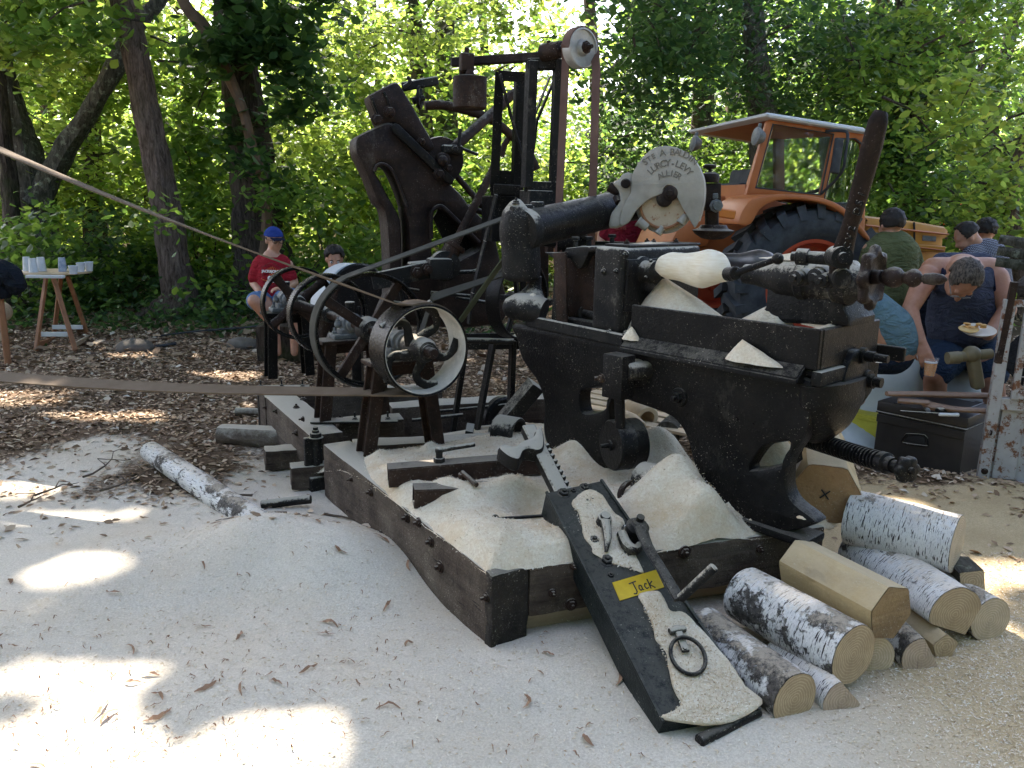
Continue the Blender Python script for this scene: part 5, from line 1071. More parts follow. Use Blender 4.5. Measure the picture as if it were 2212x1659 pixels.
KT('head_casting', [[k1(236, 300), k1(300, 255), k1(500, 150), k1(570, 128), k1(620, 160), k1(690, 270), k1(780, 420), k1(900, 640), k1(1040, 890), k1(1010, 960), k1(940, 960), k1(760, 800), k1(600, 640), k1(470, 630), k1(360, 650), k1(320, 560), k1(260, 400)]], .03, .22, .03, MI4, 2)
for pts in ([k1(262, 335), k1(300, 310), k1(305, 345), k1(370, 520), k1(350, 530), k1(275, 360)], [k1(405, 260), k1(440, 238), k1(465, 300), k1(520, 440), k1(500, 450), k1(430, 280)]):
    KT('guide_strip', [pts], .012, .03, .004, MI, 0)
bm = B(); hexbolt(bm, P1(490, 490, -.0), -KP.n, .03, .04, True, .01); O('clamp_bolt', bm, MI2, kb)
bm = B(); hexbolt(bm, P1(345, 580, .0), -KP.n, .028, .04); O('clamp_bolt', bm, MI2, kb)
bm = B(); hexbolt(bm, P1(870, 850, -.0), -KP.n, .022, .05, True, .05); O('clamp_bolt', bm, MI2, kb)
bm = B(); q = P1(1140, 1060, .0); lathe(bm, q + KP.n * .14, -KP.n, [(0, .150), (.05, .158), (.09, .150), (.10, .05), (.15, .045), (.16, .03)], 36); ball(bm, P1(1130, 1070, -.06), .035); hexbolt(bm, P1(1085, 1230, -.05), -KP.n, .028, .05); hexbolt(bm, P1(1195, 1160, -.04), -KP.n, .022, .04); O('feed_disc', bm, MI4, kb)
for (a, b, r, o_) in (((1215, 960), (1400, 790), .038, .0), ((1400, 790), (1750, 480), .036, .02)):
    pass
bm = B(); sweep(bm, [P1(1215, 960, .05), P1(1400, 790, .1), P1(1750, 480, .3), P1(1900, 330, .36), P1(1985, 270, .38), P1(2080, 255, .38), P1(2170, 290, .4)], .036, 12, smooth=4); O('bent_tube', bm, MI2, kb)
bm = B(); sweep(bm, [P1(915, 415, .3), P1(1080, 405, .3), P1(1260, 430, .3), P1(1450, 480, .3), P1(1700, 575, .3), P1(1920, 740, .3), P1(2140, 960, .3), P1(2250, 1180, .3)], .032, 12, smooth=4); sweep(bm, [P1(1950, 770, .32), P1(1870, 880, .32), P1(1830, 1020, .32)], .022, 10, smooth=3); O('curved_tube', bm, MI2, kb)
bm = B(); rod(bm, P1(1780, 1080, -.1), P_(1180, 560, -.25), .026, .03, 12); rod(bm, P_(1180, 560, -.25), P_(1040, 790, -.28), .060, .062, 18); ring(bm, P_(1185, 560, -.25), P_(1040, 790) - P_(1185, 560), .03, .075, .03, 24); O('telescopic_rod', bm, MI2, kb)
bm = B(); rod(bm, P1(1260, 1215, .1), P1(1640, 1659, .1), .022); rod(bm, P_(1060, 0, .1), P_(1560, 170, .05), .02); O('tie_rod', bm, MI4, kb)
bm = B(); rod(bm, P1(1340, 690, -.02), P1(1320, 900, -.02), .012); rod(bm, P1(1370, 930, -.02), P1(1550, 1000, -.02), .011); box(bm, P1(1240, 940, .02), .14, .07, .06, KW, KP.n, UP, .01); hexbolt(bm, P1(1270, 930, -.02), -KP.n, .02, .03); O('lever_joint', bm, MI3, kb)
bm = B(); beam(bm, P1(640, 190, .15), P1(1075, 112, .15), .03, .06, bev=.008); sweep(bm, [P1(660, 190, .1), P1(720, 150, .1), P1(735, 105, .1), P1(700, 75, .1)], .014, 8, smooth=3); O('top_handle', bm, MI3, kb)
bm = B(); c = P1(855, 315, .15); ring(bm, c, KW + Vector((0, -.4, 0)), .060, .078, .02, 28, .003); x_, y_, _ = frame(KW + Vector((0, -.4, 0)))
for k in range(5): rod(bm, c, c + (x_ * math.cos(k * 1.257) + y_ * math.sin(k * 1.257)) * .07, .010, seg=6)
rod(bm, P1(770, 360, .15), c + KW * .03, .025, .02); O('small_hand_wheel', bm, MI, kb)
# lower arm, cross head and bosses
bm = B(); beam(bm, P_(200, 990, -.3), P_(960, 830, -.3), .03, .11, bev=.005); beam(bm, P_(640, 805, -.2), P_(980, 770, -.2), .12, .05, bev=.008); beam(bm, P_(220, 955, -.25), P_(560, 900, -.25), .10, .02); O('cross_arm', bm, MI3, kb)
bm = B(); q = P_(1090, 810, -.34); lathe(bm, q + KP.n * .1, -KP.n, [(0, .10), (.08, .10), (.09, .055), (.12, .05)], 28); box(bm, P_(1000, 830, -.3), .16, .14, .14, KW, KP.n, UP, .03, 2); O('cross_head', bm, MI3, kb)
for q in ((735, 870), (865, 840)): bm = B(); hexbolt(bm, P_(*q, -.34), -KP.n, .032, .03, True, .015); O('bolt', bm, MI2, kb)
bm = B(); rod(bm, P_(940, 940, -.34), P_(960, 870, -.34), .016); O('thin_rod', bm, MI3, kb); bm = B(); rod(bm, P_(1070, 950, -.34), P_(1070, 880, -.34), .016); O('thin_rod', bm, MI3, kb); bm = B(); rod(bm, P_(1180, 880, -.3), P_(1400, 870, -.3), .014); sweep(bm, [P_(1400, 870, -.3), P_(1460, 850, -.3), P_(1480, 800, -.3)], .014, 8, smooth=3)
for a, b in (((400, 1040), (760, 1100)), ((400, 1230), (560, 1250)), ((515, 980), (570, 1260)), ((900, 1120), (1400, 1165)), ((1200, 1180), (1640, 1250)), ((640, 560), (1480, 1130))): 
    if a[0] != 640: O('thin_rod', bm, MI3, kb); bm = B(); rod(bm, P_(*a, -.2), P_(*b, -.2), .013)
O('thin_rod', bm, MI3, kb)
KT('lower_block', [[(850, 600), (1075, 585), (1080, 705), (850, 705)]], .02, .40, .03, MI, 0)
# ------------------------------------------------------------------ black angle-iron tower
tw = T('steel_tower', V(*W(1095, 600, 5.2).xy, HT), 'narrow black angle iron tower with diagonal braces', 'steel tower')
TD = 5.15
def leg(name, pts, w, h, par, mat=MI, d=TD, upv=KW):
    bm = B()
    for a, b in zip(pts, pts[1:]): beam(bm, W(*a, d), W(*b, d), w, h, up=upv, bev=.003)
    return O(name, bm, mat, par)
def angle(name, a, b, w, par, mat=MI, d=TD, side=1):
    bm = B(); p0, p1 = W(*a, d), W(*b, d); dn = Vector((.31, -.95, 0)); beam(bm, p0, p1, .008, w, up=KW, bev=.001); beam(bm, p0 + KW * w * .5 * side - dn * w * .5, p1 + KW * w * .5 * side - dn * w * .5, w, .008, up=KW, bev=.001); return O(name, bm, mat, par)
angle('post', (1079, 155), (1067, 415), .055, tw); angle('post', (1128, 160), (1120, 414), .06, tw, side=-1)
leg('cross_bar', [(1076, 163), (1134, 167)], .06, .012, tw, d=TD - .01); leg('cross_bar', [(1066, 408), (1124, 411)], .06, .05, tw, d=TD - .01); 
leg('brace', [(1080, 160), (1107, 262), (1137, 372)], .04, .008, tw, MI3, TD - .03); leg('brace', [(1188, 165), (1150, 262)], .035, .008, tw, MI, TD + .1)
leg('brace', [(1068, 400), (1083, 420)], .04, .02, tw); leg('slat', [(1060, 420), (1128, 423)], .30, .02, tw, d=TD + .1)
leg('gear_case', [(1100, 424), (1098, 520)], .24, .30, tw, MI, TD + .2)
leg('leg', [(1072, 420), (1048, 520), (1021, 632), (1012, 700)], .055, .012, tw, MI3, TD - .1); leg('leg', [(1126, 430), (1130, 640)], .05, .03, tw, MI, TD + .1)
leg('strut', [(1158, 830), (1078, 925)], .10, .09, tw, MI3, 4.75)
# stand below with its own legs
leg('leg', [(1066, 735), (1030, 930)], .09, .02, tw, MI3, 4.75); leg('leg', [(1108, 735), (1102, 905)], .07, .03, tw, MI, 4.85); leg('leg', [(1004, 760), (978, 935)], .05, .03, tw, MI, 4.9); leg('slat', [(990, 738), (1130, 736)], .10, .04, tw, MI, 4.9)
leg('cross_bar', [(1000, 945), (1075, 985)], .05, .03, tw, MI3, 4.5); leg('cross_bar', [(985, 955), (1040, 990)], .05, .03, tw, MI3, 4.5); leg('foot_block', [(1050, 955), (1085, 962)], .11, .16, tw, MI, 4.55); leg('foot_block', [(1005, 935), (1022, 938)], .10, .08, tw, MI3, 4.6)
bm = B(); c = W(1090, 905, 5.0); lathe(bm, c, Vector((-.6, .8, 0)), [(0, .02), (0, .13), (.012, .145), (.05, .145), (.06, .12)], 36); O('chain_wheel', bm, MI, tw)
bm = B(); rod(bm, W(930, 890, 4.9), W(1120, 872, 5.0), .010); O('thin_rod', bm, MI3, tw); bm = B(); rod(bm, W(985, 735, 4.6), W(1110, 738, 4.6), .018); O('thin_rod', bm, MI3, tw); bm = B(); rod(bm, W(890, 908, 4.8), W(1000, 896, 4.85), .012); O('thin_rod', bm, MI3, tw)
# ------------------------------------------------------------------ grey frame with swing arm, counterweight and top pulley
gf = T('swing_frame', V(*W(1165, 600, 4.9).xy, HT), 'grey dusty steel frame with a swing arm, hanging weight and pulley on top', 'steel frame'); GD = 4.85
leg('post', [(1149, 132), (1138, 405)], .085, .05, gf, MI3, GD); leg('post', [(1206, 128), (1196, 410)], .055, .05, gf, MI3, GD)
leg('cross_bar', [(1140, 140), (1212, 138)], .06, .05, gf, MI3, GD); leg('cross_bar', [(1132, 402), (1203, 404)], .06, .055, gf, MI3, GD)
leg('base_block', [(1168, 412), (1166, 470)], .19, .20, gf, MI3, GD + .05); leg('post', [(1160, 470), (1162, 640)], .12, .10, gf, MI2, GD + .1); leg('post', [(1190, 470), (1186, 545)], .05, .04, gf, MI2, GD)
leg('brace', [(1196, 175), (1160, 260), (1150, 340)], .03, .012, gf, MI, GD + .06)
bm = B(); beam(bm, W(976, 135, GD + .15), W(1178, 122, GD), .045, .05, up=UP, bev=.006); O('swing_arm', bm, MI4, gf)
bm = B(); rod(bm, W(1172, 114, GD - .02), W(1214, 106, GD - .12), .048, .046, 20); rod(bm, W(1205, 107, GD - .1), W(1262, 103, GD - .25), .022); rod(bm, W(1185, 95, GD - .08), W(1185, 88, GD - .08), .012); O('arm_bearing', bm, MI2, gf)
wt = bpy.data.objects.new('hanging_weight', None); C.objects.link(wt); wt.parent = gf; wt.location = W(1014, 240, 4.85) - wpos(gf); wt['label'] = 'rusty cylinder hanging from the outer end of the arm'
wc = W(1014.5, 236, 4.85); hh = (W(1014.5, 166, 4.85) - wc).length
bm = B(); lathe(bm, wc, UP, [(0, .088), (.008, .097), (hh * .98, .097), (hh, .090), (hh + .001, .03), (hh + .04, .02)], 40); O('weight_cylinder', bm, MI2, wt)
bm = B(); q = W(1008, 136, 4.88); box(bm, q, .075, .07, .10, KW, KP.n, UP, .006); rod(bm, q + UP * .08 - V(0, .01, 0), q - UP * .13, .014); box(bm, q - UP * .07, .085, .02, .06, KW, KP.n, UP, .004); O('hanger', bm, MI2, wt)
MAL = iron('turned_alloy', (.30, .29, .27), (.46, .44, .41), .4, .1, .1, .35, sc=5)
pc_ = W(1262, 103, 4.62); pax = Vector((.62, -.785, .0)).normalized(); pr = 41.5 / FPX * (pc_ - CAM).dot(F_)
bm = B(); lathe(bm, pc_ - pax * .065, pax, [(0, .03), (0, pr * .97), (.004, pr), (.061, pr), (.065, pr * .97), (.0655, pr * .90), (.056, pr * .88), (.054, pr * .42), (.075, pr * .36), (.08, pr * .33), (.08, .02)], 56); O('top_pulley', bm, MAL, gf, label='round pale alloy pulley at the top of the frame')
bm = B(); lathe(bm, pc_ + pax * .012, pax, [(0, .034), (.008, .034), (.01, .024), (.02, .024), (.022, .014), (.05, .011)], 8); O('pulley_nut', bm, MI2, gf)
bx, by_, _ = frame(pax); px_ = Vector((pax.y, -pax.x, 0)); px_ = px_ if px_.x > 0 else -px_
def onp(a): return pc_ - pax * .03 + (px_ * math.cos(R_(a)) + UP * math.sin(R_(a))) * (pr + .004)
bm = B(); belt(bm, [W(1206, 560, 4.66), W(1208, 440, 4.66), W(1222, 130, 4.66), onp(180)] + [onp(a) for a in range(170, 0, -10)] + [onp(0), W(1288, 150, 4.58), W(1281, 400, 4.6), W(1276, 545, 4.6)], .058, .006, pax)
one('vertical_belt', bm, MBR, 'dark red brown belt running up over the top pulley and down again', 'drive belt', 'flat drive belts')
bm = B(); q = W(1245, 528, 4.62); lathe(bm, q - V(.4, -.1, 0), V(.95, -.1, 0), [(0, .02), (.3, .02), (.3, .06), (.5, .06), (.5, .02), (.7, .02)], 20); rod(bm, W(1276, 545, 4.6), W(1274, 640, 4.6), .02); ring(bm, W(1200, 508, 4.75), V(.3, -.95, 0), .05, .075, .04, 24); O('drive_shaft', bm, MI, gf)
# ------------------------------------------------------------------ materials of the logs
def birchmat(name, dark, seed):
    m = M_(name, .75, 0, .25); sep = m.N.new('ShaderNodeMapping'); sep.inputs['Location'].default_value = (seed * 3.1, seed * 1.7, seed); m.lk(m.co, sep.inputs[0]); m.co = sep.outputs[0]
    c = m.mix(m.ramp(m.noise(7, 5, .6), [(.35, 0), (.7, 1)]), (.66, .63, .60), (.80, .77, .73)); c = m.mix(m.ramp(m.noise(3, 4), [(.5, 0), (.8, .6)]), c, (.58, .45, .36))
    l = m.noise(1, 2, .5, (26, 26, 210), .25); c = m.mix(m.ramp(l, [(.60, 0), (.635, 1)]), c, (.05, .04, .035))
    l2 = m.noise(1, 2, .5, (90, 90, 700), .2); c = m.mix(m.math('MULTIPLY', m.ramp(l2, [(.60, 0), (.66, 1)]), .7), c, (.10, .08, .065))
    b = m.noise(6.5, 8, .75); bl = m.ramp(b, [(dark, 0), (dark + .035, 1)]); bc = m.mix(m.ramp(m.noise(60, 5, .8), [(.35, 0), (.7, 1)]), (.018, .015, .013), (.17, .15, .13)); c = m.mix(bl, c, bc)
    u = m.math('ADD', m.up(), m.math('MULTIPLY', m.math('SUBTRACT', m.noise(40, 6, .8), .5), 1.5)); c = m.mix(m.math('MULTIPLY', m.ramp(u, [(.75, 0), (1.15, 1)]), .55), c, (.68, .56, .42))
    m.col(c); m.bump(m.math('ADD', m.math('MULTIPLY', l, -.6), m.math('MULTIPLY', bl, m.math('ADD', m.noise(60, 5, .8), .6))), .7, .008); return m.m
MBR1, MBR2, MBR3 = birchmat('birch_bark', .51, 0), birchmat('birch_bark_dark', .46, 3), birchmat('birch_bark_clean', .585, 7)
def endmat(name, a, b, saw_=True, split=0):
    m = M_(name, .8, 0, .2); L = m.N.new('ShaderNodeVectorMath'); L.operation = 'LENGTH'; mp = m.N.new('ShaderNodeMapping'); mp.inputs['Scale'].default_value = (1, 1, 0); m.lk(m.co, mp.inputs[0]); m.lk(mp.outputs[0], L.inputs[0])
    d = m.math('ADD', m.math('MULTIPLY', L.outputs['Value'], 620), m.math('MULTIPLY', m.noise(12, 4), 16)); w = m.math('SINE', d); c = m.mix(m.ramp(w, [(0, .1), (1, .9)]), tuple(x * .88 for x in a), b)
    c = m.mix(m.ramp(m.noise(9, 5), [(.4, 0), (.75, .8)]), c, tuple(x * .72 for x in a)); s = m.noise(1, 4, .7, (200, 12, 12) if not split else (120, 6, 20)); c = m.mix(m.ramp(s, [(.55, 0), (.7, .5 if not split else .9)]), c, tuple(x * .45 for x in a))
    m.col(c); m.bump(s, .4 + split * .6, .006); return m.m
ME1, ME2, ME3 = endmat('cut_end_yellow', (.50, .345, .20), (.66, .50, .32)), endmat('cut_end_pink', (.58, .42, .30), (.68, .52, .38), split=1), endmat('cut_end_pale', (.64, .48, .32), (.76, .61, .44))
MHX = wood('hewn_wood', (.40, .28, .13), (.54, .40, .21), (.27, .19, .09), .8, (8, 8, 2), .25, .35, .4)
def log(near, rn, far, d, lab, bark, end, group='birch logs stacked beside the sled', dz=0, tilt=0, sq=1.0, facet=None, flats=None, rf=None, name='birch_log', cat='log', L=None):
    """near end centre pixel at forward distance d; the far end centre found on the level of the near one (+dz)"""
    P0 = W(*near, d); P1 = Z(*far, P0.z + dz); ax = (P1 - P0).normalized()
    if L: P1 = P0 + ax * L
    L_ = (P1 - P0).length; r = rn * 1.17 / FPX * (P0 - CAM).dot(F_); rf = r if rf is None else r * rf
    t = T(name, P0, lab, cat, group); t.rotation_mode = 'QUATERNION'; x, y, z = frame(ax); M = Matrix((x, y, z)).transposed(); t.rotation_quaternion = M.to_quaternion()
    bm = B(); seg = 44; nl = 16; rings = []; ph = random.uniform(0, 99)
    def rad(a, k):
        q = 1 + .05 * noise.noise(Vector((math.cos(a) * 1.3, math.sin(a) * 1.3, k * .8 + ph))) + .018 * noise.noise(Vector((math.cos(a) * 5, math.sin(a) * 5, k * 3 + ph))); 
        if facet:
            n, a0 = facet; s_ = 2 * math.pi / n; b = ((a - a0) % s_) - s_ / 2; q = math.cos(s_ / 2) / math.cos(b) * (1.04 + .01 * noise.noise(Vector((a * 3, k * 4, ph))))
        if flats:
            for (fa, fd) in flats:
                c = math.cos(a - fa)
                if c > .01: q = min(q, fd / c)
        return q
    for k in range(nl + 1):
        f = k / nl; rr = r + (rf - r) * f; rings.append([bm.verts.new((math.cos(a) * rr * rad(a, f * 2), math.sin(a) * rr * rad(a, f * 2) * sq, L_ * f)) for a in [2 * math.pi * i / seg for i in range(seg)]])
    for a, b in zip(rings, rings[1:]):
        for i in range(seg): bm.faces.new((a[i], a[(i + 1) % seg], b[(i + 1) % seg], b[i]))
    bmesh.ops.recalc_face_normals(bm, faces=bm.faces[:])
    def put(nm, bm, mat, sm=40):
        me = bpy.data.meshes.new(nm); bm.to_mesh(me); bm.free(); me.materials.append(mat); me.polygons.foreach_set('use_smooth', [True] * len(me.polygons)); me.set_sharp_from_angle(angle=R_(sm)); o = bpy.data.objects.new(nm, me); C.objects.link(o); o.parent = t; return o
    put('bark' if not facet else 'hewn_side', bm, bark, 25 if facet else 50)
    for (zz, s_) in ((-.001, -1), (L_ + .001, 1)):
        bm = B(); f = 0 if s_ < 0 else 1; rr = r if s_ < 0 else rf; c = bm.verts.new((0, 0, zz + tilt * 0)); rg = []
        for q in (.5, .985):
            rg.append([bm.verts.new((math.cos(a) * rr * rad(a, f * 2) * q, math.sin(a) * rr * rad(a, f * 2) * sq * q, zz + s_ * (.001 if q > .9 else .003) * random.uniform(0, 1))) for a in [2 * math.pi * i / seg for i in range(seg)]])
        for i in range(seg): bm.faces.new((c, rg[0][i], rg[0][(i + 1) % seg])); bm.faces.new((rg[0][i], rg[1][i], rg[1][(i + 1) % seg], rg[0][(i + 1) % seg]))
        bmesh.ops.recalc_face_normals(bm, faces=bm.faces[:]); put('cut_end', bm, end, 60)
    return t
def zl(x, y): return (.768 * (1920 + x / 2.074), .768 * (1300 + y / 2.074))
def px7(r): return r / 2.074 * .768
log(zl(655, 1385), px7(143), zl(115, 985), 2.28, 'sawdust covered birch log lying against the right side of the jack', MBR2, ME1)
log(zl(995, 1125), px7(160), zl(360, 765), 2.42, 'thickest birch log with large black bark patches, in the middle of the stack', MBR1, ME1)
log(zl(930, 1395), px7(112), zl(600, 1080), 2.33, 'split birch piece squeezed under the thickest log', MBR3, ME2, flats=[(2.4, .55)])
log(zl(1118, 1140), px7(112), zl(800, 850), 2.56, 'pale ended birch log between the thickest log and the hewn block', MBR1, ME3)
log(zl(1395, 1140), px7(108), zl(1120, 880), 2.58, 'small grey birch log under the hewn block with a striped split end', MBR2, ME2, flats=[(2.6, .5)])
log(zl(1215, 880), px7(150), zl(675, 590), 2.52, 'big pale hewn block with flat faces lying on top of the stack', MHX, wood('hewn_end', (.26, .16, .075), (.40, .26, .13), (.14, .085, .05), .85, (3, 30, 30), .1, .5, .8), facet=(6, .25), name='hewn_block', cat='wood block')
log(zl(1590, 890), px7(150), zl(1040, 520), 2.72, 'birch log with a flat split side in the second row, under the top log', MBR3, ME1, flats=[(-1.2, .55), (3.6, .8)])
log(zl(1600, 480), px7(150), zl(985, 320), 2.98, 'topmost white birch log with two dark bark scars', MBR3, ME3)
log(zl(1795, 920), px7(118), zl(1420, 690), 2.80, 'round birch log at the right end of the stack', MBR1, ME3)
log(zl(1530, 1080), px7(70), zl(1300, 900), 2.66, 'yellow split piece under the second row log', MHX, ME1, facet=(5, .3), name='split_log')
log(zl(1690, 700), px7(80), zl(1500, 520), 2.92, 'dark split wedge of wood behind the top birch log', MB3, ME1, facet=(4, .6), name='split_log')
hx = log(zl(830, 185), px7(172), (1765, 958), 3.25, 'squared yellow block with a black cross on its end beside the lathe foot', MHX, wood('hewn_end2', (.34, .19, .09), (.46, .28, .14), (.24, .14, .07), .8, (4, 4, 30), .05, .4, .6), facet=(6, .0), sq=.95, name='hewn_block', cat='wood block')
MK = paint('marker_black', (.01, .01, .01), (.02, .02, .02), .6)
pl = Pl(W(*zl(830, 200), 3.245), Vector((.88, .47, 0))); bm = B()
ax0 = (hx.rotation_quaternion @ Vector((0, 0, 1))); cc = hx.location - ax0 * .008; xx = UP.cross(ax0).normalized(); yy = ax0.cross(xx).normalized()
for a in (.9, -.75): beam(bm, cc - (xx * math.cos(a) + yy * math.sin(a)) * .026, cc + (xx * math.cos(a) + yy * math.sin(a)) * .026, .006, .002, up=ax0, bev=0)
o = O('cross_mark', bm, MK, None); bpy.context.view_layer.update(); o.parent = hx; o.matrix_parent_inverse = hx.matrix_world.inverted()
# the long birch pole half buried in the white sawdust
P0, P1 = Z(325, 975, .075), Z(640, 1185, .02); bm = B(); sweep(bm, [P0, P0.lerp(P1, .4), P0.lerp(P1, .8), P1], [.062, .068, .07, .07], 22, rough=.05, smooth=5)
one('birch_pole', bm, birchmat('birch_grey', .52, 5), 'long birch pole half buried in the white sawdust on the left', 'log')
# curled root-like knot of dust over its lower end: a mound of sawdust
# ------------------------------------------------------------------ the jack
jk = T('rack_jack', Z(1500, 1570, .02), 'heavy black rack jack with a yellow name plate leaning against the sled', 'jack')
jB = W(1535, 1545, 2.20); jT = W(1243, 1050, 3.08); JA = (jT - jB).normalized(); JW = Vector((.955, .30, .0)); JW = (JW - JA * JW.dot(JA)).normalized(); JP = Pl(jB, JW, JA)
MJ = iron('jack_green_black', (.008, .011, .011), (.020, .024, .023), .4, .10, .7, sc=6)
# in plane outline: front face corners
fc4 = [JP.px(1180, 1064), JP.px(1298, 1038), JP.px(1640, 1535), JP.px(1432, 1562)]
bm = B(); extr(bm, JP, [fc4], .125, .006, 0, smooth=0); O('jack_case', bm, MJ, jk)
bm = B(); 
for a, b in ((0, 3), (1, 2)):
    p0, p1 = JP.w(fc4[a], -.004), JP.w(fc4[b], -.004); beam(bm, p0, p1, .012, .012, up=JP.n, bev=.004, seg=2)
O('edge_rib', bm, MJ, jk)
def J(u, v, o=0): return JP.p(u, v, o)
bm = B(); p0, p1 = J(1215, 1075, .05), J(1140, 925, .05); beam(bm, p0, p1, .062, .05, up=JP.n, bev=.006)
d = (p1 - p0).normalized(); s = JW * 1.0
for k in range(9): q = p0 + d * (.03 + k * .034) + JW * .038; box(bm, q, .022, .045, .018, (JW + d * .35).normalized(), JP.n, None, .003)
O('toothed_bar', bm, MI3, jk)
def j8(x, y): return (.768 * (1300 + x / 2.765), .768 * (1100 + y / 2.765))
claw = [j8(*q) for q in ((283, 430), (330, 400), (380, 415), (430, 410), (460, 380), (530, 355), (560, 330), (575, 290), (620, 262), (640, 350), (635, 430), (590, 455), (530, 445), (480, 460), (450, 520), (390, 515), (330, 480))]
bm = B(); extr(bm, JP, [[JP.uv(J(u, v, .0)) for u, v in claw]], .085, .018, 0, smooth=3); O('claw', bm, MI3, jk)
for (x, y, r) in ((790, 795, .021), (955, 750, .018), (865, 775, .012), (1025, 1165, .020), (1125, 1320, .022), (1290, 1265, .021), (1155, 1432, .012), (1310, 1380, .008), (1010, 850, .011), (1130, 970, .007), (970, 860, .012)):
    bm = B(); q = J(*j8(x, y)); hexbolt(bm, q + JP.n * .001, -JP.n, r, r * .7, r > .015, r * .3); O('bolt', bm, MI, jk)
bm = B(); q = J(*j8(1095, 1040)); lathe(bm, q, -JP.n, [(0, .032), (.04, .026), (.044, .02), (.055, .018)], 20); sweep(bm, [q - JP.n * .03, J(*j8(1130, 1130), -.04), J(*j8(1118, 1250), -.02)], [.022, .016, .006], 10, smooth=3); O('pawl', bm, MI3, jk)
bm = B(); q = J(*j8(1350, 1100), -.02); lathe(bm, q, -JP.n, [(-.02, .04), (.035, .044), (.05, .03), (.052, .016), (.085, .015)], 22); sweep(bm, [q - JP.n * .055, J(*j8(1440, 1200), -.085), J(*j8(1560, 1400), -.085), J(*j8(1690, 1620), -.08)], [.022, .017, .016, .018], 12, smooth=3, sx=1.3, sy=.6, up=-JP.n); O('crank', bm, MI, jk)
bm = B(); rod(bm, J(*j8(1690, 1620), -.08), J(*j8(1965, 1365), -.22), .016, .017, 16, .3); O('crank_handle', bm, MI3, jk)
bm = B(); sweep(bm, [J(*j8(1240, 1110), -.02), J(*j8(1280, 1200), -.03), J(*j8(1350, 1235), -.03), J(*j8(1380, 1190), -.03)], [.02, .022, .02, .012], 10, smooth=3); O('ratchet', bm, MI3, jk)
MYL = paint('yellow_plate', (.50, .32, .012), (.62, .42, .02), .55, 18, .4, (.30, .2, .06), .75, .1)
lq = [j8(1165, 1495), j8(1505, 1395), j8(1570, 1530), j8(1225, 1635)]
bm = B(); extr(bm, JP, [[JP.px(*q) for q in lq]], .004, .0008, -.005, smooth=0); O('name_plate', bm, MYL, jk, label='yellow plate with the hand written word Jack')
ex = (J(*j8(1505, 1395)) - J(*j8(1165, 1495))).normalized(); ey = (J(*j8(1165, 1495)) - J(*j8(1225, 1635))).normalized()
def stroke(pts, w=.0042):
    bm = B(); c = J(*j8(1405, 1515), -.0058)
    for a, b in zip(pts, pts[1:]): beam(bm, c + ex * a[0] + ey * a[1], c + ex * b[0] + ey * b[1], w, .0016, up=JP.n, bev=0)
    return bm
k = .033
for L in ([(-2.4, 1.0), (-.9, 1.1)], [(-1.6, 1.05), (-1.5, -.6), (-1.8, -.95), (-2.3, -.8)], [(-.3, .2), (-.7, .25), (-.9, -.2), (-.7, -.65), (-.3, -.45), (-.28, .2), (-.3, -.5), (-.1, -.7)], [(.9, .15), (.55, .3), (.3, -.15), (.5, -.65), (.95, -.5)], [(1.35, .9), (1.3, -.8)], [(2.1, .35), (1.35, -.1), (2.2, -.9)]):
    O('letter_stroke', stroke([(a * k * .62, b * k * .75) for a, b in L]), MK, jk)
bm = B(); q = J(1492, 1402, -.012); rx, ry = J(1492 - 40, 1402), 0
e1 = (J(1527, 1420) - J(1452, 1390)); r1 = .052
R3 = [J(1486, 1416, -.036) + JW * math.cos(a) * .056 + JA * math.sin(a) * .062 - JP.n * .012 * math.sin(a * 1 + .5) for a in np.linspace(0, 2 * math.pi, 40)]
sweep(bm, R3, .0068, 10, cap=False); O('ring', bm, MI, jk)
bm = B(); beam(bm, J(1460, 1352, -.026), J(1482, 1408, -.032), .026, .014, up=JP.n, bev=.003); rod(bm, J(1446, 1364, -.028), J(1480, 1358, -.028), .012); lathe(bm, J(1479, 1400, -.038), -JP.n, [(0, .008), (.004, .006)], 12); O('ring_bracket', bm, MI3, jk)
bm = B(); rod(bm, J(1508, 1602, .02), J(1640, 1535, .02), .020, .018, 16, .3); O('foot_bar', bm, MI, jk)
bm = B(); rod(bm, J(1400, 1470, .10), J(1345, 1462, .12), .026, .02, 12); sweep(bm, [J(1355, 1462, .12), J(1340, 1475, .12), J(1332, 1492, .12)], [.008, .006, .003], 8); O('rear_lug', bm, MI3, jk)
# sawdust caked on the front of the jack
for pts in ([(920, 800), (1000, 775), (1060, 800), (1110, 850), (1170, 940), (1260, 1020), (1230, 1080), (1300, 1200), (1390, 1380), (1400, 1420), (1300, 1380), (1180, 1350), (1030, 1280), (1010, 1220), (950, 1150), (925, 1050), (900, 950), (850, 880)],):
    bm = B(); extr(bm, JP, [[JP.px(*j8(*q)) for q in pts]], .012, .008, -.011, smooth=4)
    for v in bm.verts: v.co += JP.n * .005 * noise.noise(v.co * 40) + Vector((noise.noise(v.co * 60), noise.noise(v.co * 55 + V(3, 3, 3)), 0)) * .004
    o = O('sawdust', bm, MSW, None, 60); o['kind'] = 'stuff'; o['label'] = 'sawdust caked on the upper face of the jack'
def z7(x, y): return (.768 * (1380 + x / 2.304), .768 * (1400 + y / 2.304))
bm = B(); pts = [(955, 640), (1010, 620), (1080, 620), (1120, 660), (1160, 740), (1240, 750), (1330, 830), (1400, 900), (1460, 970), (1560, 1100), (1650, 1230), (1755, 1345), (1480, 1480), (1100, 1440), (1180, 1390), (1230, 1340), (1180, 1240), (1150, 1100), (1130, 1000), (1070, 930), (1050, 850), (1010, 740)]
extr(bm, JP, [[JP.px(*z7(*q)) for q in pts]], .018, .012, -.016, smooth=4)
for v in bm.verts: v.co += JP.n * .006 * noise.noise(v.co * 25) + JP.n * .003 * noise.noise(v.co * 90)
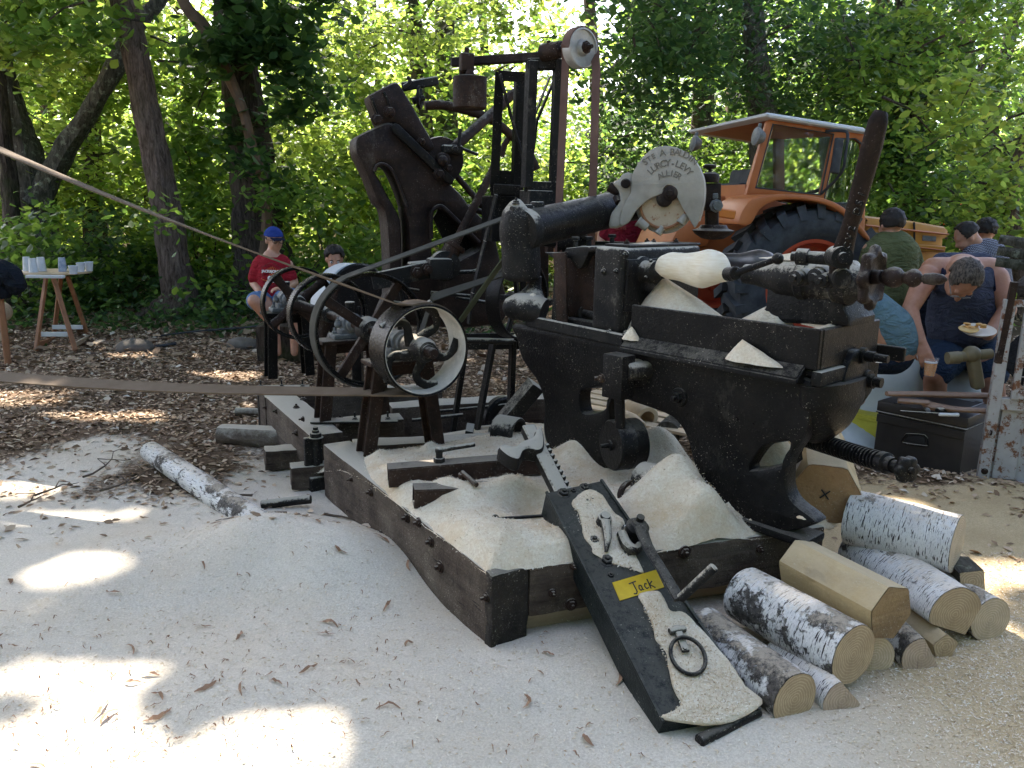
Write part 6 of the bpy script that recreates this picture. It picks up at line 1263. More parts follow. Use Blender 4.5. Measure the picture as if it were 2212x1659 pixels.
o = O('sawdust', bm, MSW, None, 60); o['kind'] = 'stuff'; o['label'] = 'sawdust caked on the lower face of the jack'

# crumbs and flakes on the caked sawdust of the jack
fl_ = []
for (u, v) in [(random.uniform(1180, 1660), random.uniform(1060, 1560)) for _ in range(26000)]:
    fl_.append((u, v))
poly1 = [j8(*q) for q in ((920, 800), (1060, 800), (1170, 940), (1260, 1020), (1300, 1200), (1400, 1420), (1180, 1350), (1010, 1220), (925, 1050), (850, 880))]; poly2 = [z7(*q) for q in ((955, 640), (1080, 620), (1160, 740), (1330, 830), (1460, 970), (1650, 1230), (1750, 1340), (1480, 1470), (1110, 1430), (1230, 1340), (1150, 1100), (1050, 850))]
def inside(p, P):
    c = False; j = len(P) - 1
    for i in range(len(P)):
        if (P[i][1] > p[1]) != (P[j][1] > p[1]) and p[0] < (P[j][0] - P[i][0]) * (p[1] - P[i][1]) / (P[j][1] - P[i][1]) + P[i][0]: c = not c
        j = i
    return c
fl_ = [tuple(J(u, v, -.0185 if inside((u, v), poly2) else -.013)) for u, v in fl_ if inside((u, v), poly1) or inside((u, v), poly2)]
P = np.array(fl_); n = len(P); th = rng.uniform(0, 6.28, n); s_ = rng.uniform(.002, .0055, n); jx, jy, jn = np.array(JW), np.array(JA), np.array(JP.n)
A2 = (np.cos(th)[:, None] * jx + np.sin(th)[:, None] * jy + rng.normal(0, .4, n)[:, None] * jn) * s_[:, None]; B2 = (-np.sin(th)[:, None] * jx + np.cos(th)[:, None] * jy) * (s_ * .3)[:, None]
o = quads('sawdust_flakes', P, A2, B2, rng.beta(2, 1.4, n), M_flake, kind='stuff'); o['label'] = 'wood flakes on the jack'
# ------------------------------------------------------------------ the orange tractor
TXV = Vector((.985, .17, -.125)).normalized(); TO = W(1705, 614, 6.75)
TRP = Pl(TO, TXV); TN = TRP.n
tc = T('tractor', V(TO.x, TO.y, 0), 'orange farm tractor with a glazed cab and white roof behind the lathe', 'tractor')
MTO = paint('tractor_orange', (.34, .095, .024), (.46, .145, .04), .45, 2.5, .5, (.25, .13, .09), .74, .1); MTY = paint('tractor_hood', (.42, .17, .018), (.52, .23, .028), .4, 2, .5, (.45, .16, .04), .72, .08)
MTR = paint('tyre_rubber', (.022, .024, .027), (.06, .065, .07), .8, 9, .3, (.12, .10, .08), .64, .4); MRD = paint('rim_red', (.42, .05, .02), (.52, .09, .03), .5, 4, .5)
MWH = paint('roof_white', (.52, .53, .53), (.66, .66, .65), .6, 3, .4, (.3, .27, .22), .68, .1)
MGL = M_('cab_glass', .03, 0, .5); MGL.b.inputs['Transmission Weight'].default_value = 1; MGL.b.inputs['Base Color'].default_value = (.85, .9, .87, 1); MGL.b.inputs['IOR'].default_value = 1.35; MGL = MGL.m
def z3(x, y): return (1474.6 + x / 3, y / 3)
def TT(name, loops, off, depth, bev, mat, sm=0, par=tc, **k):
    bm = B(); extr(bm, TRP, [[TRP.uv(TRP.p(u, v, off)) for u, v in L] for L in loops], depth, bev, off, smooth=sm); return O(name, bm, mat, par, 40, **k)
cab = bpy.data.objects.new('cab', None); C.objects.link(cab); cab.parent = tc; cab.location = TRP.p(1740, 400) - wpos(tc)
out = [z3(548, 790), z3(570, 775), z3(1195, 868), z3(1196, 1000), z3(1182, 1500), z3(1160, 1640), z3(1050, 1650), z3(1010, 1500), z3(950, 1430), z3(860, 1345), z3(750, 1290), z3(600, 1262), z3(410, 1265)]
w1 = [z3(592, 808), z3(975, 872), z3(892, 1258), z3(480, 1212)]; w2 = [z3(1006, 900), z3(1122, 903), z3(1158, 935), z3(1160, 980), z3(1150, 1330), z3(1110, 1368), z3(1050, 1368), z3(920, 1308)]
TT('cab_side', [out, w1, w2], 0, .05, .012, MTO, par=cab); TT('cab_side', [out, w1, w2], 1.40, .05, .012, MTO, par=cab)
TT('window', [w1], .02, .006, .001, MGL, par=cab); TT('window', [w2], .02, .006, .001, MGL, par=cab); TT('window', [w1], 1.42, .006, .001, MGL, par=cab)
TT('window_seal', [[z3(583, 800), z3(985, 866), z3(900, 1268), z3(470, 1220)], w1], -.004, .01, .003, MTR, par=cab); TT('window_seal', [[z3(998, 893), z3(1126, 895), z3(1168, 930), z3(1160, 1335), z3(1115, 1378), z3(1045, 1378), z3(910, 1315)], w2], -.004, .01, .003, MTR, par=cab)
TT('roof', [[z3(540, 733), z3(560, 728), z3(1180, 826), z3(1208, 850), z3(1206, 868), z3(556, 762), z3(540, 750)]], -.06, 1.62, .02, MWH, par=cab)
TT('roof_lining', [[z3(560, 766), z3(1190, 868), z3(1185, 880), z3(565, 780)]], .05, 1.36, .004, MTO, par=cab)
for o_ in (.05, 1.3): TT('rear_pillar', [[z3(560, 780), z3(588, 780), z3(470, 1215), z3(410, 1265)]], o_, .07, .01, MTO, par=cab)
TT('rear_rail', [[z3(405, 1195), z3(440, 1200), z3(430, 1300), z3(395, 1290)]], .05, 1.33, .01, MTO, par=cab)
TT('front_post', [[z3(1170, 880), z3(1194, 880), z3(1182, 1420), z3(1160, 1420)]], .05, .06, .01, MTO, par=cab); TT('front_post', [[z3(1170, 880), z3(1194, 880), z3(1182, 1420), z3(1160, 1420)]], 1.3, .06, .01, MTO, par=cab)
TT('dashboard', [[z3(1000, 1300), z3(1150, 1300), z3(1170, 1420), z3(980, 1420)]], .3, .8, .03, MTR, par=cab)
TT('inner_post', [[z3(650, 850), z3(690, 850), z3(685, 1225), z3(640, 1225)]], 1.36, .04, .01, paint('dull_brown', (.07, .035, .02), (.10, .05, .03), .6), par=cab)
bm = B(); q0, q1 = TRP.p(*z3(420, 1050), .7), TRP.p(*z3(440, 1250), .7); box(bm, q1, .45, .45, .12, TXV, TN, TRP.ey, .04, 3); box(bm, (q0 + q1) / 2 - TXV * .05 - TRP.ey * .12, .10, .42, .36, TXV, TN, TRP.ey, .04, 3); O('seat', bm, MTR, cab)
bm = B(); q = TRP.p(*z3(800, 1230), .7); ring(bm, q, TXV * -.6 + TRP.ey, .17, .195, .025, 32); rod(bm, q, q + TXV * .3 - TRP.ey * .3, .02); O('steering_wheel', bm, MTR, cab)
for (x, y, o_) in ((487, 885, -.03), (80, 930, .9)):
    bm = B(); q = TRP.p(*z3(x, y), o_); lathe(bm, q, -TXV, [(-.05, .04), (0, .07), (.02, .072), (.03, .05)], 20); rod(bm, q, q + TRP.ey * .10, .015); O('work_lamp', bm, MSV, cab)
bm = B(); ms = TRP.p(*z3(1000, 1010), -.22); box(bm, ms, .07, .04, .27, TXV, TN, TRP.ey - TXV * .08, .03, 3); O('mirror', bm, MTR, cab)
bm = B(); sweep(bm, [TRP.p(*z3(930, 850), -.01), TRP.p(*z3(1030, 848), -.15), TRP.p(*z3(1070, 870), -.2), TRP.p(*z3(1055, 1000), -.22), TRP.p(*z3(1030, 1120), -.18), TRP.p(*z3(900, 1255), -.01)], .012, 8, smooth=3); O('mirror_arm', bm, MTR, cab)
# fenders and rear wheels
def arc_(R, a0, a1, n=26): c = TRP.px(1705, 614); return [Vector((c.x + math.cos(a) * R, c.y + math.sin(a) * R)) for a in np.linspace(R_(a0), R_(a1), n)]
def fender(off, par):
    fo = [TRP.px(*z3(x, y)) for x, y in ((215, 1432), (240, 1360), (300, 1290), (420, 1262), (600, 1265), (750, 1290), (860, 1342), (950, 1432), (1020, 1520))]; fi = [TRP.px(*z3(x, y)) for x, y in ((1005, 1540), (940, 1470), (860, 1385), (740, 1322), (600, 1296), (450, 1300), (350, 1350), (295, 1440), (235, 1450))]
    bm = B(); extr(bm, TRP, [fo + fi], .50, .012, off, smooth=3); O('fender', bm, MTO, par)
fender(-.42, tc); fender(1.40, tc)
def wheel(off, lab):
    w = bpy.data.objects.new('rear_wheel', None); C.objects.link(w); w.parent = tc; c = TO + TN * off; w.location = c - wpos(tc); w['label'] = lab; ax = -TN
    bm = B(); Rm, W2 = .655, .21
    lathe(bm, c, ax, [(-W2 * .8, .38), (-W2, .46), (-W2 * 1.02, .55), (-W2 * .9, .61), (-W2 * .6, .625), (W2 * .6, .625), (W2 * .9, .61), (W2 * 1.02, .55), (W2, .46), (W2 * .8, .38), (W2 * .7, .36), (-W2 * .7, .36), (-W2 * .8, .38)], 60, cap=False); O('tyre', bm, MTR, w)
    bm = B(); x, y, _ = frame(ax)
    for k in range(24):
        for s_ in (-1, 1):
            a = 2 * math.pi * (k + (s_ > 0) * .5) / 24
            def q(aa, r, h): return c + (x * math.cos(aa) + y * math.sin(aa)) * r + ax * h
            da = .055; sh = .13
            pts = []
            for r in (.60, .672): pts += [q(a - da, r, s_ * W2 * .06), q(a + da, r, s_ * W2 * .06), q(a + da + sh, r - .012, s_ * W2 * .95), q(a - da + sh, r - .012, s_ * W2 * .95)]
            pts += [q(a - da + sh, .55, s_ * W2 * 1.06), q(a + da + sh, .55, s_ * W2 * 1.06)]
            t = bmesh.new(); add_bm(t, pts, [(3, 2, 1, 0), (4, 5, 6, 7), (0, 1, 5, 4), (1, 2, 6, 5), (3, 0, 4, 7), (2, 9, 6), (3, 7, 8), (7, 6, 9, 8)]); merge(bm, t)
    O('tread_lugs', bm, MTR, w, kind='stuff')
    bm = B(); lathe(bm, c, ax, [(-W2 * .75, .36), (-W2 * .8, .385), (-W2 * .7, .34), (.0, .32), (.04, .12), (W2 * .3, .11), (W2 * .32, .0)] if False else [(W2 * .82, .388), (W2 * .80, .36), (W2 * .6, .345), (W2 * .1, .335), (W2 * .05, .30), (W2 * .15, .16), (W2 * .3, .13), (W2 * .35, .09), (W2 * .36, .02)], 48, cap=False); O('rim', bm, MRD, w)
    bm = B()
    for k in range(8): a = k * math.pi / 4; hexbolt(bm, c + (x * math.cos(a) + y * math.sin(a)) * .2 + ax * W2 * .16, ax, .022, .03)
    O('wheel_nuts', bm, MRD, w, kind='stuff')
wheel(-.18, 'near rear wheel with a big lugged tyre and red rim'); wheel(1.62, 'far rear wheel, mostly hidden')
TT('rear_body', [[z3(30, 1290), z3(240, 1270), z3(500, 1270), z3(900, 1380), z3(1150, 1560), z3(1150, 1900), z3(300, 1850), z3(-60, 1640), z3(-20, 1480)]], .40, .70, .03, MTO)
TT('rear_panel', [[z3(-20, 1450), z3(160, 1400), z3(230, 1460), z3(160, 1600), z3(-100, 1620)]], .30, .9, .03, MTO)
bm = B(); q = TRP.p(*z3(285, 1385), -.43); box(bm, q, .14, .03, .07, TXV, TN, TRP.ey, .01); O('tail_lamp', bm, paint('amber', (.5, .12, .02), (.6, .2, .03), .3), tc)
TT('side_panel', [[z3(1010, 1440), z3(1182, 1440), z3(1160, 1640), z3(1080, 1850), z3(940, 1850), z3(1000, 1640)]], .02, .05, .01, MTO)
# hood
hood = TT('hood', [[z3(1168, 1405), z3(1190, 1398), z3(1500, 1432), z3(1715, 1470), z3(1735, 1492), z3(1728, 1540), z3(1700, 1552), z3(1696, 1615), z3(1685, 1660), z3(1672, 1850), z3(1120, 1900), z3(1160, 1640)]], .36, .72, .05, MTY)
def strip(x0, y0, x1, y1, w, mat=MTY, off=.335): 
    bm = B(); beam(bm, TRP.p(*z3(x0, y0), off), TRP.p(*z3(x1, y1), off), w, .03, up=TN, bev=.008); return O('hood_moulding', bm, mat, tc)
strip(1178, 1460, 1722, 1520, .018, MTO); strip(1500, 1602, 1698, 1618, .06); strip(1500, 1440, 1500, 1600, .006, MTR, .352); strip(1500, 1600, 1688, 1622, .01, MTO, .32)
TT('name_plate', [[z3(1558, 1525), z3(1645, 1532), z3(1642, 1565), z3(1555, 1560)]], .352, .01, .002, MSV); TT('name_plate', [[z3(1240, 1505), z3(1290, 1510), z3(1290, 1530), z3(1240, 1525)]], .352, .01, .002, MSV)
letter('6', .06, TRP.p(*z3(1118, 1458), -.001), TXV, TRP.ey, MWH, tc, .003, bold=.002)
TT('engine', [[z3(1150, 1660), z3(1660, 1680), z3(1640, 1950), z3(1160, 1950)]], .5, .4, .03, MTR)
# ------------------------------------------------------------------ people
def skinmat(name, a, b):
    m = M_(name, .55, 0, .4); c = m.mix(m.ramp(m.noise(14, 5, .65), [(.35, 0), (.7, 1)]), a, b); m.col(c); m.b.inputs['Subsurface Weight'].default_value = .08; m.b.inputs['Subsurface Radius'].default_value = (.02, .008, .004); m.bump(m.noise(120, 4), .15, .002); return m.m
MSK = skinmat('skin', (.40, .20, .125), (.50, .27, .18)); MSK2 = skinmat('skin_tanned', (.34, .155, .09), (.44, .22, .14))
def cloth(name, a, b, sc=6):
    m = M_(name, .9, 0, .15); n = m.noise(sc, 5, .6, (1, 1, .5), .6); c = m.mix(m.ramp(n, [(.3, 0), (.7, 1)]), a, b); m.col(c); m.bump(m.math('ADD', m.noise(9, 4, .55, (1.2, 1.2, 2.2), 1.2), m.math('MULTIPLY', m.noise(220, 2), .06)), .9, .05); return m.m
SCB = [1.0]
def cone(bm, a, b, r0, r1, seg=16):
    r0 *= SCB[0]; r1 *= SCB[0]
    a, b = Vector(a), Vector(b); L = max((b - a).length, .001); prof = []
    for t in range(5): x = math.pi / 2 * t / 5; prof.append((-r0 * math.cos(x), r0 * math.sin(x)))
    prof += [(0, r0), (L, r1)]
    for t in range(1, 6): x = math.pi / 2 * t / 5; prof.append((L + r1 * math.sin(x), max(r1 * math.cos(x), .0005)))
    lathe(bm, a, b - a, prof, seg)
def chain(bm, pts, rs):
    for i in range(len(pts) - 1): cone(bm, pts[i], pts[i + 1], rs[i], rs[i + 1])
def flesh(name, bm, mat, parent, vox=.011, sm=5, label=None):
    o = O(name, bm, mat, parent, 60, label); m = o.modifiers.new('remesh', 'REMESH'); m.mode = 'VOXEL'; m.voxel_size = vox; m.use_smooth_shade = True
    s = o.modifiers.new('smooth', 'SMOOTH'); s.iterations = sm; s.factor = .5
    dg = bpy.context.evaluated_depsgraph_get(); me = bpy.data.meshes.new_from_object(o.evaluated_get(dg)); o.modifiers.clear(); o.data = me; me.materials.clear(); me.materials.append(mat); me.polygons.foreach_set('use_smooth', [True] * len(me.polygons)); return o
def headshape(bm, c, fwd, up, s=1.0):
    f = Vector(fwd).normalized(); u = Vector(up); u = (u - f * u.dot(f)).normalized(); r = f.cross(u); L = lambda x, y, z: c + r * x * s + f * y * s + u * z * s
    def e(p, a, b_, d):
        t = bmesh.new(); bmesh.ops.create_uvsphere(t, u_segments=18, v_segments=12, radius=1)
        for v in t.verts: v.co = p + r * v.co.x * a * s + f * v.co.y * b_ * s + u * v.co.z * d * s
        merge(bm, t)
    e(L(0, -.012, .03), .076, .096, .088); e(L(0, .03, -.035), .060, .066, .075); e(L(0, .060, -.088), .028, .026, .024); cone(bm, L(0, .088, .012), L(0, .108, -.022), .009 * s, .014 * s)
    for k in (-1, 1): e(L(.077 * k, -.005, -.012), .010, .020, .030); e(L(.03 * k, .075, -.03), .022, .02, .022); e(L(.03 * k, .078, .028), .024, .014, .010)
    e(L(0, .085, -.055), .024, .014, .007); e(L(0, .083, -.066), .020, .014, .007)
    return L, r, f, u
def hair(parent, L, cut, mat, s=1.0, thick=.008, nm='hair', rough=.011, front=.0):
    c = L(0, 0, 0); t = bmesh.new(); bmesh.ops.create_icosphere(t, subdivisions=4, radius=1)
    kill = [v for v in t.verts if not cut(v.co)]
    for v in t.verts:
        q = v.co.copy(); k = 1 + noise.noise(q * 7) * rough * 8 + noise.noise(q * 19) * rough * 6; v.co = L(q.x * (.076 + thick) * k, -.012 + q.y * (.096 + thick) * k, .03 + q.z * (.088 + thick) * k)
    bmesh.ops.delete(t, geom=kill, context='VERTS'); r_ = bmesh.ops.extrude_face_region(t, geom=t.faces[:]); vv = [g for g in r_['geom'] if isinstance(g, bmesh.types.BMVert)]
    for v in vv: v.co += (c - v.co).normalized() * thick * 1.3
    bmesh.ops.recalc_face_normals(t, faces=t.faces[:]); return O(nm, t, mat, parent, 70)
MHB = M_('hair_black', .6, 0, .3); MHB.col(MHB.mix(MHB.noise(1, 3, .6, (160, 160, 40)), (.006, .005, .004), (.028, .02, .015))); MHB.bump(MHB.noise(1, 3, .7, (200, 200, 60)), .8, .006); MHB = MHB.m
MHG = M_('hair_greying', .6, 0, .3); MHG.col(MHG.mix(MHG.ramp(MHG.noise(1, 4, .7, (90, 90, 30)), [(.4, 0), (.65, 1)]), (.018, .012, .009), (.14, .11, .085))); MHG.bump(MHG.noise(1, 3, .7, (200, 200, 60)), .8, .006); MHG = MHG.m
def person(base, lab): return T('person', base, lab, 'person')
def hand(bm, wrist, d, palm_n, s=1.0, curl=.5, spread=.1, grip=None, side=1):
    """palm, four fingers of unequal length, thumb from the side of the palm; d: wrist to knuckles, palm_n: where the palm faces"""
    d = Vector(d).normalized(); n = Vector(palm_n); n = (n - d * n.dot(d)).normalized(); r = d.cross(n) * side; w = Vector(wrist)
    for k in (-1, 0, 1): cone(bm, w + r * .012 * k * s, w + d * .085 * s + r * .028 * k * s, .017 * s, .014 * s, 10)
    for i, (o_, L) in enumerate(((-.033, .068), (-.011, .080), (.011, .086), (.033, .076))):
        p = w + d * .088 * s + r * o_ * s; a = d.copy(); ang = curl * (1 + .12 * i)
        q = p
        for k, f in enumerate((.42, .32, .26)):
            ang_k = ang * (k + .6) * .75; dd = (d * math.cos(ang_k) + n * math.sin(ang_k) + r * spread * (i - 1.5) * .25).normalized(); e_ = q + dd * L * f * s; cone(bm, q, e_, (.0095 - k * .0012) * s, (.0088 - k * .0014) * s, 8); q = e_
    p = w + d * .025 * s + r * .030 * s; q = p + (d * .55 + r * .7 + n * .35).normalized() * .042 * s; cone(bm, p, q, .014 * s, .011 * s, 8); e_ = q + (d * .75 + n * .6 - r * .05).normalized() * .034 * s; cone(bm, q, e_, .011 * s, .009 * s, 8); cone(bm, e_, e_ + (d * .6 + n * .8).normalized() * .02 * s, .009 * s, .007 * s, 8)

# --- seated man in red
D_ = 7.9; w_ = lambda u, v, dd=0: W(u, v, D_ + dd)
p1 = person(V(*w_(590, 640).xy, 0), 'seated man in red T-shirt, blue cap and glasses with denim shorts')
bm = B(); L, r, f, u = headshape(bm, w_(592, 519), Vector((.62, -.78, -.08)), UP, 1.0)
cone(bm, L(0, -.02, -.07), w_(588, 552), .052, .055); chain(bm, [w_(555, 572), w_(548, 612, .02), w_(568, 640, -.28)], [.052, .042, .030]); chain(bm, [w_(622, 572), w_(636, 612), w_(618, 625, -.28)], [.052, .042, .030])
chain(bm, [w_(588, 560), w_(588, 600), w_(590, 645)], [.10, .12, .13]); chain(bm, [w_(572, 650), w_(549, 650, -.42), w_(592, 700, -.30), w_(600, 762, -.35)], [.085, .062, .052, .035]); chain(bm, [w_(608, 650), w_(632, 640, -.42), w_(636, 700, -.35), w_(636, 762, -.35)], [.085, .062, .052, .035])
hand(bm, w_(568, 640, -.29), Vector((.6, -.5, -.5)), Vector((0, .3, -1)), 1, .5); hand(bm, w_(618, 625, -.3), Vector((-.8, -.4, .1)), Vector((0, .2, -1)), 1, .7, side=-1)
flesh('body', bm, MSK, p1)
bm = B(); chain(bm, [w_(567, 567), w_(608, 567)], [.082, .082]); chain(bm, [w_(588, 575), w_(588, 600), w_(592, 636)], [.135, .145, .155]); chain(bm, [w_(560, 573, .0), w_(551, 600, .01)], [.075, .070]); chain(bm, [w_(616, 573), w_(627, 600)], [.075, .070]); cone(bm, w_(589, 556), w_(589, 562), .068, .08)
flesh('t_shirt', bm, cloth('red_cotton', (.26, .012, .02), (.34, .02, .032)), p1, .012, 4)
bm = B(); chain(bm, [w_(574, 650), w_(553, 650, -.36)], [.11, .092]); chain(bm, [w_(606, 650), w_(628, 642, -.36)], [.11, .092]); cone(bm, w_(580, 645), w_(602, 645), .135, .135)
flesh('denim_shorts', bm, cloth('denim', (.085, .15, .28), (.17, .26, .42), 14), p1, .012, 3)
MCAP = cloth('cap_blue', (.022, .045, .21), (.035, .07, .30)); cp = hair(p1, L, lambda q: q.z > .02, MCAP, thick=.014, nm='cap', rough=.0005)
bm = B(); t = []; 
for i in range(9): a = R_(-62 + 15.5 * i); t.append((L(math.sin(a) * .078, .05 + .02 * math.cos(a), .035), L(math.sin(a) * .066, .085 + .095 * math.cos(a), .028 - .012 * abs(math.sin(a)))))
add_bm(bm, [x for p in t for x in p] + [x - u * .005 for p in t for x in p], [(2 * i, 2 * i + 1, 2 * i + 3, 2 * i + 2) for i in range(8)] + [(18 + 2 * i + 2, 18 + 2 * i + 3, 18 + 2 * i + 1, 18 + 2 * i) for i in range(8)] + [(2 * i + 1, 19 + 2 * i, 21 + 2 * i, 2 * i + 3) for i in range(8)]); O('cap_peak', bm, cloth('peak', (.008, .01, .03), (.012, .015, .05)), p1)
hair(p1, L, lambda q: q.z < .12 and q.z > -.45 and q.y < .25, MHB, thick=.003)
def glasses(par, L, mat, lens=None, s=1):
    bm = B()
    for k in (-1, 1):
        c = L(.033 * k, .100, .005); a_ = (L(0, 1, 0) - L(0, 0, 0)); ring(bm, c, a_, .022, .0255, .005, 24, .001)
        rod(bm, L(.058 * k, .092, .012), L(.080 * k, .0, .006), .0028, seg=6)
        if lens: lathe(bm, c, a_, [(-.002, .024), (.002, .024)], 20)
    rod(bm, L(-.012, .103, .01), L(.012, .103, .01), .0026, seg=6); return O('glasses' if not lens else 'sunglasses', bm, mat, par)
glasses(p1, L, MTR)
MEW = paint('eye_white', (.6, .58, .55), (.65, .62, .6), .2); MEY = paint('eye_dark', (.015, .01, .008), (.02, .015, .01), .2)
def eyes(par, L):
    for k in (-1, 1): bm = B(); ball(bm, L(.031 * k, .079, .006), .0125); O('eye', bm, MEW, par); bm = B(); ball(bm, L(.031 * k + .001, .0885, .006), .0055); O('pupil', bm, MEY, par)
    bm = B(); 
    for k in (-1, 1): rod(bm, L(.018 * k, .096, .026), L(.048 * k, .086, .030), .0035, seg=6)
    O('eyebrows', bm, MHB, par, kind='stuff')
eyes(p1, L)
# the print on his chest: hexagon with slanting stripes, the word above the number
ex = Vector((.97, -.15, 0)); cc = w_(587, 592, -.17); MPO = paint('print_orange', (.5, .10, .02), (.55, .13, .03), .8); MPW_ = paint('print_white', (.7, .68, .66), (.75, .73, .7), .8)
hx_ = [cc + ex * math.cos(R_(a)) * .115 + UP * math.sin(R_(a)) * .115 for a in range(30, 390, 60)]
bm = B()
for a, b in zip(hx_, hx_[1:] + hx_[:1]): rod(bm, a, b, .0025, seg=5)
O('print_outline', bm, paint('print_dark', (.10, .01, .015), (.13, .02, .02), .8), p1); bm = B()
for k in range(-6, 7):
    x = k * .0165
    for y0, y1 in ((.012, .075 - abs(x) * .5), (-.095 + abs(x) * .5, -.065)): rod(bm, cc + ex * (x - .012) + UP * y0, cc + ex * (x + .012) + UP * y1, .003, seg=4)
O('print_stripes', bm, MPO, p1, kind='stuff')
letter('JACK&JONES', .034, cc + UP * .025 - V(0, .008, 0), ex, UP, MPW_, p1, .004, bold=.0012); letter('1975', .022, cc - UP * .005 - V(0, .008, 0), ex, UP, MPO, p1, .004, bold=.0008); letter('90', .080, cc - UP * .052 - V(0, .008, 0), ex, UP, MPW_, p1, .005, bold=.004)
blk(V(*w_(606, 700, .15).xy, .0), .36, .36, .42, V(1, .1, 0), 'low log bench under the man in the red T-shirt', 'log_bench', 'bench', MB2)

# --- man with black hair behind the pulleys
D_ = 7.7; p2 = person(V(*w_(722, 640).xy, 0), 'man with black hair, only his lowered head showing above the pulleys'); bm = B(); L, r, f, u = headshape(bm, w_(722, 560), Vector((.25, -.9, -.35)), Vector((.1, -.3, 1)))
cone(bm, L(0, -.02, -.07), w_(728, 600, .15), .055, .06); chain(bm, [w_(728, 615, .2), w_(728, 690, .2)], [.16, .15]); chain(bm, [w_(690, 625, .2), w_(684, 680, .1), w_(700, 700, -.2)], [.055, .045, .035]); chain(bm, [w_(765, 625, .2), w_(772, 680, .1), w_(750, 700, -.2)], [.055, .045, .035]); chain(bm, [w_(712, 715, .2), w_(700, 715, -.25), w_(700, 790, -.25)], [.09, .06, .045]); chain(bm, [w_(745, 715, .2), w_(758, 715, -.25), w_(758, 790, -.25)], [.09, .06, .045]); flesh('body', bm, MSK, p2)
bm = B(); chain(bm, [w_(706, 622, .2), w_(750, 622, .2)], [.10, .10]); chain(bm, [w_(728, 620, .2), w_(728, 700, .2)], [.17, .17]); flesh('shirt', bm, cloth('dark_shirt', (.02, .022, .03), (.03, .032, .04)), p2); hair(p2, L, lambda q: q.z > .05 and not (q.y > .62 and q.z < .55) or (q.y < -.1 and q.z > -.4), MHB, thick=.022, rough=.012); eyes(p2, L)

# --- man in maroon behind the pipe arm
D_ = 8.2; p3 = person(V(*w_(1342, 560).xy, 0), 'man in a maroon T-shirt standing behind the pipe arm and guard'); bm = B(); L, r, f, u = headshape(bm, w_(1345, 428), Vector((.1, -1, -.2)), UP)
cone(bm, L(0, -.02, -.07), w_(1343, 470), .052, .055); chain(bm, [w_(1343, 485), w_(1343, 560)], [.13, .13]); chain(bm, [w_(1308, 482), w_(1298, 515), w_(1300, 545, -.1)], [.055, .045, .035]); chain(bm, [w_(1380, 482), w_(1391, 515), w_(1388, 545, -.1)], [.055, .045, .035]); chain(bm, [w_(1325, 570), w_(1325, 640), w_(1325, 720)], [.095, .07, .05]); chain(bm, [w_(1362, 570), w_(1362, 640), w_(1362, 720)], [.095, .07, .05]); flesh('body', bm, MSK, p3, .013)
bm = B(); chain(bm, [w_(1322, 484), w_(1366, 484)], [.085, .085]); chain(bm, [w_(1343, 490), w_(1343, 565)], [.155, .155]); cone(bm, w_(1312, 486), w_(1305, 508), .072, .066); cone(bm, w_(1376, 486), w_(1384, 508), .072, .066); flesh('t_shirt', bm, cloth('maroon', (.14, .008, .015), (.20, .014, .025)), p3); hair(p3, L, lambda q: q.z > .1 or q.y < -.1, MHB, thick=.01)
bm = B(); chain(bm, [w_(1325, 580), w_(1325, 700)], [.11, .07]); chain(bm, [w_(1362, 580), w_(1362, 700)], [.11, .07]); flesh('trousers', bm, cloth('navy', (.015, .02, .035), (.025, .03, .05)), p3)
letter('LEVIS', .05, w_(1340, 492, -.17), V(1, 0, 0), UP, paint('print_rust', (.20, .04, .03), (.25, .06, .04), .9), p3, .003, bold=.002)

# --- man in green seen from behind
D_ = 6.1; p4 = person(V(*w_(1925, 640).xy, 0), 'man in an olive green T-shirt seen from behind in front of the tractor hood'); bm = B(); L, r, f, u = headshape(bm, w_(1925, 486), Vector((-.2, 1, -.05)), UP)
cone(bm, L(0, -.02, -.07), w_(1927, 520), .058, .065); chain(bm, [w_(1922, 545), w_(1925, 620)], [.15, .15]); chain(bm, [w_(1880, 540), w_(1868, 580, .1), w_(1860, 590, .35)], [.06, .048, .035]); chain(bm, [w_(1968, 540), w_(1985, 590, .1), w_(1985, 600, .35)], [.06, .048, .035]); chain(bm, [w_(1905, 640, 0), w_(1895, 640, .45), w_(1895, 740, .45)], [.1, .07, .05]); chain(bm, [w_(1945, 640, 0), w_(1955, 640, .45), w_(1955, 740, .45)], [.1, .07, .05]); flesh('body', bm, MSK, p4)
bm = B(); chain(bm, [w_(1893, 545), w_(1955, 545)], [.105, .105]); chain(bm, [w_(1924, 550), w_(1925, 625)], [.19, .185]); cone(bm, w_(1926, 524), w_(1926, 534), .066, .10); cone(bm, w_(1884, 545), w_(1872, 574, .05), .08, .07); cone(bm, w_(1964, 545), w_(1978, 580, .05), .08, .07); flesh('t_shirt', bm, cloth('olive_cotton', (.075, .085, .035), (.115, .125, .058)), p4); hair(p4, L, lambda q: q.z > -.55 and q.y < .55, MHB, thick=.009)
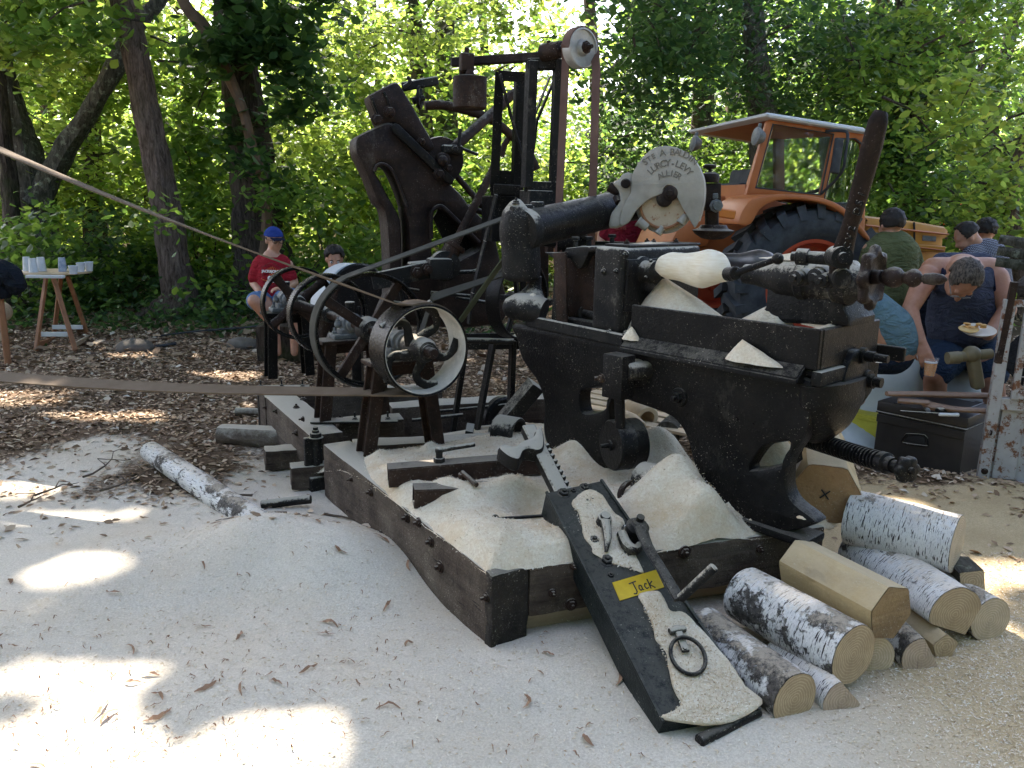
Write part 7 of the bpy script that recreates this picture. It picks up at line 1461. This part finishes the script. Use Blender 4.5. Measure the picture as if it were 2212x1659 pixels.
# --- man with sunglasses in black
D_ = 6.2; p5 = person(V(*w_(1990, 700).xy, 0), 'balding man in black shirt and sunglasses looking to the left'); bm = B(); L, r, f, u = headshape(bm, w_(1958, 562), Vector((-.93, -.25, -.25)), Vector((-.2, 0, 1)), 1.02)
cone(bm, L(0, -.03, -.07), w_(1990, 610, .05), .062, .07); chain(bm, [w_(1995, 630, .1), w_(1990, 700, .05)], [.15, .17]); chain(bm, [w_(1965, 640, .0), w_(1940, 690, -.05), w_(1910, 720, -.1)], [.06, .05, .035]); chain(bm, [w_(1995, 730, .1), w_(1930, 740, 0), w_(1940, 830, 0)], [.11, .07, .05]); flesh('body', bm, MSK2, p5)
bm = B(); chain(bm, [w_(1978, 632, 0), w_(2010, 625, .2)], [.11, .10]); chain(bm, [w_(1995, 640, .1), w_(1990, 720, .05)], [.18, .19]); cone(bm, w_(1992, 606, .06), w_(1992, 618, .06), .075, .1); cone(bm, w_(1968, 642, 0), w_(1945, 680, -.04), .085, .075); flesh('shirt', bm, cloth('black_cotton', (.008, .009, .012), (.016, .018, .024)), p5); hair(p5, L, lambda q: (q.z > -.35 and q.y < .05 and not (q.z > .55 and q.y > -.35)), MHG, thick=.006); glasses(p5, L, MTR, lens=True)
# --- man in light blue, bent forward
D_ = 5.2; p6 = person(V(*w_(1880, 760).xy, 0), 'crouching man in a light blue T-shirt bent forward behind the tailstock'); bm = B(); L, r, f, u = headshape(bm, w_(1800, 628, .1), Vector((-.7, -.1, -.7)), Vector((-.7, 0, .7)))
chain(bm, [w_(1822, 640, .1), w_(1870, 690, .1), w_(1925, 745, .1)], [.12, .16, .17]); chain(bm, [w_(1835, 650, -.1), w_(1835, 700, -.12), w_(1800, 740, -.1)], [.06, .05, .04]); chain(bm, [w_(1925, 760, .1), w_(1830, 770, .1), w_(1850, 860, .1)], [.12, .08, .06]); flesh('body', bm, MSK, p6)
bm = B(); chain(bm, [w_(1838, 655, .1), w_(1880, 680, .1), w_(1912, 712, .1), w_(1925, 738, .1)], [.13, .165, .18, .178]); chain(bm, [w_(1855, 650, -.02), w_(1852, 672, -.12), w_(1846, 694, -.14)], [.08, .08, .07]); flesh('t_shirt', bm, cloth('sky_cotton', (.09, .155, .185), (.135, .215, .25), 5), p6, .012, 3); hair(p6, L, lambda q: q.z > -.2 and q.y < .5, MHB)
bm = B(); chain(bm, [w_(1925, 762, .1), w_(1850, 770, .1)], [.15, .12]); flesh('trousers', bm, cloth('dark_navy', (.015, .02, .035), (.02, .03, .05)), p6)

# --- the man in the tank top with a beer
D_ = 5.45; SCB[0] = 1.16; p7 = person(V(*w_(2070, 800, .3).xy, 0), 'man in a blue grey tank top bending down with beer and a plate')
bm = B(); L, r, f, u = headshape(bm, w_(2078, 603, -.30), Vector((-.10, -.22, -.97)), Vector((0.05, -.97, .22)), 1.16)
cone(bm, L(0, -.05, -.03), w_(2078, 580, .08), .066, .08); chain(bm, [w_(2018, 584, .08), w_(2136, 584, .08)], [.078, .078]); chain(bm, [w_(2076, 592, .06), w_(2076, 640, .10), w_(2078, 690, .16), w_(2082, 738, .35)], [.12, .165, .185, .185])
A7 = [w_(2004, 596, .03), w_(1966, 668, -.10), w_(1990, 738, -.26)]; chain(bm, [A7[0], w_(1984, 632, -.04), A7[1], w_(1972, 700, -.18), A7[2]], [.066, .058, .046, .045, .029])
B7 = [w_(2152, 600, .03), w_(2176, 670, -.08), w_(2134, 724, -.26)]; chain(bm, B7, [.068, .050, .032])
chain(bm, [w_(2052, 752, .35), w_(2036, 785, -.02), w_(2020, 812, -.10), w_(2020, 880, .0), w_(2020, 930, .05)], [.12, .092, .066, .060, .045]); chain(bm, [w_(2116, 752, .35), w_(2134, 785, -.02), w_(2142, 815, -.1), w_(2150, 880, .0), w_(2150, 930, .05)], [.12, .092, .066, .060, .045])
SCB[0] = 1.08
hand(bm, A7[2], (w_(2000, 775, -.32) - A7[2]), Vector((.55, .6, -.15)), 1.12, .42, .30, side=-1); hand(bm, B7[2], Vector((-.95, -.1, .05)), Vector((0, -.1, 1)), 1.05, .25, side=1)
flesh('body', bm, MSK2, p7, .0085, 5); SCB[0] = 1.16
MTK = cloth('tank_grey_blue', (.045, .05, .075), (.065, .072, .105)); bm = B(); chain(bm, [w_(2076, 618, .05), w_(2076, 650, .08), w_(2078, 690, .13), w_(2082, 728, .30)], [.140, .180, .200, .200]); cone(bm, w_(2030, 578, .08), w_(2046, 612, .02), .062, .085); cone(bm, w_(2128, 578, .08), w_(2114, 612, .02), .062, .085); cone(bm, w_(2034, 566, .16), w_(2124, 566, .16), .058, .058); flesh('tank_top', bm, MTK, p7, .011, 4)
MPP = cloth('navy_piping', (.010, .012, .03), (.016, .018, .045)); bm = B(); sweep(bm, [w_(2044, 556, .09), w_(2036, 580, .0), w_(2044, 612, -.10), w_(2078, 634, -.16), w_(2112, 612, -.10), w_(2120, 580, .0), w_(2112, 556, .09)], .009, 8, smooth=4); O('neck_piping', bm, MPP, p7)
for s_ in (0, 1): bm = B(); sweep(bm, ([w_(2022, 560, .12), w_(2012, 588, .0), w_(2010, 620, -.05), w_(2004, 646, .0)] if not s_ else [w_(2134, 560, .12), w_(2144, 588, .0), w_(2148, 620, -.05), w_(2152, 646, .0)]), .009, 8, smooth=4); O('arm_piping', bm, MPP, p7)
bm = B(); chain(bm, [w_(2052, 748, .35), w_(2036, 780, .02), w_(2024, 802, -.07)], [.15, .122, .094]); chain(bm, [w_(2116, 748, .35), w_(2134, 780, .02), w_(2142, 805, -.07)], [.15, .122, .094]); cone(bm, w_(2066, 738, .4), w_(2100, 738, .4), .17, .17); flesh('shorts', bm, cloth('navy_shorts', (.018, .030, .055), (.03, .05, .09), 5), p7, .012, 3); SCB[0] = 1.0
hair(p7, L, lambda q: (q.z > -.25 and q.y < .60) or (q.y < -.2 and q.z > -.6), MHG, s=1.16, thick=.008, rough=.010); glasses(p7, L, MSV)
# cup of beer in his fingers, plate with food in the other hand
MBE = M_('beer', .1, 0, .5); MBE.col((.80, .30, .015)); MBE.b.inputs['Transmission Weight'].default_value = .1; MBE.b.inputs['IOR'].default_value = 1.33; MBE = MBE.m
MCU = M_('clear_plastic', .12, 0, .5); MCU.col((.85, .85, .84)); MCU.b.inputs['Alpha'].default_value = .12; MCU.b.inputs['IOR'].default_value = 1.08; MCU = MCU.m
cb_ = w_(2007, 812, -.34); ct = w_(2009, 773, -.34); cup = T('beer_cup', cb_, 'clear plastic cup of beer held by the man in the tank top', 'beer cup'); h = (ct - cb_).length
bm = B(); lathe(bm, cb_, UP, [(0, .002), (0, .032), (h * .92, .044), (h, .046), (h, .0445), (h * .9, .0425), (.004, .031), (.004, .002)], 32, cap=False); O('cup_wall', bm, MCU, cup); bm = B(); lathe(bm, cb_ + UP * .005, UP, [(0, .0305), (h * .68, .0385)], 32); O('beer', bm, MBE, cup)
bm = B(); lathe(bm, cb_ + UP * (.006 + h * .68), UP, [(0, .0385), (.008, .0385)], 28); O('foam', bm, MPW_, cup)
pl_ = w_(2112, 716, -.36); pa_ = T('plate', pl_, 'paper plate with flat bread and food in the left hand of the tank top man', 'plate'); nn_ = Vector((-.1, -.25, 1)).normalized()
bm = B(); lathe(bm, pl_ - nn_ * .01, nn_, [(0, .06), (.002, .075), (.022, .105), (.024, .105), (.004, .07), (.003, .001)], 36, cap=False); O('plate_dish', bm, paint('paper', (.62, .55, .45), (.72, .66, .56), .7), pa_)
bm = B(); 
for k in range(14): q = pl_ + nn_ * .02 + V(random.uniform(-.08, .02), random.uniform(-.05, .03), random.uniform(0, .03)); ball(bm, q, random.uniform(.008, .018), (1.4, 1, .6), seg=8, rings=6)
O('food', bm, paint('fried_food', (.5, .25, .06), (.65, .38, .12), .6, 30), pa_); bm = B(); lathe(bm, pl_ + nn_ * .012 - V(.06, 0, 0), nn_, [(0, .001), (0, .055), (.006, .06), (.01, .05), (.01, .001)], 24, cap=False); O('flat_bread', bm, paint('bread', (.6, .38, .12), (.7, .5, .22), .7, 25), pa_)
# --- two men at the far right
D_ = 7.0; p8 = person(V(*w_(2125, 640).xy, 0), 'man in a grey checked shirt bending his dark haired head to the left'); bm = B(); L, r, f, u = headshape(bm, w_(2088, 512), Vector((-.75, .1, -.62)), Vector((-.6, .1, .75)))
cone(bm, L(0, -.03, -.06), w_(2112, 535), .058, .07); chain(bm, [w_(2128, 560), w_(2138, 630)], [.15, .16]); chain(bm, [w_(2100, 560, -.1), w_(2080, 600, -.1), w_(2060, 620, -.1)], [.06, .05, .04]); chain(bm, [w_(2125, 650), w_(2125, 800)], [.12, .06]); flesh('body', bm, MSK, p8, .013)
mck = M_('checked', .85, 0, .2); b1 = mck.N.new('ShaderNodeTexBrick'); b1.inputs['Scale'].default_value = 42; b1.offset = 0; b1.inputs['Color1'].default_value = (.30, .31, .36, 1); b1.inputs['Color2'].default_value = (.26, .27, .32, 1); b1.inputs['Mortar'].default_value = (.035, .03, .04, 1); b1.inputs['Mortar Size'].default_value = .10; b1.inputs['Brick Width'].default_value = .5; b1.inputs['Row Height'].default_value = .5
mpk = mck.N.new('ShaderNodeMapping'); mpk.inputs['Rotation'].default_value = (R_(90), 0, R_(12)); mck.lk(mck.co, mpk.inputs[0]); mck.lk(mpk.outputs[0], b1.inputs[0]); mck.col(b1.outputs['Color']); mck.bump(mck.noise(8, 4, .5), .5, .03)
bm = B(); chain(bm, [w_(2104, 552, -.06), w_(2142, 548, .1)], [.10, .11]); chain(bm, [w_(2128, 560), w_(2138, 640)], [.18, .19]); cone(bm, w_(2102, 558, -.1), w_(2084, 600, -.12), .08, .07); cone(bm, w_(2114, 532), w_(2118, 545), .068, .1); flesh('shirt', bm, mck.m, p8, .013, 4); hair(p8, L, lambda q: q.z > -.35 and q.y < .5, MHB, thick=.012)
D_ = 7.6; p9 = person(V(*w_(2135, 640).xy, 0), 'man hidden behind the checked shirt, only his curly dark hair showing'); bm = B(); L, r, f, u = headshape(bm, w_(2128, 502), Vector((.2, 1, -.1)), UP); chain(bm, [L(0, -.02, -.07), w_(2130, 560), w_(2130, 650)], [.055, .15, .16]); chain(bm, [w_(2130, 650), w_(2130, 780)], [.12, .07]); flesh('body', bm, MSK, p9, .014); hair(p9, L, lambda q: q.z > -.5 and q.y < .6, MHB, thick=.018, rough=.02)
bm = B(); chain(bm, [w_(2130, 565), w_(2130, 650)], [.17, .18]); flesh('shirt', bm, cloth('dark_top', (.02, .02, .03), (.03, .03, .04)), p9)
# ------------------------------------------------------------------ trestle table with cups
MTW = paint('trestle_wood', (.24, .10, .045), (.36, .17, .08), .6, 8, .3, bump=.2); tb0 = W(130, 587, 8.75)
tt = T('trestle_table', V(tb0.x, tb0.y, 0), 'round topped table on brown wooden trestles in front of the trees', 'table')
bm = B(); lathe(bm, V(tb0.x - .06, tb0.y, tb0.z), UP, [(-.012, .36), (-.01, .37), (.006, .37), (.008, .36)], 48)
for v in bm.verts: v.co.y = tb0.y + (v.co.y - tb0.y) * .9
O('table_top', bm, paint('board', (.42, .30, .17), (.55, .42, .26), .5), tt); bm = B(); beam(bm, W(58, 597, 8.35), W(138, 598, 8.35), .06, .03, bev=.004); O('white_edge', bm, MWH, tt)
def zf(x, y): return (x / 3, 414.7 + y / 3)
for (x0, y0, x1, y1, d0, d1) in ((300, 545, 232, 1030, 8.45, 8.25), (345, 550, 490, 1030, 8.45, 8.25), (395, 545, 352, 910, 8.95, 9.2), (438, 545, 572, 940, 8.95, 9.2)): bm = B(); beam(bm, W(*zf(x0, y0), d0), W(*zf(x1, y1), d1), .045, .03); O('leg', bm, MTW, tt)
for (x0, y0, x1, y1, d0, d1, m) in ((268, 922, 442, 922, 8.3, 8.3, MWH), (340, 876, 535, 876, 9.1, 9.1, MWH), (245, 990, 370, 945, 8.3, 9.1, MTW), (485, 990, 575, 940, 8.3, 9.1, MPL)): bm = B(); beam(bm, W(*zf(x0, y0), d0), W(*zf(x1, y1), d1), .022, .05); O('stretcher', bm, m, tt)
MCP = paint('cup_plastic', (.50, .52, .54), (.64, .66, .68), .3, 20, .5)
def cup_(u, v, hp_, rp, lab, mat=MCP, inv=True, d=8.7):
    s_ = W(u, 500, d); k = (s_ - CAM).dot(F_) / FPX; p = V(s_.x, s_.y, tb0.z + .009); h = hp_ * k; r = rp * k; bm = B(); prof = [(0, r), (h, r * .74), (h, 0.001)] if inv else [(0, .001), (0, r * .74), (h, r), (h - .002, r * .97), (.004, r * .7), (.004, .001)]
    if inv: prof = [(0, r * .96), (0, r), (.006, r * .98), (h, r * .74), (h, .001)]
    lathe(bm, p, UP, prof, 24, cap=False); one('plastic_cup', bm, mat, lab, 'cup', 'plastic cups on the trestle table', p)
cup_(50, 0, 30, 9, 'leftmost tall white cup on the trestle table'); cup_(63, 0, 30, 9.5, 'second tall white cup from the left on the table', d=8.55); cup_(81, 0, 30, 10, 'third tall white cup, marked with dark print'); cup_(127, 0, 30, 9, 'tall cup with a blue print standing alone on the table', paint('cup_blue', (.10, .16, .30), (.5, .52, .56), .3, 26)); cup_(150, 0, 18, 10, 'small empty cup nearest the front of the round table', inv=False, d=8.45); cup_(167, 0, 20, 9, 'small cup between two others at the right of the table', inv=False); cup_(185, 0, 20, 9, 'rightmost small cup on the table', inv=False, d=8.8)
# dark jacket over something at the left edge
bm = B(); pts = [W(u, v, 7.6) for u, v in ((-50, 585), (-5, 588), (22, 600), (32, 615), (30, 635))]; sweep(bm, pts, [.12, .13, .12, .09, .04], 18, smooth=4, rough=.35); sweep(bm, [W(-40, 590, 7.6), W(-20, 620, 7.6), W(5, 630, 7.6), W(12, 645, 7.6)], [.12, .13, .10, .04], 16, smooth=4, rough=.35)
jc = one('jacket', bm, cloth('jacket_black', (.010, .012, .018), (.02, .024, .032)), 'dark jacket hanging over a post at the left edge of the photo', 'jacket', base=V(*W(0, 650, 7.6).xy, 0)); bm = B(); rod(bm, V(W(0, 640, 7.6).x, 7.6, -.02), W(0, 640, 7.6), .03); O('post', bm, MTW, jc)
bm = B(); q = W(3, 673, 8.6); lathe(bm, q, V(.3, -1, 0), [(0, .01), (0, .11), (.3, .11), (.3, .01)], 24); one('log_round', bm, ME3, 'cut log round half out of the photo at the far left', 'log')
MRE = paint('red_plastic', (.40, .05, .03), (.5, .08, .04), .5); bm = B(); sweep(bm, [W(160, 765, 8.6), W(180, 755, 8.7), W(200, 748, 8.8)], .04, 10, smooth=3); one('red_hose_end', bm, MRE, 'red and white connector lying left under the trees', 'connector'); bm = B(); sweep(bm, [W(214, 748, 8.8), W(240, 745, 8.9), W(262, 738, 9.0)], .045, 10, smooth=3); one('red_hose_end', bm, MRE, 'red connector lying in front of the leaning tree', 'connector')
bm = B(); sweep(bm, [W(u, v, 9.2) for u, v in ((262, 742), (330, 728), (420, 716), (520, 708), (600, 700))], .012, 6, smooth=4); sweep(bm, [W(u, v, 8.6) for u, v in ((258, 758), (330, 750), (380, 742))], .02, 6, smooth=3); one('black_cable', bm, MTR, 'black cable trailing over the leaves before the leaning tree', 'cable')
for i, (u, v, r, lab) in enumerate(((290, 752, .16, 'rounded stone among the leaves in front of the leaning tree'), (525, 745, .16, 'grey stone near the feet of the man in the red shirt'), (600, 752, .08, 'small stone beside the stand of the pulleys'))):
    bm = B(); q = Z(u, v, .02); ball(bm, q, r, (1.2, 1, .6), seg=16, rings=12)
    for vv in bm.verts: vv.co += (vv.co - q) * .3 * noise.noise(vv.co * 4)
    one('stone', bm, paint('stone', (.10, .085, .07), (.2, .17, .14), .9, 10, .2, bump=.6), lab, 'stone', 'stones on the forest floor')
# ------------------------------------------------------------------ black trunk with tools on it
def z5(x, y): return (1812.5 + x * .20366, 737.3 + y * .20366)
MBX = paint('trunk_black', (.012, .011, .010), (.035, .030, .026), .42, 5, .5, (.09, .045, .025), .66, .2)
f0, f1 = Z(1884, 992, .0), Z(2069, 1039, .0); b1_ = Z(2106, 1010, .0); fx = (f1 - f0).normalized(); fy = (b1_ - f1); fyl = fy.length; fy = UP.cross(fx).normalized(); fy = fy if fy.y > 0 else -fy; fw = (f1 - f0).length; fd = .48; fh = .40
bt = T('storage_chest', (f0 + f1) / 2, 'black metal trunk with a front handle standing left of the white rusty cage', 'chest'); fc_ = (f0 + f1) / 2 + fy * fd / 2
bm = B(); box(bm, fc_ + UP * .165, fw, fd, .33, fx, fy, UP, .006); O('trunk_body', bm, MBX, bt); bm = B(); box(bm, fc_ + UP * .365, fw + .016, fd + .016, .066, fx, fy, UP, .008, 2); O('lid', bm, MBX, bt)
bm = B(); box(bm, fc_ + UP * .325, fw + .022, fd + .022, .010, fx, fy, UP, .003); O('lid_rim', bm, MI3, bt)
bm = B(); box(bm, f0 + fx * fw * .5 + UP * .285 - fy * .003, fw + .004, .010, .05, fx, fy, UP, .002); O('front_band', bm, MBX, bt)
for k in (.22, .80): bm = B(); box(bm, fc_ + fx * fw * (k - .5) + UP * .402, .05, fd + .01, .008, fx, fy, UP, .002); O('lid_strap', bm, MBX, bt)
pf = Pl(f0 - fy * .006, fx); HQ = [pf.p(*z5(*q)) for q in ((715, 985), (670, 1050), (690, 1080), (920, 1112), (938, 1085), (910, 1000))]; bm = B(); sweep(bm, HQ + [HQ[0]], .006, 8, smooth=3); O('handle', bm, MI3, bt)
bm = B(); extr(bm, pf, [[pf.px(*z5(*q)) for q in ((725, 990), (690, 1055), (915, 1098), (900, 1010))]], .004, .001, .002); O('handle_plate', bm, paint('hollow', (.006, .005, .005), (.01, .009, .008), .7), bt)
top = .410
def onlid(x, y, dz=0): return Z(*z5(x, y), top + dz)
MHN = paint('haft_wood', (.20, .12, .08), (.30, .19, .13), .5, 9, .4); MHD = paint('haft_dark', (.02, .016, .014), (.04, .03, .026), .5)
def haft(pts, rs, name, lab, mat=MHN): bm = B(); sweep(bm, pts, rs, 14, smooth=4, sx=1.2, sy=.75); return one(name, bm, mat, lab, 'tool handle', 'tool handles on the trunk')
haft([onlid(505, 555, .09) + V(0, 0, 0), onlid(900, 560, .09), onlid(1250, 570, .09), onlid(1600, 580, .09)], [.020, .024, .026, .026], 'wooden_haft', 'upper straight haft lying over the trunk, pale at its left end')
haft([onlid(625, 625, .05), onlid(800, 640, .05), onlid(950, 650, .05)], [.024, .022, .02], 'wooden_haft', 'short flat haft poking out under the upper one'); haft([onlid(930, 665, .03), onlid(1000, 690, .03), onlid(1100, 700, .03), onlid(1250, 720, .03), onlid(1600, 740, .03)], [.030, .034, .026, .022, .022], 'wooden_haft', 'curved haft with a rounded knob nearest to the trunk lid')
for pts, r, m, lab, nm in (([(650, 742), (1100, 770)], .006, MI3, 'long thin file lying on the trunk lid', 'file'), ([(1060, 775), (1270, 780)], .010, MWH, 'white marker pen on the trunk lid', 'marker_pen'), ([(910, 690), (950, 740)], .012, MSV, 'small metal bit standing on the trunk lid', 'metal_bit'), ([(1040, 735), (1190, 720)], .018, MI3, 'small vice jaw lying on the trunk lid', 'vice_jaw')): bm = B(); rod(bm, onlid(*pts[0], r), onlid(*pts[1], r), r, r, 10); one(nm, bm, m, lab, 'tool', 'small tools on the trunk')
# yellow box and grey case beside it
MYB = paint('yellow_box', (.46, .42, .03), (.58, .54, .06), .5, 7, .5, (.12, .10, .04), .68, .1)
yb = Z(1832, 968, .02); bm = B(); q = Z(1862, 965, .0); box(bm, q + UP * .11 + fy * .22 - fx * .06, .36, .36, .22, fx, fy, UP, .008, 2); ybx = one('yellow_box', bm, MYB, 'yellow metal box between the lathe belly and the black trunk', 'box'); bm = B(); box(bm, q + UP * .195 + fy * .22 - fx * .06, .372, .372, .03, fx, fy, UP, .004); O('lid_edge', bm, MYB, ybx)
bm = B(); q = W(1868, 895, 5.75); box(bm, q, .34, .4, .16, fx, fy, UP, .03, 3); cs_ = one('plastic_case', bm, paint('case_grey', (.20, .25, .24), (.28, .33, .31), .5), 'grey green plastic case on the ground behind the yellow box', 'case'); bm = B(); box(bm, q + UP * .01, .348, .408, .012, fx, fy, UP, .002); O('seam', bm, MTR, cs_)
bm = B(); box(bm, V(q.x, q.y, (q.z - .08) / 2), .30, .36, q.z - .09, fx, fy, UP, .01); O('case_base', bm, MTR, cs_)
# white tarpaulin heaped under the men
MTA = paint('tarpaulin', (.42, .47, .47), (.58, .62, .61), .55, 3, .4, (.20, .18, .12), .70, .1)
bm = B(); n1, n2 = 60, 40; g = []
for j in range(n2 + 1):
    for i in range(n1 + 1):
        u = -1.0 + 2.2 * i / n1; v = -.75 + 1.5 * j / n2; c = W(2010, 830, 5.55); x = c.x + u; y = c.y + v + .35
        h = .62 * math.exp(-((u - .05) / .62) ** 2 - ((v) / .48) ** 4) + .05 * noise.noise(Vector((u * 4, v * 3, 2))) + .07 * abs(noise.noise(Vector((u * 2.2 + v * 2, v * 5, 7)))); g.append(bm.verts.new((x, y, max(.01, h))))
for j in range(n2):
    for i in range(n1): a = j * (n1 + 1) + i; bm.faces.new((g[a], g[a + 1], g[a + n1 + 2], g[a + n1 + 1]))
one('tarpaulin', bm, MTA, 'crumpled white tarpaulin heaped under the man in the tank top', 'tarpaulin', smooth=70)
MOL = paint('olive_wood', (.15, .12, .06), (.22, .18, .10), .6, 6); bm = B(); q = lambda x, y: W(*z5(x, y), 4.95)
rod(bm, q(1170, 178), q(1620, 130), .034, .032, 20); lathe(bm, q(1165, 178), V(1, 0, .1), [(-.01, .038), (.06, .04), (.07, .034)], 20); ball(bm, q(1405, 140), .055); beam(bm, q(1410, 130), q(1475, 500), .075, .07, bev=.025, seg=3); one('wooden_press_handle', bm, MOL, 'olive brown wooden T handle standing between the tarpaulin and the cage', 'wooden handle')
# ------------------------------------------------------------------ white rusty cage at the right edge
MWC = paint('cage_white', (.28, .27, .26), (.42, .40, .38), .6, 5, .4, (.15, .06, .025), .52, .2); cx0 = Z(2107, 1048, .0); CXV = Vector((.955, -.295, 0)).normalized(); CP = Pl(cx0, CXV); CN = CP.n
cg = T('wire_cage', cx0, 'white rusty metal cage with a wire mesh door and the letters EUR', 'cage'); lean = CP.uv(CP.p(2158, 640)).x
def bar(a, b, w, d, off=0, nm='bar', mat=MWC): bm = B(); beam(bm, CP.p(*a, off), CP.p(*b, off), w, d, up=CN, bev=.003); return O(nm, bm, mat, cg)
Hh = CP.p(2158, 640).z
def CQ(s, z, off=0): return cx0 + CXV * s + UP * z + CN * off
def bar2(s0, z0, s1, z1, w, d, off=0, nm='bar', mat=MWC): bm = B(); beam(bm, CQ(s0, z0, off), CQ(s1, z1, off), w, d, up=CN, bev=.003); return O(nm, bm, mat, cg)
for s_, o_ in ((.03, 0), (1.1, 0), (1.1, .7)): bar2(s_, .0, s_, 1.12, .06, .05, o_, 'corner_post')
for zz in (.03, .50, .53): bar2(.06, zz, 1.07, zz, .04, .05, 0, 'rail')
bar2(.0, .02, 1.15, .02, .05, .09, -.03, 'base_rail', MI2); bar2(.06, 1.1, 1.07, 1.1, .04, .04, 0, 'rail'); bar2(.03, 1.1, .03, 1.1, .04, .04)if False else None
for o_ in (.0,): bm = B(); box(bm, CQ(.565, .27, .02), 1.02, .004, .44, CXV, CN, UP, .0015); O('sheet_panel', bm, MWC, cg)
bm = B(); box(bm, CQ(.03, .27, .05), .006, .06, .44, CXV, CN, UP, .001); O('sheet_panel', bm, MWC, cg)
bm = B(); box(bm, CQ(.14, .27, .008), .12, .012, .43, CXV, CN, UP, .002); O('door_stile', bm, MWC, cg)
for s_ in (.12, 1.0): bar2(s_, .55, s_, 1.05, .035, .03, -.03, 'door_frame')
for zz in (.57, 1.04): bar2(.12, zz, 1.0, zz, .035, .03, -.03, 'door_frame')
for k in range(15): bm = B(); rod(bm, CQ(.16 + k * .06, .58, -.03), CQ(.16 + k * .06, 1.03, -.03), .0035, seg=6); O('mesh_wire', bm, MWC, cg)
for k in range(8): bm = B(); rod(bm, CQ(.13, .63 + k * .055, -.036), CQ(.99, .63 + k * .055, -.036), .0035, seg=6); O('mesh_wire', bm, MWC, cg)
bar2(.015, .75, .035, 1.22, .035, .04, -.01, 'dark_post', MI2)
bm = B(); ring(bm, CQ(.17, 1.0, -.05), CN, .014, .022, .02, 20); ring(bm, CQ(.03, .34, -.03), CXV, .01, .018, .01, 16); hexbolt(bm, CQ(.03, .10, -.028), -CN, .014, .01); O('latch', bm, MI2, cg, kind='stuff')
for i, ch in enumerate('EUR'): letter(ch, .058, CQ(.275 + i * .042, .40, -.0012), CXV, UP, paint('worn_letter', (.20, .19, .18), (.26, .24, .22), .8), cg, .002, bold=.0005)
bm = B(); sweep(bm, [CQ(.1, 1.16, .05), CQ(.2, 1.2, .1), CQ(.4, 1.18, .1), CQ(.6, 1.22, .1), CQ(.9, 1.17, .1)], [.04, .09, .08, .09, .05], 14, smooth=4, rough=.5); one('dark_cloth', bm, cloth('rag', (.03, .027, .025), (.07, .06, .055)), 'dark rag draped over the top of the white cage', 'cloth')
bm = B()
for k in range(3): sweep(bm, [CQ(.05, 1.30 + k * .07, .5), CQ(.4, 1.28 + k * .06, .45), CQ(1.1, 1.3 + k * .05, .4)], [.03, .035, .03], 9, smooth=3, rough=.2)
one('branches', bm, MB3, 'bundle of bare branches lying behind the cage', 'branches')
bm = B(); sweep(bm, [CQ(.2, .62, .3), CQ(.35, .75, .3), CQ(.6, .8, .3), CQ(.9, .7, .3)], [.12, .2, .22, .12], 16, smooth=4, rough=.4); one('dark_bag', bm, cloth('bag', (.015, .016, .018), (.03, .03, .033)), 'dark bag lying inside the wire cage', 'bag')
# pile of cut branches behind the lathe, far orange bushes
for i, (u0, v0, u1, v1, r) in enumerate(((1220, 520, 1400, 500, .06), (1215, 532, 1330, 478, .05), (1260, 545, 1420, 535, .07), (1240, 505, 1300, 540, .04), (1200, 540, 1290, 520, .05))):
    bm = B(); a, b = W(u0, v0, 9.6), W(u1, v1, 10.1); sweep(bm, [a, a.lerp(b, .5) + V(0, 0, .03), b], [r, r * 1.1, r * .8], 9, smooth=3, rough=.2); one('cut_branch', bm, MB3 if i % 2 else MTW, ('thick cut branch nearest to the belt in the heap behind the lathe', 'steep cut branch rising out of the heap behind the lathe', 'lowest long cut branch in the heap behind the lathe', 'short crooked branch at the back of the heap behind the lathe', 'small cut branch at the left end of the heap behind the lathe')[i], 'branch', 'cut branches heaped under the trees')
o = cloud('orange_blossom', [W(random.uniform(2010, 2080), random.uniform(455, 490), 15) for _ in range(9)], 34, .16, .05, tintmat('orange_leaf', [(0, (.5, .08, .02)), (1, (.75, .2, .05))], .5, .4), None); o['label'] = 'orange flowering bush far behind the tractor hood'; o['kind'] = 'stuff'
